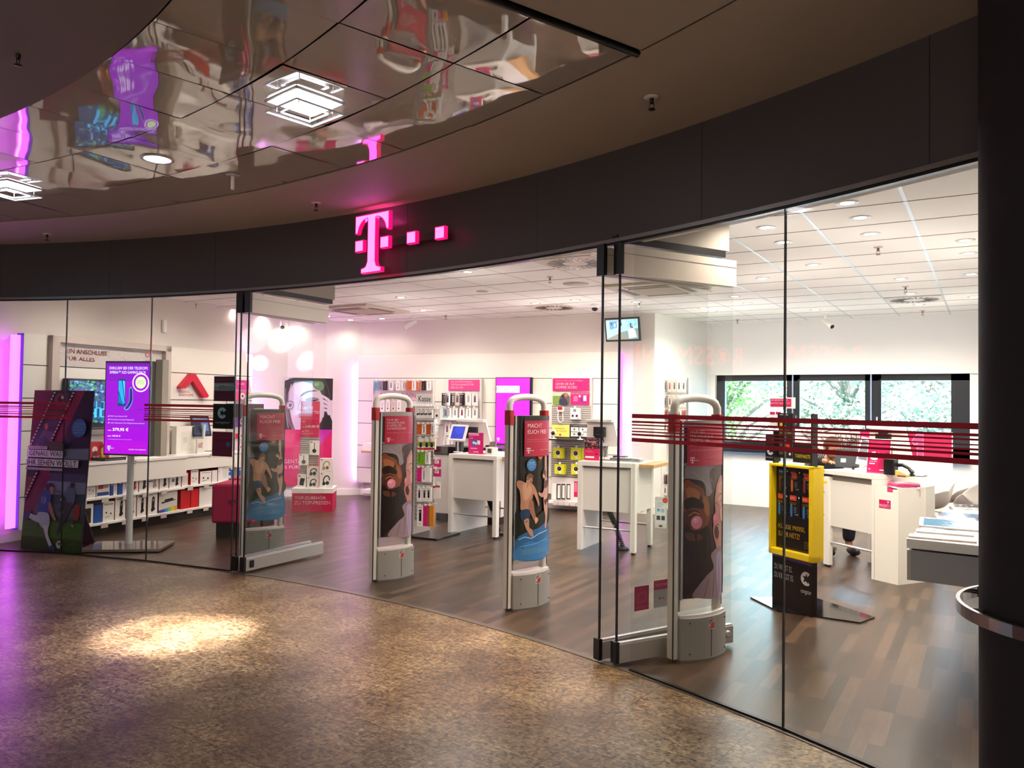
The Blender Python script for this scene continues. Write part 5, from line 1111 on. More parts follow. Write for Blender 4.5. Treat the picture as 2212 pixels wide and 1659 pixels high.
# ======================= REAR DISPLAY WALL =======================
t = thing('display_unit', 'wide white panelled display wall at the back of the shop', 'display wall', RW.o, RW.a); RD = t
xa = RW.q(773, 900)[0]; xb = RW.q(1334, 850)[0]; zT = RW.q(800, 770)[1]; zT = (zT+RW.q(1300, 757)[1])/2; zB = .22
seams = [RW.q(790, y)[1] for y in (817, 866, 914, 962, 1010)]
mb = MB().box(xa, xb, 0, .10, zB, zT, PANEL)
for z in seams: mb.box(xa, xb, -.0015, .001, z-.004, z+.004, SEAM)
mb.box(xa-.004, xa, 0, .1, zB, zT, WHITE); mb.build('back_panel', t)
MB().box(xa+.1, xb-.05, .05, .11, 0, zB, C('b9aeab', .6)).build('kick_board', t)
for x, ds, e in ((xa, 'violet light strip behind the left edge of the rear display', 3), (xb, 'bright violet light strip at the right edge of the rear display', 2.5)):
    sx = -1 if x == xa else 1
    ox = -.05 if sx < 0 else 0
    tb = MB().box(min(x+sx*(.006+ox), x+sx*(.05+ox)), max(x+sx*(.006+ox), x+sx*(.05+ox)), .104 if sx < 0 else .05, .114 if sx < 0 else .08, zB, zT-.02, LEDM if sx > 0 else C('e9a0ff', .4, 0, 1.2)).build('light_tube'); tb.location = RW.o; tb.rotation_euler = (0, 0, RW.a); tag(tb, ds, 'light strip', 'violet light strips')
    light('AREA', 'tube_glow', RW.w(x+sx*.03, .05, 1.2), e, (.78, .3, 1), .08, to=RW.w(x+sx*.9, .05, 1.2), sy=1.9)
# white low shelves at far left of the rear display
def shelfbox(f, a, b, y, d, label, name='wall_shelf', woodtop=False):
    x0, z0, x1, z1 = f.r(a, b, y); t = thing(name, label, 'shelf', f.w(x0, y, z0), f.a)
    MB().box(0, x1-x0, 0, d, 0, z1-z0, WHITE).build('body', t, .003)
    if woodtop: MB().box(-.01, x1-x0+.01, -.02, d, -.03, 0, WOOD).build('wood_board', t)
    return t
shelfbox(RW, (783, 957), (815, 975), -.25, .245, 'small white wall box with wood board at the left end of the rear display', woodtop=True)
shelfbox(RW, (779, 1057), (815, 1068), -.25, .245, 'low white wall shelf just above the floor at the left of the rear display')
# accessory panels with hanging packs
def hpack(f, x, y, z, w, h, d, front, side, art, label, group, cat='package', name='blister_pack'):
    t = thing(name, label, cat, f.w(x, y, z), f.a, group)
    mb = MB().box(0, w, 0, d, 0, h, C(side, .4)); mb.build('carton', t)
    A = Art(w, h, .3); A.rect(0, 0, 1, 1, front)
    if art: art(A)
    A.build('print', t, 0, -.0006, 0)
    MB().tube([(w/2, -.02, h+.012), (w/2, d+.115, h+.012)], .003, WHITE, 5).box(w/2-.012, w/2+.012, -.022, -.019, h-.002, h+.022, WHITE).build('hook', t)
    return t
def art_case(c):
    def f(A): A.rect(.15, .06, .85, .13, 'cfcac6'); A.poly([(.3, .2), (.7, .2), (.7, .75), (.3, .75)], c); A.rect(.42, .28, .58, .34, 'b8b4b2'); A.rect(.2, .85, .6, .9, 'c9c4c0')
    return f
def art_cable(c):
    def f(A): A.rect(.1, .05, .6, .1, 'c8402a'); A.line((.5, .2), (.5, .7), .16, c); A.circ(.5, .78, .12, c)
    return f
def art_ear(c):
    def f(A): A.path([(.3, .2), (.5, .45), (.45, .7)], .05, c); A.circ(.45, .74, .16, c); A.path([(.7, .2), (.6, .5)], .05, c)
    return f
COLN = {'f0ece8': 'white', 'c8571e': 'orange', '1c1a1c': 'black', '2aa0c0': 'turquoise', 'c0142c': 'red', 'd81c7c': 'magenta', '6cae28': 'green', 'd9c8c0': 'pale', '8c8488': 'grey', 'd88a30': 'amber'}
def row(f, pxs, pya, pyb, y, w, cols, arts, where, group, d=.025, gap=0):
    for i, (px, c) in enumerate(zip(pxs, cols)):
        (x, z1), (_, z0) = f.q(px, pya, y), f.q(px, pyb, y)
        hpack(f, x-w/2, y, z0, w, z1-z0, d, c, 'd9d5d2' if c == 'f0ece8' else c, arts[i % len(arts)], '%s hanging pack, %s from the left %s' % (COLN[c], ORD[i], where), group)
# panel A (left, behind spinner)
x0, z0, x1, z1 = RW.r((808, 820), (935, 985), -.03)
t = thing('accessory_rack', 'slat panel with two rows of packs behind the cash desk spinner', 'accessory panel', RW.o, RW.a)
MB().box(x0, x1, -.03, 0, z0, z1, C('ddd8d4', .45)).box(x0-.012, x0, -.05, 0, z0, z1, WHITE).box(x1, x1+.012, -.05, 0, z0, z1, WHITE).build('board', t)
xx0, zz0, xx1, zz1 = RW.r((818, 848), (907, 862), -.05); A = Art(xx1-xx0, zz1-zz0, .4); A.rect(-.02, -.1, 1.3, 1.1, 'e4ccd2'); A.text('DER GRUND DEINES', .05, .1, 1, .9, 'b02848', .006); A.build('lettering', t, xx0, -.05, zz0)
row(RW, [814, 823, 832, 845, 860, 872, 877, 886, 894, 904, 915, 927], 823, 843, -.14, .075, ['2aa0c0', '8c8488', '1c1a1c', 'f0ece8', 'f0ece8', 'f0ece8', 'c8571e', 'c8571e', 'f0ece8', 'c8571e', '1c1a1c', 'f0ece8'], [art_case('8a8488'), art_ear('8a4a50'), art_cable('6a5a58')], 'in the top row of the rear left panel', 'packs in the top row of the rear left panel', .015)
row(RW, [826, 838, 850, 862, 928], 864, 889, -.14, .075, ['f0ece8', 'f0ece8', 'd9c8c0', 'f0ece8', 'f0ece8'], [art_ear('2c2a2c')], 'in the second row of the rear left panel', 'packs in the second row of the rear left panel', .02)
# panel B (middle)
x0, z0, x1, z1 = RW.r((958, 818), (1040, 975), -.03)
t = thing('accessory_rack', 'accessory panel under the pink premium protection header', 'accessory panel', RW.o, RW.a)
MB().box(x0, x1, -.03, 0, z0, z1, C('e2deda', .45)).box(x1-.01, x1, -.10, 0, RW.q(1040, 905)[1], z1, WHITE).build('board', t)
xx0, zz0, xx1, zz1 = RW.r((969, 820), (1036, 844), -.05); A = Art(xx1-xx0, zz1-zz0, .4); A.rect(0, 0, 1, 1, 'd94489'); A.text('Hüllen und Schutzfolien der Extraklasse', .07, .12, .77, .24, 'f6d3e2', 0); A.text('PREMIUM-SCHUTZ FÜR', .07, .32, .81, .53, 'fdeaf2', .02); A.text('DEN ALLTAG', .07, .62, .47, .82, 'fdeaf2', .02)
A.build('header_card', t, xx0, -.05, zz0)
MB().box(x0-.05, x1+.005, -.24, -.03, RW.q(1000, 908, -.24)[1], RW.q(1000, 903, -.24)[1], WHITEG).build('shelf', t)
row(RW, [960, 967, 979, 988, 997, 1012, 1026], 849, 876, -.16, .09, ['1c1a1c', 'f0ece8', '1c1a1c', 'd9c8c0', '1c1a1c', 'f0ece8', 'f0ece8'], [art_case('5a5458'), art_case('4a3a40'), art_case('a8a0a4')], 'in the top row under the pink header', 'packs in the top row under the pink header')
row(RW, [963, 970, 983, 998, 1012, 1026], 881, 903, -.16, .085, ['2aa0c0', 'f0ece8', 'f0ece8', 'f0ece8', 'f0ece8', 'f0ece8'], [art_case('8a3a48'), art_cable('6a6468'), art_case('8c8488')], 'in the second row under the pink header', 'packs in the second row under the pink header')
row(RW, [966, 975, 984], 914, 940, -.16, .08, ['f0ece8', 'f0ece8', 'd9c8c0'], [art_case('7a3444'), art_case('2a2226')], 'in the third row left of the white tablet', 'packs left of the white tablet')
row(RW, [963, 973], 944, 970, -.16, .08, ['f0ece8', 'f0ece8'], [art_case('b8b0b4')], 'in the lowest row left of the white tablet', 'packs low behind the white tablet')
# panel C: digital screen
x0, z0, x1, z1 = RW.r((1071, 815), (1147, 962), -.06)
t = thing('digital_screen', 'upright magenta digital screen on the rear display', 'digital display', RW.w(x0, -.06, z0), RW.a)
W, H = x1-x0, z1-z0; MB().box(0, W, 0, .055, 0, H, BLACK).build('case', t, .003)
A = Art(W-.04, H-.02, .3, 1.0); A.rect(0, 0, 1, 1, 'e020e6'); A.rect(0, .12, .7, .225, 'eaf6ff'); A.text('M START DER', .0, .143, .68, .202, '9a6cc0', .0); A.tlogo(.045, .91, .055, 'f6d8ff', 0)
A.build('screen', t, .01, -.001, .01)
# panel D: slat wall with yellow cameras
x0, z0, x1, z1 = RW.r((1193, 816), (1275, 1040), -.03)
t = thing('slat_rack', 'grey slat panel under a magenta header right of the digital screen', 'slat panel', RW.o, RW.a)
zz = RW.q(1200, 875)[1]
mb = slat(MB(), x0, x1, -.03, z0, zz, .032); mb.box(x0, x1+.02, -.028, 0, zz, z1, WHITE).box(x1, x1+.02, -.04, 0, z0, z1, C('c9c2be', .4)); mb.build('board', t)
xx0, zz0, xx1, zz1 = RW.r((1194, 817), (1273, 845), -.05); A = Art(xx1-xx0, zz1-zz0, .4); A.rect(0, 0, 1, 1, 'cf1a72'); A.text('Zubehör für alles, was Ihnen wichtig ist', .08, .13, .82, .25, 'f2c8dc', 0); A.text('GEHEN SIE AUF', .08, .34, .6, .54, 'fdeaf2', .02); A.text('NUMMER SICHER!', .08, .6, .67, .82, 'fdeaf2', .02); A.build('header_card', t, xx0, -.05, zz0)
xx0, zz0, xx1, zz1 = RW.r((1194, 847), (1273, 875), -.05); A = Art(xx1-xx0, zz1-zz0, .4); A.rect(0, 0, .49, 1, '7c9a4c'); A.rect(0, 0, .49, .3, 'd6cdb0'); A.blob([(.25, .2), (.38, .05), (.46, .4), (.44, 1), (.2, 1), (.18, .6)], '6a5460'); A.circ(.37, .22, .05, 'a87c58'); A.circ(.28, .35, .04, '3a2a24'); A.blob([(.2, .6), (.35, .5), (.42, 1), (.2, 1)], '36384a')
A.rect(.49, 0, 1, 1, 'cf1a72'); A.text('GENIAL EINFACH ALLES IM BLICK', .51, .06, .98, .16, 'fdeaf2', .01); A.rect(.84, .25, .92, .68, 'f4eef0'); A.circ(.74, .3, .03, 'f4eef0'); A.ell(.79, .6, .035, .06, '5a3a9a'); [A.rect(.57, .3+.09*i, .68+.02*(i % 2), .34+.09*i, 'eba4c6') for i in range(5)]; A.build('photo_card', t, xx0, -.05, zz0)
def dpack(a, b, y, art, fc, sc, label, name='product_box', d=.05, f=None, cat='product box', grp=None, hook=True):
    f = f or RW; x0, z0, x1, z1 = f.r(a, b, y); t = thing(name, label, cat, f.w(x0, y, z0), f.a, grp); w, h = x1-x0, z1-z0
    MB().box(0, w, 0, d, 0, h, C(sc, .45)).build('carton', t, .002); A = Art(w, h, .35); A.rect(0, 0, 1, 1, fc); art and art(A); A.build('print', t, 0, -.001, 0)
    if hook: MB().tube([(w/2, -.015, h+.01), (w/2, d+.04, h+.01)], .003, WHITE, 5).box(w/2-.014, w/2+.014, -.018, -.014, h-.002, h+.03, WHITE).build('hook', t)
    return t
def a_camera(A): A.circ(.42, .48, .23, 'eeeeea'); A.circ(.42, .46, .19, '1a1a1c'); A.circ(.38, .42, .05, '55555a'); A.rect(.4, .75, .6, .9, 'e8e8d8'); A.rect(.85, 0, 1, 1, 'b8b414')
for (a, b, ds) in [((1195, 967), (1219, 991), 'upper left'), ((1233, 967), (1258, 994), 'upper right'), ((1198, 1002), (1222, 1025), 'lower left'), ((1234, 1002), (1258, 1026), 'lower right')]:
    dpack(a, b, -.12, a_camera, 'd9d61c', 'b4b010', 'bright yellow camera carton, %s of four on the slat panel' % ds, 'camera_box', .06, grp='yellow camera cartons')
dpack((1232, 881), (1253, 906), -.1, lambda A: (A.rect(.3, .1, .6, .35, '8a8c90'), A.rect(.15, .6, .35, .8, '2c2a2c'), A.rect(.55, .6, .78, .8, '2c2a2c'), A.circ(.8, .92, .05, 'd0206c')), 'efecea', 'dad6d4', 'white carton with two dark plugs high on the slat panel', d=.05)
t = thing('smart_plug', 'white curved holder with a red button on the slat panel', 'gadget', RW.w(RW.q(1211, 885, -.06)[0], -.06, RW.q(1211, 885, -.06)[1]), RW.a)
MB().rbox(-.05, .05, -.02, .02, -.03, .04, WHITE, .01, axis='y').build('body', t); MB().rbox(-.035, .035, -.03, -.02, .0, .04, C('c4141c', .3), .01, axis='y').build('button', t); MB().tube([(-.03, 0, -.03), (-.045, 0, -.1), (-.03, 0, -.17), (.01, 0, -.19), (.04, 0, -.15), (.035, 0, -.08), (.03, 0, -.03)], .009, WHITE, 8).build('loop', t)
# cards + dark shelf
xx0, zz0, xx1, zz1 = RW.r((1192, 917), (1230, 944), -.06); t = thing('info_card', 'pale yellow security card on the dark shelf', 'sign card', RW.w(xx0, -.06, zz0), RW.a); MB().box(0, xx1-xx0, 0, .006, 0, zz1-zz0, C('e9dc6a', .5)).build('card', t)
A = Art(xx1-xx0, zz1-zz0, .4); A.rect(0, 0, 1, 1, 'eade70'); A.text('logitech', .35, .05, .65, .12, '6a6434', 0); A.text('SICHERHEIT', .2, .26, .75, .38, '5a5630', .01); A.text('GANZ EINFACH', .12, .46, .85, .58, '5a5630', .01); A.rect(.42, .76, .54, .92, 'c8321e'); A.build('print', t, 0, -.0005, 0)
xx0, zz0, xx1, zz1 = RW.r((1231, 917), (1270, 946), -.06); t = thing('info_card', 'black and white four-picture card on the dark shelf', 'sign card', RW.w(xx0, -.06, zz0), RW.a); MB().box(0, xx1-xx0, 0, .006, 0, zz1-zz0, BLACK).build('card', t)
A = Art(xx1-xx0, zz1-zz0, .4); A.rect(0, 0, 1, 1, '1a1a1c'); A.text('SO SICHER IST IHR ZUHAUSE', .08, .05, .9, .12, 'e8e8e8', 0); [A.rect(.06+.46*i, .2+.38*j, .48+.46*i, .54+.38*j, 'd9d9d6') for i in (0, 1) for j in (0, 1)]; [A.circ(.25+.46*i, .36+.38*j, .05, '5a5a5c') for i in (0, 1) for j in (0, 1)]; A.build('print', t, 0, -.0005, 0)
x0, z0 = RW.q(1184, 948, -.3); x1, _ = RW.q(1262, 950, -.3)
t = thing('wall_shelf', 'thin dark shelf carrying two small cameras on the slat panel', 'shelf', RW.w(x0, -.3, z0), RW.a); MB().box(0, x1-x0, 0, .27, -.02, 0, C('1e1d20', .3)).build('board', t)
def webcam(px, py, label, c):
    x, z = RW.q(px, py, -.2); t = thing('small_camera', label, 'camera', RW.w(x, -.2, z0), RW.a)
    MB().lathe([(.04, 0), (.04, .008), (.01, .012), (.01, .05)], WHITE, seg=16).build('foot', t); MB().ball((0, 0, .085), .042, C('e9e7e2', .25), 16).build('body', t); MB().lathe([(.0, -.044), (.026, -.04), (.03, -.028)], BLACK, (0, 0, .085), 16, 'y').build('lens', t)
webcam(1196, 938, 'round white camera at the left end of the dark shelf', 0); webcam(1253, 940, 'round white camera near the right end of the dark shelf', 0)
# lower white shelf with tablet cases
x0, z0, x1, z1 = RW.r((1183, 1040), (1247, 1084), -.2); z_sh = RW.q(1200, 1083, -.22)[1]
t = thing('wall_shelf', 'low white shelf with small price boxes under the slat panel', 'shelf', RW.w(x0, -.22, z_sh), RW.a)
MB().box(0, 1.0, 0, .2, -.03, 0, WHITEG).box(0, 1.0, .18, .2, 0, .33, C('e6e2de', .4)).build('board', t)
for k in range(5): MB().box(.1+.085*k, .175+.085*k, -.02, 0, -.05, .01, C('d8d0cb', .4)).build('price_box', t)
for k, (px, w_, c_, ds) in enumerate([(1194, .07, 'efece8', 'white blank tablet sleeve'), (1204, .06, '1c1b1e', 'black framed tablet sleeve nearest the blank one'), (1214, .065, '1c1b1e', 'second black framed tablet sleeve'), (1225, .065, '1c1b1e', 'third black framed tablet sleeve'), ]):
    x, _ = RW.q(px, 1060, -.15); dpack((px-1, 1045), (px+7, 1079), -.15, (lambda A: A.rect(.22, .08, .85, .92, 'e9e6e4')) if k else None, c_, 'e0dcd8', ds+' on the low white shelf', 'tablet_case', .03, cat='tablet case', hook=False)
dpack((1240, 1040), (1248, 1074), -.18, lambda A: [A.rect(.1, .1+.1*i, .8, .14+.1*i, 'f6c8dc') for i in range(6)], 'cf1a60', 'cf1a60', 'narrow magenta price card next to the counter', 'price_card', .004, cat='sign card', hook=False)
# ======================= SERVICE COUNTERS =======================
def coil(t, pts, n=26, r=.028):
    mb = MB(); P = [Vector(p) for p in pts]; mb.tube(P, .012, BLACK, 6)
    L = []; 
    for k in range(n*8+1):
        s = k/(n*8)*(len(P)-1); i = min(int(s), len(P)-2); p = P[i].lerp(P[i+1], s-i); d = (P[i+1]-P[i]).normalized(); a = d.cross(Vector((0, 1, 0))).normalized(); b = a.cross(d); an = 2*pi*k/8
        L.append(p+(a*cos(an)+b*sin(an))*r)
    mb.tube(L, .005, BLACK, 5); mb.build('cable_coil', t)
def counter(f, W, D, H, label, rail=True, wood=True, dpanel=.52, coilx=.3):
    t = thing('service_counter', label, 'counter', f.o, f.a); th = .05; m = C('e9e5df', .3)
    MB().box(0, W, 0, D, H-th, H, m).build('top', t, .004)
    MB().box(0, th, .0, D, 0, H-th, m).build('side_panel', t, .003)
    MB().box(W-th, W, .0, .07, .02, H-th, m).box(W-th+.01, W-.01, .01, .06, 0, .02, BLACK).build('leg', t, .003)
    MB().box(W-th, W, D-.07, D, .02, H-th, m).box(W-th+.01, W-.01, D-.06, D-.01, 0, .02, BLACK).build('leg', t, .003)
    MB().box(W-.045, W-.005, .07, D-.07, H-dpanel, H-th, C('e2ded8', .35)).build('end_panel', t, .002)
    MB().box(th, W-th, .035, .055, H-dpanel, H-th-.02, C('dedad4', .35)).build('front_panel', t, .002)
    MB().box(th+.02, W-th-.05, D-.09, D-.02, H-dpanel-.05, H-th, C('d9d5cf', .4)).build('rear_panel', t)
    MB().tube([(th, .05, .24), (W-th, .05, .24)], .011, CHROME, 8).build('foot_rail', t); MB().tube([(th, D-.05, .24), (W-th, D-.05, .24)], .011, CHROME, 8).build('foot_rail', t)
    coil(t, [(coilx, D*.45, H-dpanel-.02), (coilx+.08, D*.4, .28), (coilx+.17, D*.38, .05)]); MB().lathe([(0, 0), (.07, 0), (.06, .03), (.02, .05)], BLACK, (coilx+.18, D*.38, 0), 14).build('cable_foot', t)
    if wood: MB().box(W-.01, W+.16, .12, D+.1, H-.05, H-.015, WOOD).build('wood_leaf', t, .003)
    return t
K2 = Frame(-5.433, 7.464, radians(1)); K3 = Frame(-3.738, 7.47, radians(4)); HK = .943
counter(K2, .665, .80, HK, 'white service counter with blue tablet beside the spinner', coilx=.34)
counter(K3, .64, .62, HK, 'white service counter seen partly through the right door leaves', coilx=.25)
# big rear white unit between the spinner and counter 2
t = thing('cash_desk', 'white cash desk body with black top edge behind the spinner', 'counter', K2.w(-.75, .75, 0), radians(9.2))
MB().box(0, .95, 0, .5, .1, .80, C('dcd6d2', .4)).build('body', t, .004); MB().box(.02, .93, .02, .48, 0, .1, BLACK).build('plinth', t); MB().box(-.01, .96, -.01, .5, .86, .97, C('161517', .3)).box(.0, .95, .0, .5, .80, .86, C('dcd6d2', .4)).build('black_top', t, .003)
def privacy(f, a, b, y, label):     # leaning white screen hood with black mount
    x0, z0, x1, z1 = f.r(a, b, y); t = thing('monitor', label, 'monitor', f.w(x0, y, z0), f.a); W, H = x1-x0, z1-z0
    mb = MB().prism([(0, 0), (W*1.0, 0), (W*.80, H), (0, H)], 0, .03, C('e4e0dc', .35), 'y').prism([(0, H*.9), (W*.8, H*.9), (W*.8, H), (0, H)], -.04, .0, C('eeebe6', .3), 'y'); mb.build('rear_cover', t, .003)
    MB().box(W*.25, W*.60, -.05, .0, H*.35, H*.72, C('1a191b', .4)).box(W*.3, W*.56, -.06, -.05, H*.3, H*.45, C('1a191b', .4)).build('camera_mount', t, .004)
    MB().tube([(W*.5, -.02, H*.35), (W*.55, .02, 0), (W*.5, .05, -.04)], .006, BLACK, 6).build('cable', t)
    MB().box(W*.3, W*.6, .03, .06, -.12, H*.5, GREY).build('stand', t); return t
# counter 2 items
z = HK
def place(f, px, py, y, z=None): x, zz = f.q(px, py, y); return x
x = place(K2, 990, 950, .25)
t = thing('tablet_stand', 'white-framed tablet with blue screen on a metal stand', 'tablet', K2.w(x, .25, z), K2.a-radians(8)); MB().lathe([(0, 0), (.06, 0), (.06, .01), (.02, .012)], CHROME, seg=16).tube([(0, 0, .01), (0, 0, .16)], .014, CHROME, 10).box(-.045, .045, .0, .05, .02, .13, C('222226', .2)).build('stand', t)
g = MB().rbox(-.115, .155, -.012, .0, -.095, .105, C('f2f2f2', .25), .012, axis='y'); g.build('tablet', t, loc=(0, -.02, .235), rot=(radians(-20), radians(0), 0))
A = Art(.20, .155, .2, .9); A.rect(0, 0, 1, 1, '2436a8'); A.blob([(.2, .1), (.8, .1), (.9, .5), (.4, .6)], '2c40b4'); o = A.build('screen', t, 0, 0, 0); o.location = (0, 0, 0); o.rotation_euler = (radians(-20), 0, 0)
M_ = Matrix.Translation((0, -.02, .235))@Matrix.Rotation(radians(-20), 4, 'X')@Matrix.Translation((-.08, -.013, -.075)); o.location = M_.to_translation()
t = thing('leaflet_stand', 'magenta leaflet display with a blue figure on the counter', 'leaflet display', K2.w(place(K2, 1012, 960, .15), .15, z), K2.a+radians(3))
w_, h_ = .20, .25; mb = MB().box(0, w_, 0, .006, 0, h_, C('c81262', .4)).box(0, w_, .0, .10, 0, .01, C('c81262', .4)).prism([(0, 0), (.1, 0), (0, h_)], 0, .004, C('c01050', .4), 'x'); mb.build('board', t)
A = Art(w_, h_, .35); A.rect(0, 0, 1, 1, 'd51a78'); A.rect(0, .02, .7, .07, 'f2cfe0'); A.rect(0, .09, .72, .13, 'f0c4da'); A.rect(.1, .18, .3, .3, 'c0106a'); A.path([(.12, .2), (.28, .2), (.28, .28), (.12, .28), (.12, .2)], .02, 'f6dce9'); A.circ(.42, .48, .2, '2c6cc0'); A.circ(.36, .47, .08, 'e6f0fa'); A.circ(.5, .5, .08, 'dfeaf8'); A.rect(.6, .36, .8, .55, 'f2e8ee'); A.rect(.15, .72, .6, .76, 'f2cfe0'); A.rect(.35, .88, .7, .92, 'f2cfe0'); A.build('print', t, 0, -.0006, 0)
t = thing('card_terminal', 'white and dark card terminal on the counter', 'card terminal', K2.w(place(K2, 1062, 960, .2), .2, z), K2.a-radians(20))
MB().rbox(-.06, .07, -.05, .05, 0, .085, C('ece6de', .3), .02).build('body', t, .004); MB().rbox(-.01, .062, -.053, -.05, .02, .07, C('5a5254', .25), .01, axis='y').build('display', t); mb = MB().rbox(-.05, .03, -.02, .0, .0, .14, C('6c625e', .3), .012, axis='y'); mb.build('keypad', t, loc=(-.03, .03, .02), rot=(radians(-35), 0, radians(30)))
t = thing('desk_speaker', 'small black speaker between leaflet stand and card terminal', 'speaker', K2.w(place(K2, 1048, 958, .3), .3, z), K2.a); MB().rbox(0, .05, 0, .06, 0, .10, BLACK, .012).build('case', t, .004)
privacy(K2, (990, 905), (1062, 966), .55, 'white angled monitor back with black mount on the spinner-side counter')
# counter 3 items
t = thing('leaflet_stand', 'magenta leaflet display with a group photo on the glass-side counter', 'leaflet display', K3.w(place(K3, 1263, 960, .15), .15, HK), K3.a+radians(6))
w_, h_ = .165, .245; mb = MB().box(0, w_, 0, .006, 0, h_, ACRYL); mb.box(0, w_, .0, .08, 0, .008, ACRYL).build('board', t); A = Art(w_, h_, .35); A.rect(0, 0, 1, 1, 'cf1458'); A.rect(0, 0, 1, .48, '3a1c28'); r = random.Random(8)
for k in range(60): A.ell(r.random(), .12+.36*r.random(), .05, .035, r.choice(('a8543c', 'd89a70', 'f0d8c0', '501820', '2a1020', 'c02838', '3c5cb0')), n=6)
A.text('ENTERTAIN', .1, .03, .8, .08, 'f2c4d2'); A.text('FÜR ALLE', .06, .14, .8, .22, 'f0d8dc'); A.text('JETZT ANSEHEN UND', .08, .56, .5, .59, 'f6d0de', .01); A.text('ZWEI MONATE TESTEN', .08, .61, .6, .64, 'f6d0de', .01); A.ell(.82, .72, .07, .05, '2a1420'); A.rect(.06, .82, .66, .9, 'f4e4ea'); A.build('print', t, 0, -.0006, 0)
privacy(K3, (1268, 905), (1338, 965), .4, 'white angled monitor back with black mount on the glass-side counter')
t = thing('desk_plant', 'thin black twig antenna on the glass-side counter', 'antenna', K3.w(place(K3, 1304, 980, .25), .25, HK), K3.a); MB().lathe([(0, 0), (.02, 0), (.02, .01)], BLACK, seg=10).tube([(0, 0, 0), (.02, 0, .08), (.05, 0, .16)], .003, BLACK, 5).tube([(.02, 0, .08), (-.01, 0, .15)], .003, BLACK, 5).build('stem', t)
t = thing('papers', 'grey pile of folders lying at the right end of the glass-side counter', 'papers', K3.w(.2, .2, HK), K3.a); MB().box(0, .42, 0, .12, 0, .012, C('8c8c90', .5)).box(.05, .40, .1, .25, 0, .022, C('b9b9bc', .5)).box(.08, .3, .02, .14, .012, .03, C('6a6a6e', .5)).box(.12, .38, .08, .2, .022, .034, C('e2e2e0', .5)).build('pile', t)
t = thing('desk_phone', 'black telephone receiver lying on the glass-side counter', 'telephone', K3.w(.26, .35, HK), K3.a); MB().rbox(0, .15, 0, .1, 0, .045, BLACK, .02).build('body', t, .006)
# second higher leaf with white paper behind gate D
t = thing('side_table', 'wood-topped side table with a white booklet behind the nearest gate', 'table', (-2.80, 8.05, 0), radians(4)); MB().box(0, .36, 0, .34, .86, .89, WOOD).build('top', t, .003); MB().box(.03, .09, .1, .26, 0, .86, WHITE).build('leg', t); MB().box(.03, .3, .06, .28, 0, .02, WHITE).build('foot', t)
t = MB().box(0, .26, 0, .18, 0, .014, C('f4f2ee', .4)).build('booklet', loc=(-2.76, 8.12, .891)); tag(t, 'white open booklet lying on the wood-topped side table', 'booklet')
# ======================= SPINNER RACK =======================
SP = Frame(-5.93, 7.06, radians(5))
t = thing('spinner_rack', 'grey-edged accessory spinner rack with dark square base', 'display rack', SP.o, SP.a)
xL, _ = SP.q(888, 1000); xR, _ = SP.q(934, 1000, .04); zt_ = SP.q(895, 877)[1]
MB().box(xL-.12, xR+.16, -.1, .42, 0, .02, C('1c1b1e', .25)).build('base', t, .004)
MB().box(xL-.005, xL+.035, -.03, .01, .02, zt_, C('8f8a8e', .4, .3)).build('edge_post', t)
slat(MB(), xL+.035, xR, .05, .18, zt_, .045, C('cfcac8', .45), C('8f8a88', .6)).build('slat_front', t)
MB().box(xL-.0, xL+.03, .01, .38, .02, zt_, C('e4e0dc', .4)).box(xR-.012, xR, .05, .38, .1, zt_, ACRYL).build('side_board', t)
MB().box(xL-.09, xL-.04, .1, .16, .06, .92, C('e9e6e2', .35)).box(xL-.13, xL-.10, .1, .13, .04, .50, BLACK).build('inner_post', t)
a_, b_ = SP.q(899, 872), SP.q(935, 851); MB().box(a_[0], b_[0], 0, .006, a_[1], b_[1], C('f1efec', .4)).box(a_[0]+.1, a_[0]+.12, .006, .012, zt_-.05, a_[1]+.02, ACRYL).build('sign_board', t)
A = Art(b_[0]-a_[0], b_[1]-a_[1], .4); A.text('Kasse', .14, .2, .88, .78, '1c1a1c', .006); A.build('sign_lettering', t, a_[0], -.001, a_[1])
G = 'packs on the spinner rack'
def srow(pxs, ya, yb, y, w, cols, arts, rn, d=.03):
    for i, (px, c) in enumerate(zip(pxs, cols)):
        (x, z1), (_, z0) = SP.q(px, ya, y), SP.q(px, yb, y)
        hpack(SP, x-w/2, y, z0, w, z1-z0, d, c, 'e0dcd8' if c == 'f0ece8' else c, arts[i % len(arts)], '%s pack, %s from the left in the %s row of the spinner rack' % (COLN[c], ORD[i], rn), G)
def a_glasses(A): A.ell(.3, .55, .2, .2, '1c1a1e'); A.ell(.7, .5, .2, .2, '1c1a1e')
def a_fig(A): A.rect(0, .3, 1, .7, '9aa83a'); A.circ(.5, .5, .2, '1c1a1e'); A.rect(.3, .5, .7, .8, '2c2a2e'); A.rect(0, .85, 1, 1, 'c82820')
srow([904, 912, 920, 929], 885, 903, -.05, .055, ['f0ece8', 'f0ece8', 'f0ece8', 'f0ece8'], [a_glasses], 'top')
srow([906, 916, 926, 934], 916, 938, -.05, .06, ['c8571e', 'f0ece8', 'c8571e', 'f0ece8'], [None, art_cable('2a2426')], 'second')
srow([909, 922, 933], 947, 971, -.05, .08, ['f0ece8', 'f0ece8', 'f0ece8'], [a_fig], 'third')
srow([906, 914, 923], 976, 1003, -.05, .055, ['6cae28', '6cae28', 'f0ece8'], [art_cable('1c1a1c'), art_ear('c83060')], 'fourth')
srow([906, 916, 925], 1010, 1041, -.05, .06, ['d81c7c', 'f0ece8', 'f0ece8'], [None, art_cable('1c1a1c')], 'fifth')
srow([906, 917, 926], 1053, 1083, -.05, .062, ['f0ece8', 'f0ece8', 'f0ece8'], [art_case('1c1a1c')], 'sixth')
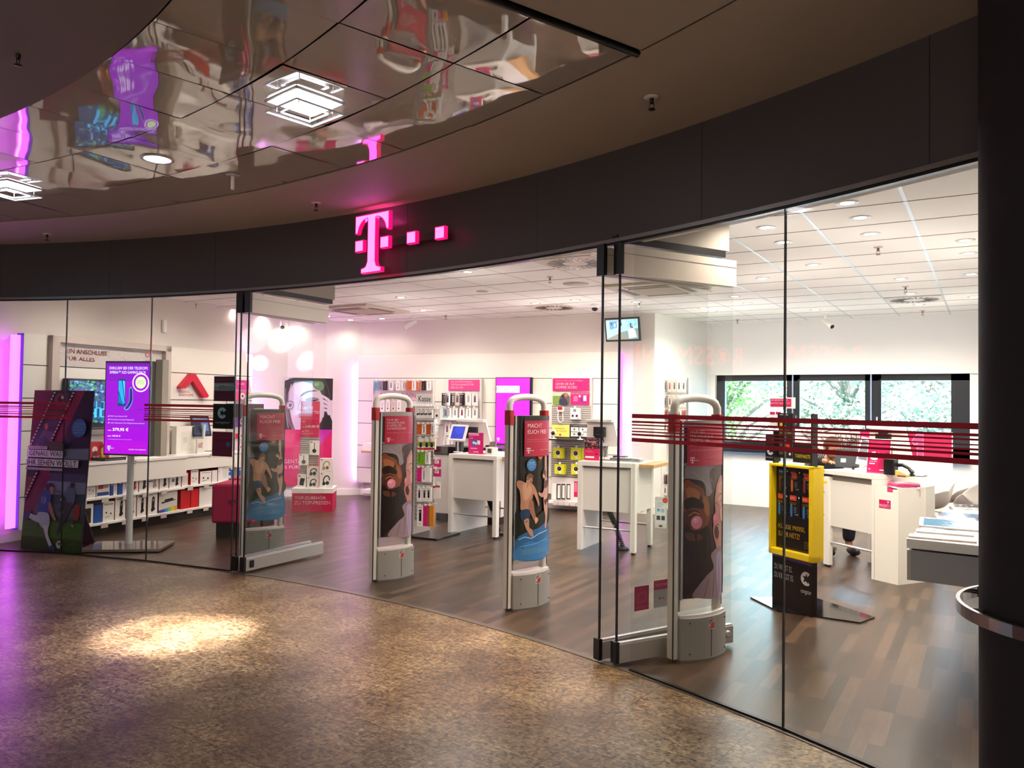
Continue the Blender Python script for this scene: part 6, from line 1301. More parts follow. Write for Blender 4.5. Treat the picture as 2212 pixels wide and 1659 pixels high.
srow([908, 921, 930], 1092, 1137, -.05, .085, ['f0ece8', 'd81c7c', 'd88a30'], [art_case('1c1a1c'), None, None], 'lowest')
for (a, b, c, ds) in [((937, 883), (950, 906), 'f0ece8', 'white pack sticking out at the top right'), ((936, 992), (951, 1009), 'd81c7c', 'upper magenta pack sticking out at the right'), ((936, 1013), (951, 1030), 'd81c7c', 'lower magenta pack sticking out at the right'), ((932, 1046), (940, 1078), 'f0ece8', 'slim white red-banded pack, left of two at the right'), ((941, 1045), (950, 1077), 'f0ece8', 'slim white red-banded pack, right of two at the right')]:
    dpack(a, b, .08, (lambda A: (A.rect(.2, .1, .8, .55, 'f2eeea'), A.rect(.4, .3, .6, .4, '5a4a4c'))) if c != 'f0ece8' else (lambda A: (A.rect(0, .12, 1, .24, 'c01c3c') if 'slim' in ds else A.circ(.5, .65, .18, '2a2628'),)), c, 'b0145c' if c != 'f0ece8' else 'e0dcd8', ds+' of the spinner rack', 'blister_pack', .02, f=SP, cat='package')
# spotlit rack on the inner wall seen through the door glass
IW = Frame(k4.x, k4.y, radians(0)); 
RK = Frame(-3.62, 10.8, radians(-12)); x0, z0, x1, z1 = RK.r((1430, 817), (1486, 1080))
t = thing('accessory_rack', 'slim accessory rack against the white inner wall behind the nearest gate', 'accessory panel', RK.w(0, 0, 0), RK.a)
MB().box(x0, x1, 0, .03, .05, z1, C('dfdcda', .5)).box(x0, x0+.02, -.02, .0, .0, z1, GREY).box(x1-.02, x1, -.02, .0, .0, z1, GREY).box(x0, x1, -.15, .1, 0, .05, GREY).build('frame', t)
r = random.Random(12)
for rw, (ya, yb) in enumerate([(822, 847), (856, 880), (886, 906), (914, 934), (1025, 1045), (1050, 1070)]):
    for i in range(5):
        px = 1437+i*10; (x, za), (_, zb_) = RK.q(px, ya, -.08), RK.q(px, yb, -.08); c = r.choice(['f0ece8', 'f0ece8', 'f0ece8', '8c8488', 'c0142c', 'd9c8c0', '1c1a1c'])
        hpack(RK, x-.028, -.08, zb_, .055, za-zb_, .015, c, c, art_case(r.choice(('5a5458', '3a3438', 'a04050'))), '%s pack, %s from the left in row %s from the top of the slim rack' % (COLN[c], ORD[i], ('one', 'two', 'three', 'four', 'five', 'six')[rw]), 'packs on the slim rack by the inner wall')
# leaflet on the rail: phone-shaped sticker with orange dot
x0, z0, x1, z1 = pf.r((0, 0), (1, 1)) if False else (0, 0, 0, 0)
# ======================= BLACK AND YELLOW TARIFF STAND =======================
G0 = fl(1668, 1306); G1 = fl(1753, 1334); GF = Frame(G0.x, G0.y, atan2(G1.y-G0.y, G1.x-G0.x)); GW = (G1-G0).xy.length
BK = C('0d0d0f', .3)
t = thing('tariff_stand', 'tall black floor stand with yellow frame and star-cut C logo', 'display stand', GF.o, GF.a)
_, zTop = GF.q(1700, 884, .1)
MB().box(0, GW, 0, .05, .0, .98, BK).build('body', t)
MB().box(GW-.012, GW, .0, .055, 0, 1.50, BK).box(0, .012, .0, .05, 0, 1.36, BK).build('side_panel', t)
MB().prism([(-.22, -.02), (.18, -.12), (GW+.26, .20), (GW+.2, .42), (0, .46)], 0, .012, C('101216', .08)).build('base_plate', t)
y0, z0, y1, z1 = GF.r((1655, 1000), (1742, 1205), -.08)
a0x, az1 = GF.q(1656, 998, -.10); a1x, _ = GF.q(1752, 1000, -.10); _, az0 = GF.q(1700, 1205, -.10); az0 = GF.q(1752, 1218, -.10)[1]; az1 = GF.q(1752, 1010, -.10)[1]
fw = .045
mb = MB().box(a0x, a1x, -.075, .0, az0, az0+fw, YEL).box(a0x, a1x, -.075, .0, az1-fw*.4, az1, YEL).box(a0x, a0x+fw*.5, -.075, .0, az0, az1, YEL).box(a1x-fw, a1x, -.075, .0, az0, az1, YEL); mb.build('yellow_frame', t, .003)
MB().box(GW-.03, GW+.008, .052, .11, az0+.0, az1, YEL).build('yellow_side', t)
iW, iH = a1x-a0x-fw*1.5, az1-az0-fw*1.4; A = Art(iW, iH, .25); A.rect(0, 0, 1, 1, '101012')
for j in range(2):
    for i in range(3):
        u, v = .04+.33*i, .03+.30*j
        A.rect(u, v, u+.29, v+.27, '17171a'); A.rect(u+.02, v+.01, u+.19, v+.07, '1e5fa8' if (i, j) == (0, 0) else ('d8421c' if j else '17171a')); A.text(('XTRA', 'DATEN I', 'DATEN II', 'DATEN L')[(i+j) % 4], u+.03, v+.03, u+.15, v+.05, 'f4e4dc', .01)
        if j == 0 and i: A.circ(u+.12, v+.07, .075, 'd02c1e'); A.text('JETZT NUR', u+.06, v+.05, u+.18, v+.06, 'f6dcd4'); A.text('EINMALIG', u+.06, v+.075, u+.18, v+.085, 'f6dcd4')
        A.text('HIER GEHT ES', u+.02, v+.09, u+.2, v+.1, 'd8c020', .01); A.text('ZUM SPAREN', u+.02, v+.107, u+.18, v+.117, 'd8c020', .01)
        A.blob([(u+.04, v+.13), (u+.08, v+.13), (u+.09, v+.19), (u+.08, v+.26), (u+.04, v+.26), (u+.03, v+.19)], ('5a3028', 'c86420', '8a2c28')[i] if j == 0 else '2a6aa8'); A.circ(u+.06, v+.128, .015, 'c08868')
        [A.rect(u+.13, v+.15+.018*k, u+.13+.1*((k*3+i) % 3+1)/3, v+.155+.018*k, '8c8c90') for k in range(4)]; A.text('15.00', u+.16, v+.225, u+.24, v+.24, 'e8e8ea', .01); A.circ(u+.26, v+.03, .016, 'dcdcdc')
A.text('KLASSE PREISE,', .09, .70, .80, .76, 'e2b420', .02); A.text('SUPER NETZ!', .09, .79, .66, .85, 'e2b420', .02); [A.text(s_, .78, .86+.03*i, .96, .88+.03*i, 'b8941c') for i, s_ in enumerate(('BESTES', 'D-NETZ', 'QUALITÄT'))]; A.poly([(.9, .80), (.93, .79), (.93, .83), (.9, .83)], 'e8e8e8')
A.build('leaflet_print', t, a0x+fw*.5, -.02, az0+fw)
z_ = lambda py, px=1700: GF.q(px, py, 0)[1]
A = Art(GW, .40, .3); A.rect(0, 0, 1, 1, '0d0d0f')
for k, c_ in enumerate(('c9b418', 'b8401c', '3c4ca0')): A.poly([(.02, .045+.045*k), (.5, .075+.045*k), (1, .085+.045*k), (1, .13+.045*k), (.5, .12+.045*k), (.02, .09+.045*k)], c_)
A.text('DU WILLST ES.', .06, .32, .52, .43, 'e4e4e2', .02); A.text('DU KRIEGST ES.', .06, .48, .56, .59, 'e4e4e2', .02); A.circ(.87, .47, .13, 'e4e4e2'); A.poly([(.87, .47), (1.02, .30), (1.02, .64)], '0d0d0f'); star(A, .87, .47, .105, '0d0d0f'); A.text('congstar', .74, .68, 1.0, .77, 'cfcfcd', .004)
A.build('lower_print', t, 0, -.001, .06)
MB().box(0, GW, 0, .15, .98, 1.0, YEL).build('yellow_top', t)
# brochure blocks on top
def blk(a, b, y, d, fc, art, name, label, cat):
    x0, z0, x1, z1 = GF.r(a, b, y); z0 = max(z0, 1.0); t = thing(name, label, cat, GF.w(x0, y, z0), GF.a); MB().box(0, x1-x0, 0, d, 0, z1-z0, C(fc, .35)).build('board', t)
    A = Art(x1-x0, z1-z0, .35); A.rect(0, 0, 1, 1, fc); art(A); A.build('print', t, 0, -.0008, 0); return t
blk((1713, 955), (1752, 1002), .01, .05, '0d0d0f', lambda A: (A.text('CONGSTAR', .12, .32, .8, .48, 'e6cc1e', .02), A.text('TARIFPAKETE', .12, .58, .96, .76, 'e6cc1e', .02)), 'tariff_box', 'black box with yellow tariff lettering on top of the tariff stand', 'box')
blk((1682, 925), (1711, 991), .04, .03, '1d1a18', lambda A: (A.text('CONGSTAR', .06, .03, .8, .08, 'e6cc1e', .02), A.text('AUF IHRE TARIFE', .06, .13, .95, .18, 'e6cc1e', .02), A.circ(.68, .6, .16, 'cc2c1c'), A.text('15', .1, .52, .3, .6, 'e8e8e8'), [A.rect(.08, .7+.05*i, .6, .715+.05*i, '8c8478') for i in range(4)], A.circ(.85, .85, .07, 'e8e8e8')), 'tariff_card', 'tall dark brochure with red dot on the tariff stand', 'brochure')
blk((1654, 937), (1680, 997), .04, .03, '0b0b0d', lambda A: (A.circ(.4, .62, .26, 'dcdcdc'), A.poly([(.4, .62), (.75, .5), (.75, .74)], '0b0b0d'), star(A, .4, .62, .2, '0b0b0d'), A.text('congstar', .05, .84, .72, .92, 'c9c9c9'), A.circ(.62, .2, .1, 'b82c20')), 'tariff_bag', 'black card with the star-cut C logo at the left of the tariff stand', 'brochure')
blk((1680, 892), (1712, 924), .09, .03, '151416', lambda A: (A.rect(0, 0, .99, .25, '0b0b0b'), A.rect(.15, .1, .7, .14, 'd8d8d8'), A.circ(.25, .8, .1, 'd0a020')), 'tariff_card', 'black card behind the tall brochure', 'brochure')
for k, px in enumerate((1663, 1676)): blk((px, 889), (px+11, 926), .12, .02, 'efe6e6', lambda A: (A.rect(0, 0, 1, .18, 'c8205c'), A.rect(.25, .4, .75, .65, '8a8a90')), 'phone_case_pack', ('left' if k == 0 else 'right')+' white pack with magenta top behind the tariff cards', 'package')
x0, z0, x1, z1 = GF.r((1664, 860), (1716, 881), .14); t = thing('header_sign', 'small magenta header sign on a thin pole above the tariff stand', 'sign', GF.w(x0, .14, z0), GF.a); W, H = x1-x0, z1-z0
MB().box(0, W, 0, .01, -.005, H+.005, WHITE).tube([(W*.6, .01, 0), (W*.6, .01, -(z0-1.02))], .006, CHROME, 6).build('board', t)
A = Art(W, H, .4); A.rect(0, .06, .88, .9, 'c41a55'); A.text('IHR NEUES PHONE –', .02, .12, .78, .32, 'fbe6ee', .01); A.text('BESTENS GESCHÜTZT', .02, .42, .84, .62, 'fbe6ee', .01); A.build('print', t, 0, -.001, 0)
# acrylic case rack behind the stand at left
# ======================= DESK WITH THE LEAFLET BOX =======================
K4 = Frame(-1.364, 8.109, atan2(-.365, .483)); 
def desk4():
    f = K4; W, D, H = .605, .62, HK; m = C('e9e4dc', .3)
    t = thing('service_desk', 'white service desk with a long gap handle beside the yellow stand', 'desk', f.o, f.a); DK = t
    MB().box(-.02, W, 0, D, H-.045, H, m).build('top', t, .004)
    MB().box(-.02, .055, .0, .05, .02, H-.07, m).box(-.01, .045, .01, .04, 0, .02, BLACK).build('leg', t, .003)
    MB().box(W-.03, W, 0, D, 0, H-.045, m).build('side_panel', t)
    MB().box(.055, W-.03, .02, .04, .40, H-.10, C('e4ded6', .35)).build('front_panel', t, .002)
    MB().box(.055, W-.03, .045, .055, H-.12, H-.045, C('8f8880', .5)).build('gap', t)
    MB().box(-.02, .02, D-.05, D, .0, H-.045, m).build('leg', t); MB().tube([(.05, .03, .24), (W-.03, .03, .24)], .011, CHROME, 8).build('foot_rail', t)
    mb = MB(); 
    for z in (.50, .72, .93): mb.tube([(-.02+.02*cos(k*pi/4)-.0, -.006, z+.010*sin(k*pi/4)) for k in range(9)], .002, BLACK, 5)
    mb.build('cable_clips', t); coil(t, [(W-.12, .3, .42), (W-.07, .3, .2), (W-.09, .3, .02)])
desk4()
BX = [fl(1891, 1256), fl(1940, 1264), fl(2000, 1257)]
b0, b1, b2 = [p.xy for p in BX]; b0 = K4.w(.61, 0).xy; b3 = b2+(b0-b1)*1.0+Vector((.05, .28)); b4 = b0+Vector((.30, .42))
t = thing('leaflet_box', 'white five-sided leaflet box with the small magenta plate', 'leaflet box', (0, 0, 0)); m = C('e9e4da', .3)
def pz(pts, z0, z1, nm, mat=m): return MB().prism([tuple(p) for p in pts], z0, z1, mat).build(nm, t)
body = [b0, b1, b2, b2+Vector((.06, .22)), b4]
pz(body, 0, .76, 'body')
def wallseg(mb, p, q, z0, z1, th=.012):
    d = (q-p).normalized(); n = Vector((-d.y, d.x))*th; mb.prism([tuple(p), tuple(q), tuple(q+n), tuple(p+n)], z0, z1, m)
mb = MB(); wallseg(mb, b1, b2, .76, .845); wallseg(mb, b0, b0.lerp(b1, .25), .76, .87); wallseg(mb, b0.lerp(b1, .25), b0.lerp(b1, .5), .76, .85); wallseg(mb, b0.lerp(b1, .5), b0.lerp(b1, .78), .76, .80); wallseg(mb, b0.lerp(b1, .78), b1, .76, .83)
q = b2+Vector((.06, .22)); wallseg(mb, b2, q, .76, .845); wallseg(mb, q, b4, .76, .945); mb.build('tray_rim', t)
pf2 = Frame(b0.x, b0.y, atan2((b1-b0).y, (b1-b0).x)); bl = Frame(b1.x, b1.y, atan2((b2-b1).y, (b2-b1).x))
x0, z0, x1, z1 = pf2.r((1899, 1079), (1932, 1101)); L01 = (b1-b0).length
t2 = MB(); A = Art(.115, .075, .4); A.rect(0, 0, 1, 1, 'c8155c'); A.text('MAGENTA', .04, .5, .96, .88, 'fdeaf2', .02); A.circ(.78, .22, .09, '9aa8dc')
o = A.build('name_plate', t, 0, 0, 0); o.location = pf2.w(max(.01, x0), -.001, z0); o.rotation_euler = (0, 0, pf2.a)
for k, (dz, c_, c2, rr_) in enumerate([(.82, 'd0186a', 'f0c8dc', 4), (.845, 'f0eaea', 'd83c80', -6), (.862, 'd8307c', 'f2d0e0', 10), (.878, 'e86a9c', 'f6e6ec', -3)]):
    c_m = (b0+b1+b2+b4)/4; t = thing('leaflets', '%s leaflet bundle in the white leaflet box, %s from the bottom' % (('magenta', 'pale', 'pink', 'light pink')[k], ORD[k]), 'leaflet', (c_m.x, c_m.y, dz), radians(rr_+35), 'leaflet bundles in the white box')
    MB().box(-.10, .10, -.09, .09, -.014 if k else -.06, 0, C(c_, .4)).build('bundle', t); A = Art(.2, .18, .4); A.rect(.1, .1, .9, .3, c2); A.rect(.1, .5, .6, .8, c2); o = A.build('print', t, -.1, 0, 0); o.rotation_euler = (radians(-90), 0, 0); o.location = (0, -.09, .0005)
# things on the desk
H4 = HK
def k4(px, py, y): return K4.q(px, py, y)[0]
t = thing('leaflet_stand', 'tall magenta leaflet display with white figure print on the desk by the leaflet box', 'leaflet display', K4.w(k4(1872, 1018, .12), .12, H4), K4.a+radians(18)); w_, h_ = .205, .315
mb = MB().box(-.006, w_+.006, 0, .008, 0, h_+.008, WHITE); mb.xf(Matrix.Rotation(radians(-8), 4, 'X')); mb.box(0, w_, .0, .10, 0, .008, WHITE).build('board', t)
A = Art(w_, h_, .35); A.rect(0, 0, 1, 1, 'c21450'); A.text('GUTE TIPPS FÜR SIE', .1, .09, .72, .13, 'f8dce6', .01); A.blob([(.15, .4), (.3, .36), (.38, .4), (.36, .5), (.45, .54), (.42, .6), (.2, .6), (.12, .54), (.18, .5)], 'f6eef2'); A.circ(.5, .42, .06, '8898d8'); A.text('15', .12, .5, .2, .56, 'f6e0e8'); A.blob([(.6, .6), (.9, .5), (1, .8), (.8, .95), (.5, .9)], '9a1040'); A.blob([(.8, .38), (.95, .36), (.96, .44), (.84, .46)], '7a0c34'); A.rect(.1, .64, .45, .66, 'e898b4'); A.rect(.1, .7, .35, .73, 'f6e0e8'); A.rect(.58, .88, .92, .91, 'f6dce6'); A.tlogo(.08, .86, .05, 'f6e0e8'); o = A.build('print', t, 0, -.001, 0); o.rotation_euler = (radians(-8), 0, 0)
t = thing('barcode_scanner', 'black cube-shaped scanner on the desk behind the leaflet display', 'scanner', K4.w(k4(1925, 1018, .18), .18, H4), K4.a+radians(15)); MB().rbox(-.055, .045, -.04, .05, 0, .14, BLACK, .012).build('case', t, .005)
t = thing('desk_phone', 'black telephone handset curving right on the desk', 'telephone', K4.w(k4(1950, 1018, .22), .22, H4), K4.a+radians(5)); MB().tube([(-.05, 0, .09), (0, 0, .095), (.06, 0, .07), (.10, 0, .03)], [.018, .016, .014, .02], BLACK, 10).build('handset', t); MB().rbox(-.05, .10, -.02, .08, 0, .02, DARK, .01).build('cradle', t)
t = thing('notebook', 'white open notebook with black edge on the desk', 'notebook', K4.w(k4(1975, 1018, .3), .3, H4), K4.a+radians(25)); MB().box(-.09, .09, -.06, .06, 0, .006, BLACK).box(-.088, .09, -.06, .055, .006, .018, WHITE).build('pages', t)
t = thing('tape_dispenser', 'yellow and brown tape dispenser at the desk corner', 'tape dispenser', K4.w(k4(1945, 1030, .08), .08, H4), K4.a+radians(10)); MB().prism([(-.05, 0), (.06, 0), (.06, .02), (.03, .035), (-.02, .05), (-.05, .055)], 0, .045, C('d8b46a', .35), 'y').prism([(-.03, .0), (.05, 0), (.05, .015), (-.03, .015)], -.002, .047, C('7a4c34', .4), 'y').build('body', t)
t = thing('desk_monitor', 'white tilted customer display with dark screen behind the leaflet display', 'monitor', K4.w(k4(1862, 1018, .30), .30, H4), K4.a+radians(40)); mb = MB().box(-.07, .09, -.01, .01, .05, .33, C('eeebe8', .3)).box(-.06, .08, -.012, -.01, .10, .30, C('2a3148', .2)); mb.xf(Matrix.Rotation(radians(-18), 4, 'X')@Matrix.Rotation(radians(10), 4, 'Y')); mb.build('screen', t, .003); MB().lathe([(0, 0), (.08, 0), (.08, .015), (.03, .03), (.025, .1)], C('eeebe8', .3), (0, .04, 0), 16).build('foot', t); MB().box(-.09, .02, .0, .1, 0, .03, BLACK).build('dock', t)
t = thing('laptop', 'grey laptop seen from behind on the desk', 'laptop', K4.w(k4(1838, 1008, .42), .42, H4), K4.a+radians(32)); mb = MB().rbox(-.15, .15, -.006, .006, 0, .19, C('3c3f44', .35), .01, axis='y').box(-.10, -.05, -.0075, -.006, .05, .09, C('d9d6cc', .5)); mb.xf(Matrix.Rotation(radians(-14), 4, 'X')); mb.build('lid', t); MB().box(-.15, .15, .0, .20, 0, .012, C('2c2e33', .4)).build('keyboard_base', t)
# large white monitor hood behind the desk
HB = Frame(-.95, 8.75, radians(-30)); x0, z0, x1, z1 = HB.r((1878, 918), (1968, 988)); t = thing('monitor', 'large white tilted monitor hood with black mount above the desk', 'monitor', HB.w(x0, 0, z0), HB.a); W, H = x1-x0, z1-z0
MB().prism([(0, 0), (W, 0), (W*.84, H), (0, H)], 0, .03, C('e2dcd4', .35), 'y').prism([(0, H*.88), (W*.84, H*.85), (W*.84, H), (0, H)], -.05, 0, C('efece7', .3), 'y').build('rear_cover', t, .003); MB().box(W*.22, W*.55, -.05, .0, H*.35, H*.72, C('151416', .3)).box(W*.3, W*.52, -.055, -.03, H*.68, H*.8, C('151416', .3)).build('camera_mount', t, .005)
MB().tube([(W*.45, -.03, H*.35), (W*.5, 0, -.05), (W*.3, .05, -.12)], .005, BLACK, 5).tube([(W*.6, -.03, H*.3), (W*.55, 0, -.04), (W*.4, .05, -.12)], .005, BLACK, 5).build('cables', t); MB().box(W*.1, W*.5, .03, .07, -(z0-HK+.0), H*.4, GREY).build('stand', t)
# extension of the desk behind it
t = thing('desk_return', 'white rear part of the service desk where the laptop stands', 'desk', K4.w(-.40, .63, 0), K4.a); MB().box(0, .62, 0, .30, HK-.045, HK, C('ece8e1', .3)).build('top', t, .003); MB().box(.59, .62, 0, .30, 0, HK-.045, WHITE).build('side_panel', t)
# low partition with pictures
PT = Frame(-1.95, 11.2, 0); xA = PT.q(1712, 950)[0]; xB = PT.q(2058, 950)[0]; zP = PT.q(2050, 934)[1]
t = thing('partition', 'low white partition carrying a black and white photo and magenta panels', 'partition', PT.o, 0)
MB().box(xA, xB, 0, .06, .08, zP, C('eceae7', .4)).build('panel', t); MB().box(xA+.1, xB-.1, .0, .05, 0, .08, BLACK).build('plinth', t)
x0, z0, x1, z1 = PT.r((1724, 927), (1857, 1001)); A = Art(x1-x0, z1-z0, .4); A.rect(0, 0, 1, 1, 'd9d5d2'); r = random.Random(21)
for k in range(60):
    u = r.random()*.95; v = .02+.5*r.random(); L = .05+.12*r.random(); a = r.uniform(-.6, .9); A.path([(u, v), (u+L*.5, v+.08*a), (min(1, u+L), v+.2*a)], .004+.008*r.random(), r.choice(('2a2626', '4a4646', '1a1818', '8a8684')))
for k in range(22): u = .3+.032*k; A.poly([(u, .72), (u+.018, .72), (u-.08, 1), (u-.105, 1)], r.choice(('1c1a1a', '2a2828', '5a5656')))
for k in range(14): u = .62+.027*k; A.rect(u, .1+.1*(k % 3), u+.012, .7, r.choice(('2c2a2c', '6a6668', '1c1a1c')))
A.build('photo_print', t, x0, -.002, z0)
x0, z0, x1, z1 = PT.r((1858, 930), (2056, 993)); A = Art(x1-x0, z1-z0, .4); A.rect(0, 0, 1, 1, 'b8104e'); A.rect(0, 0, .35, 1, 'c8185c'); A.poly([(.62, .08), (.7, .08), (.7, .95), (.635, .95), (.635, .4), (.61, .5), (.575, .36)], 'd84c86'); A.path([(.575, .36), (.63, .08), (.7, .08), (.7, .95)], .006, 'f2b8cc'); A.path([(.575, .36), (.61, .52), (.635, .4), (.635, .95)], .006, 'f2b8cc'); A.line((.82, .2), (.91, .2), .004, 'f2b8cc'); A.build('magenta_print', t, x0, -.002, z0)
# ======================= WHITE SHELL CHAIRS =======================
def chair(loc, rz, label):
    t = thing('shell_chair', label, 'chair', loc, rz, 'white moulded shell chairs'); SH = C('e4dfdb', .3)
    prof = [(-.24, .425), (-.22, .44), (-.12, .43), (0, .42), (.10, .425), (.17, .46), (.205, .54), (.225, .64), (.245, .74), (.255, .80)]
    hw = [.20, .22, .245, .26, .27, .28, .28, .26, .22, .17]; rise = [0, .05, .16, .22, .24, .20, .12, .06, .02, 0]; fwd = [0, 0, 0, 0, -.02, -.07, -.12, -.10, -.05, -.02]
    vs = []; fs = []; n = 12; N = len(prof)
    for i in range(N):
        for j in range(n+1):
            s = -1+2*j/n; e = abs(s)**2.4; vs.append((s*hw[i]*(1+.08*e), prof[i][0]+fwd[i]*e, prof[i][1]+rise[i]*e))
    for i in range(N-1):
        for j in range(n): q = i*(n+1)+j; fs.append((q, q+1, q+n+2, q+n+1))
    o = MB().add(vs, fs, SH, True).build('seat_shell', t); so = o.modifiers.new('s', 'SOLIDIFY'); so.thickness = .009; so.offset = 0; sb = o.modifiers.new('sub', 'SUBSURF'); sb.levels = sb.render_levels = 2
    for sx in (-1, 1):
        for sy in (-1, 1): MB().tube([(sx*.10, sy*.09, .405), (sx*.21, sy*.20, 0)], [.011, .008], BLACK, 8).build('leg', t)
    mb = MB()
    for (a, b) in (((-.13, -.12, .33), (.19, -.18, .10)), ((.13, -.12, .33), (-.19, -.18, .10)), ((-.13, .12, .33), (.19, .18, .10)), ((.13, .12, .33), (-.19, .18, .10)), ((-.13, -.12, .33), (-.19, .18, .10)), ((.13, -.12, .33), (.19, .18, .10)), ((-.1, -.09, .4), (.1, .09, .4)), ((.1, -.09, .4), (-.1, .09, .4))): mb.tube([a, b], .004, BLACK, 5)
    mb.build('wire_brace', t); return t
chair((-.58, 9.95, 0), radians(-65), 'white shell chair with black legs just right of the leaflet box')
chair((-.12, 10.75, 0), radians(-110), 'white shell chair farthest back against the window')
chair((-.02, 9.7, 0), radians(-150), 'white shell chair half hidden by the column')
# ======================= PHONE TABLE =======================
TF = Frame(-.403, 5.04, radians(-4.6)); TW, TD, TH = 1.1, 2.0, .80
t = thing('phone_table', 'white-topped phone table with grey drawer front at the column', 'table', TF.o, TF.a); TT = C('f1eee8', .25)
MB().box(0, TW, 0, TD, TH-.055, TH, TT).build('top', t, .003); MB().box(.02, TW-.02, .02, .04, TH-.24, TH-.068, C('a3a1a5', .45)).box(.0, .02, .015, TD-.05, TH-.24, TH-.068, C('b9b4ac', .4)).box(.04, TW-.04, .04, TD-.06, TH-.24, TH-.07, C('9a989c', .5)).build('drawer', t)
MB().box(.35, .45, .35, .45, 0, TH-.24, C('c9c5c0', .4)).build('leg', t); MB().box(.35, .45, TD-.5, TD-.4, 0, TH-.24, C('c9c5c0', .4)).build('leg', t)
def onT(px, py): p = fl(px, py, TH+.01); return p
for k, (px, py, L, rz, c_, ds, ea) in enumerate([(2035, 1161, .34, 2, 'c9b8b0', 'flat pale price card, nearest on the phone table', 0), (2040, 1149, .30, 4, 'e2dedb', 'clear plate with copper-coloured print near the table front', 0), (2052, 1138, .34, 2, '5ab0d8', 'tablet with a turquoise cracked-ice picture lying on the table', .5),
       (2065, 1128, .26, 12, 'b9c0c4', 'silver phone with long strap behind the turquoise tablet', 0), (2075, 1120, .26, 14, '3f8fd0', 'phone with bright blue edge in the middle of the row', .4), (2080, 1113, .22, 16, 'd8d4d0', 'white phone tilted on its holder', 0), (2088, 1106, .22, 18, '8a8c90', 'grey phone in the back half of the row', 0), (2096, 1100, .2, 20, '2c2e34', 'dark phone at the far end of the row', 0)]):
    p = onT(px, py); t = thing('tablet' if k == 2 else ('price_card' if k < 2 else 'phone'), ds, 'tablet' if k == 2 else ('card' if k < 2 else 'phone'), (p.x, p.y, TH), radians(rz))
    d = .08 if k > 2 else (.12 if k < 2 else .15); th = .01
    if k >= 2: mb = MB().box(-.03, .03, -.02, .05, 0, .018, WHITE).build('holder', t)
    mb = MB().rbox(-L/2, L/2, -d/2, d/2, 0, th, C('e4e2e0' if k in (2, 5) else '3a3a3e', .25) if k > 1 else C(c_, .3), .012); o = mb.build('body', t, loc=(0, 0, .022 if k >= 2 else .0), rot=(radians(14) if k >= 2 else 0, 0, 0))
    if k >= 1:
        A = Art(L*.86, d*.8, .15, ea); A.rect(0, 0, 1, 1, c_); r = random.Random(k)
        for q in range(14): u, v = r.random()*.85, r.random()*.85; A.poly([(u, v), (u+.14, v+.05), (u+.06, v+.14)], {2: ('c9ecf8', '2a7ab0', 'e8f8ff', '1a5080'), 1: ('a86a50', 'd8d0cc', '6a4030', 'f0ece8')}.get(k, ('9fb0c0', 'e0e4e8', c_, '6a7078'))[q % 4])
        o2 = A.build('screen' if k > 1 else 'print', o, 0, 0, 0); o2.rotation_euler = (radians(-90), 0, 0); o2.location = (-L*.43, -d*.4, th+.0006)
t = thing('security_cable', 'coiled white alarm cable with a tag hanging by the column', 'cable', (0.0, 6.35, .8)); 
p = fl(2105, 1062, 1.0); MB().tube([(-.05, 0, .0), (-.05, 0, .12), (-.02, 0, .18), (.04, 0, .17)], .006, C('d8c8c0', .4), 6).rbox(-.06, .03, -.01, .01, .13, .22, C('e6d8d2', .4), .01, axis='y').build('cable', t)
MB().box(.02, .05, -.01, .02, 0, .02, GREY).box(.03, .04, 0, .01, 0, .26, BLACK).build('holder', t)
# phone-shaped sticker with orange dot hanging by the glass-side counter
QF = Frame(-3.02, 7.72, radians(6)); x0, z0, x1, z1 = QF.r((1415, 1073), (1440, 1142)); t = thing('hanging_sign', 'phone-shaped hanging price card with an orange dot beside the nearest gate', 'sign card', QF.w(x0, 0, z0), QF.a); W, H = x1-x0, z1-z0
MB().rbox(0, W, 0, .006, 0, H, C('d9d6d2', .35), .012, axis='y').tube([(W/2, .003, H), (W/2, .003, .89+.0-z0+.03)], .002, CHROME, 5).build('card', t); A = Art(W, H, .35); A.rect(.1, .12, .9, .86, 'dfe6e8'); A.text('UNSERE', .18, .17, .7, .2, '5a8ab0'); A.text('BESTEN', .18, .22, .75, .25, '5a8ab0'); A.text('DEALS', .18, .28, .6, .32, 'c8502a', .01); A.circ(.3, .42, .14, '6ab0d8'); [A.rect(.5, .38+.03*i, .8, .395+.03*i, '7aa8d0') for i in range(4)]; A.rect(.15, .6, .45, .74, '4a4c50'); A.rect(.55, .6, .85, .74, '4a4c50'); A.rect(.35, .9, .65, .96, '5a4a44'); A.circ(.86, .1, .22, 'd8421c'); A.text('NEU', .74, .07, .98, .1, 'f6d8cc'); A.text('JETZT', .72, .12, 1, .15, 'f6d8cc'); A.build('print', t, 0, -.001, 0)
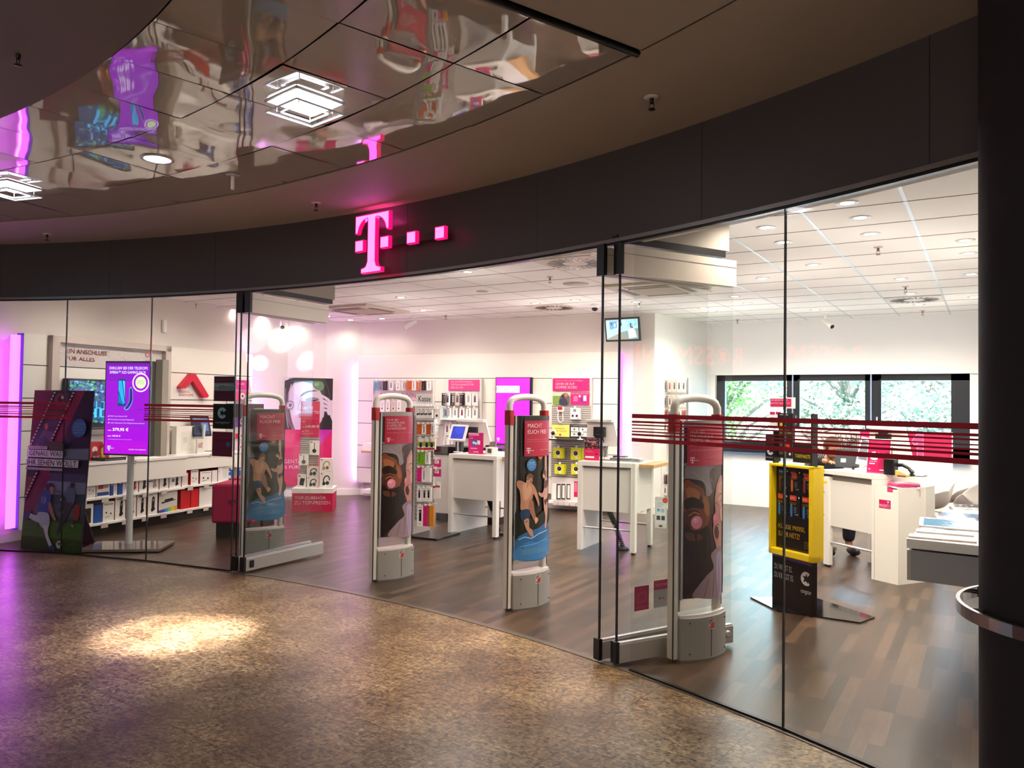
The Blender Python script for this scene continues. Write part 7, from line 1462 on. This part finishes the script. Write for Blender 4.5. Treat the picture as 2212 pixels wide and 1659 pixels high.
# ======================= PERSON AT THE DESK =======================
def skin(name, pts, edges, mat, parent, lv=2):
    me = bpy.data.meshes.new(name); me.from_pydata([p[:3] for p in pts], edges, []); o = bpy.data.objects.new(name, me); COL.objects.link(o); o.parent = parent
    m = o.modifiers.new('skin', 'SKIN'); m.use_smooth_shade = True
    bpy.context.view_layer.objects.active = o
    for v, p in zip(me.skin_vertices[0].data, pts): r = p[3]; v.radius = (r, r) if not isinstance(r, tuple) else r
    me.skin_vertices[0].data[0].use_root = True
    s = o.modifiers.new('sub', 'SUBSURF'); s.levels = s.render_levels = lv; me.materials.append(mat); return o
def person():
    pc = K4.w(-.12, 1.42, 0)   # stool centre
    # faces the laptop: towards the desk, turned a little to the right of the picture
    t = thing('person', 'person in a dark sweater with short brown hair bent over a laptop at the desk', 'person', (PX, PY, 0), PR)
    SK = C('b8805f', .5); SW = C('12141e', .8); HR = C('4a2c1c', .7); JN = C('1c2236', .8)
    # body: pelvis 0, spine, neck, head; arms; legs (front is -y)
    P = [(0, 0, .50, .14), (0, -.03, .66, .12), (0, -.10, .80, .13), (0, -.17, .91, .10), (0, -.225, .97, .052), (0, -.265, 1.035, .056),
         (.10, 0, .50, .09), (.13, -.38, .52, .068), (.14, -.40, .30, .05), (.14, -.38, .12, .04), (.14, -.46, .05, .03),
         (-.10, 0, .50, .09), (-.13, -.38, .52, .068), (-.14, -.40, .30, .05), (-.14, -.38, .12, .04), (-.14, -.46, .05, .03),
         (.16, -.16, .90, .05), (.25, -.24, .83, .040), (.20, -.42, .985, .032), (.17, -.50, .985, .026),
         (-.16, -.16, .90, .05), (-.25, -.24, .83, .040), (-.20, -.42, .985, .032), (-.17, -.50, .985, .026)]
    E = [(0, 1), (1, 2), (2, 3), (3, 4), (4, 5), (0, 6), (6, 7), (7, 8), (8, 9), (9, 10), (0, 11), (11, 12), (12, 13), (13, 14), (14, 15), (3, 16), (16, 17), (17, 18), (18, 19), (3, 20), (20, 21), (21, 22), (22, 23)]
    body = skin('body', P, E, SK, t)
    # clothing a little larger than the body
    g = lambda idx, k: [(P[i][0], P[i][1], P[i][2], P[i][3]+k) for i in idx]
    skin('sweater', g([0, 1, 2, 3, 16, 17, 18, 20, 21, 22], .034)+[(0, -.212, .962, .084), (.188, -.46, .985, .046), (-.188, -.46, .985, .046)], [(0, 1), (1, 2), (2, 3), (3, 4), (4, 5), (5, 6), (3, 7), (7, 8), (8, 9), (3, 10), (6, 11), (9, 12)], SW, t)
    for sx in (-1, 1): MB().ball((sx*.14, -.47, .045), .045, C('16140f', .4), 14, rz=.045, ry=.11).build('shoe', t)
    skin('trousers', g([0, 6, 7, 8, 9, 11, 12, 13, 14], .022), [(0, 1), (1, 2), (2, 3), (3, 4), (0, 5), (5, 6), (6, 7), (7, 8)], JN, t)
    # head, tilted down
    M_ = Matrix.Translation((0, -.30, 1.115))@Matrix.Rotation(radians(24), 4, 'X')
    mb = MB(); mb.ball((0, 0, .0), .078, SK, 20, rz=.108, ry=.095); mb.ball((0, -.035, -.05), .055, SK, 16, rz=.055, ry=.055)
    mb.add([(0, -.118, -.018), (-.016, -.088, -.028), (.016, -.088, -.028), (0, -.09, .025)], [(0, 2, 1), (0, 1, 3), (0, 3, 2)], SK, True)
    for sx in (-1, 1): mb.ball((sx*.078, .005, -.01), .010, SK, 10, rz=.03, ry=.018); mb.ball((sx*.03, -.081, .012), .010, C('d8cfc6', .3), 10, rz=.006); mb.ball((sx*.03, -.0885, .011), .0045, C('2a1c14', .3), 8); mb.tube([(sx*.016, -.089, .03), (sx*.03, -.092, .034), (sx*.046, -.082, .029)], .003, HR, 5)
    mb.tube([(-.022, -.087, -.056), (0, -.093, -.058), (.022, -.087, -.056)], .004, C('8a4a40', .5), 6)
    mb.xf(M_); mb.build('head', t)
    mb = MB(); mb.ball((0, .012, .022), .088, HR, 20, rz=.104, ry=.098)
    keep = [(i, f) for i, f in enumerate(mb.f) if not all(mb.v[k][1] < -.03 and mb.v[k][2] < .075 for k in f) and not all(mb.v[k][2] < -.045 for k in f)]
    mb.f = [f for i, f in keep]; mb.m = [0]*len(keep); mb.sm = [True]*len(keep); mb.xf(M_); mb.build('hair', t)
    # hands with five fingers each
    for sx in (-1, 1):
        bx, by, bz = sx*.17, -.51, .982; pts = [(bx, by, bz, .022), (bx-sx*.004, by-.045, bz-.004, .026)]; ed = [(0, 1)]
        for k, (dx, L) in enumerate(((-.026, .055), (-.009, .068), (.009, .072), (.026, .062))):
            i = len(pts); pts += [(bx+dx, by-.07, bz-.004, .009), (bx+dx*1.15, by-.07-L*.55, bz-.002, .0082), (bx+dx*1.2, by-.07-L, bz-.016, .007)]; ed += [(1, i), (i, i+1), (i+1, i+2)]
        i = len(pts); pts += [(bx-sx*.03, by-.03, bz-.006, .010), (bx-sx*.052, by-.062, bz-.014, .0085)]; ed += [(0, i), (i, i+1)]
        skin('hand', pts, ed, SK, t, 1)
    MB().box(-.075, .075, -.02, .0, 0, .001, SK) if False else None
    s = thing('stool', 'dark round swivel stool under the seated person', 'stool', (PX, PY, 0), PR); MB().lathe([(0, .40), (.17, .40), (.18, .37), (.17, .34), (0, .34)], C('1c1c20', .6), seg=24).build('seat', s); MB().lathe([(.025, .34), (.025, .03)], CHROME, seg=12).build('column', s); MB().lathe([(.2, 0), (.2, .02), (.03, .04)], BLACK, seg=24).build('base', s)
p_ = fl(1776, 1010, HK); PX, PY, PR = -1.62, 9.15, radians(40)
person()
# ======================= OUTSIDE =======================
struct(MB().box(-40, 30, 13.5, 70, -4.1, -4.0, C('5c6b48', .9)).build('ground'), 'grass ground outside below the windows')
def tree(x, y, h, r, cols, n, label, seed):
    rd = random.Random(seed); t = thing('tree', label, 'tree', (x, y, -4), 0, 'trees outside the windows'); mb = MB()
    BRK = C('8c8478', .8); mb.tube([(0, 0, 0), (.1, 0, h*.3), (0, .1, h*.6), (.1, 0, h*.9)], [.22, .17, .12, .04], BRK, 8)
    for k in range(26):
        a = rd.uniform(0, 2*pi); z = h*rd.uniform(.3, .85); e = Vector((r*.8*cos(a)*rd.uniform(.5, 1), r*.8*sin(a)*rd.uniform(.5, 1), z+h*.12)); m_ = Vector((0, 0, z)).lerp(e, .5)+Vector((0, 0, .15)); mb.tube([(0, 0, z-.2), m_, e], [.06, .04, .015], BRK, 5)
    mb.build('trunk', t); mb = MB(); ms = [C(c, .6) for c in cols]; cl = [(Vector((rd.gauss(0, .42)*r, rd.gauss(0, .42)*r, h*rd.uniform(.28, 1.0))), rd.uniform(.35, .8)) for k in range(46)]
    for k in range(n):
        c, q = rd.choice(cl); p = c+Vector((rd.gauss(0, .5), rd.gauss(0, .5), rd.gauss(0, .42)))*q; s = rd.uniform(.035, .07); u = Vector((rd.gauss(0, 1), rd.gauss(0, 1), rd.gauss(0, .6))).normalized(); v = u.cross(Vector((rd.gauss(0, 1), rd.gauss(0, 1), rd.gauss(0, 1)))).normalized()
        mb.add([p-u*s, p+v*s*.6, p+u*s, p-v*s*.6], [(0, 1, 2, 3)], rd.choice(ms))
    mb.build('foliage', t); return t
tree(-5.6, 19.5, 7.4, 2.3, ('b8dc8c', '8cc46c', 'd4ecb0', 'a4d484'), 17000, 'bright yellow-green tree outside the left window', 1)
tree(-3.0, 20.5, 7.8, 2.2, ('a2b8a0', 'bccab4', '86a088', 'dce4d2', 'b8a898'), 7000, 'bluish green tree between the left and middle windows outside', 2)
tree(-.9, 18.5, 7.6, 2.5, ('94ae96', 'b0c4ac', '749078', 'd2decc', 'c0aa9c'), 21000, 'dense bluish tree outside the right window', 3)
t = thing('house', 'white house with two small windows seen outside the middle window', 'building', (-9, 30, -4)); MB().box(0, 9.5, 0, 8, 0, 11, C('f6f6f4', .8)).build('wall', t)
for k, (x, z) in enumerate([(4.85, 6.2), (4.85, 2.8), (1.5, 6.2), (8.0, 2.8)]):
    w_ = MB().box(x, x+1.0, -.03, .02, z, z+1.3, C('6f8aa8', .2)).build('window_pane', t); MB().box(x-.08, x+1.08, -.1, 0, z-.12, z-.02, C('dfe2e4', .6)).box(x+.47, x+.53, -.05, 0, z, z+1.3, WHITE).box(x, x+1, -.05, 0, z+.6, z+.66, WHITE).build('sill', w_)
light('SUN', 'sun', (0, 20, 12), 7.0, (1, .97, .9), .02, to=(-2, 26, 0))
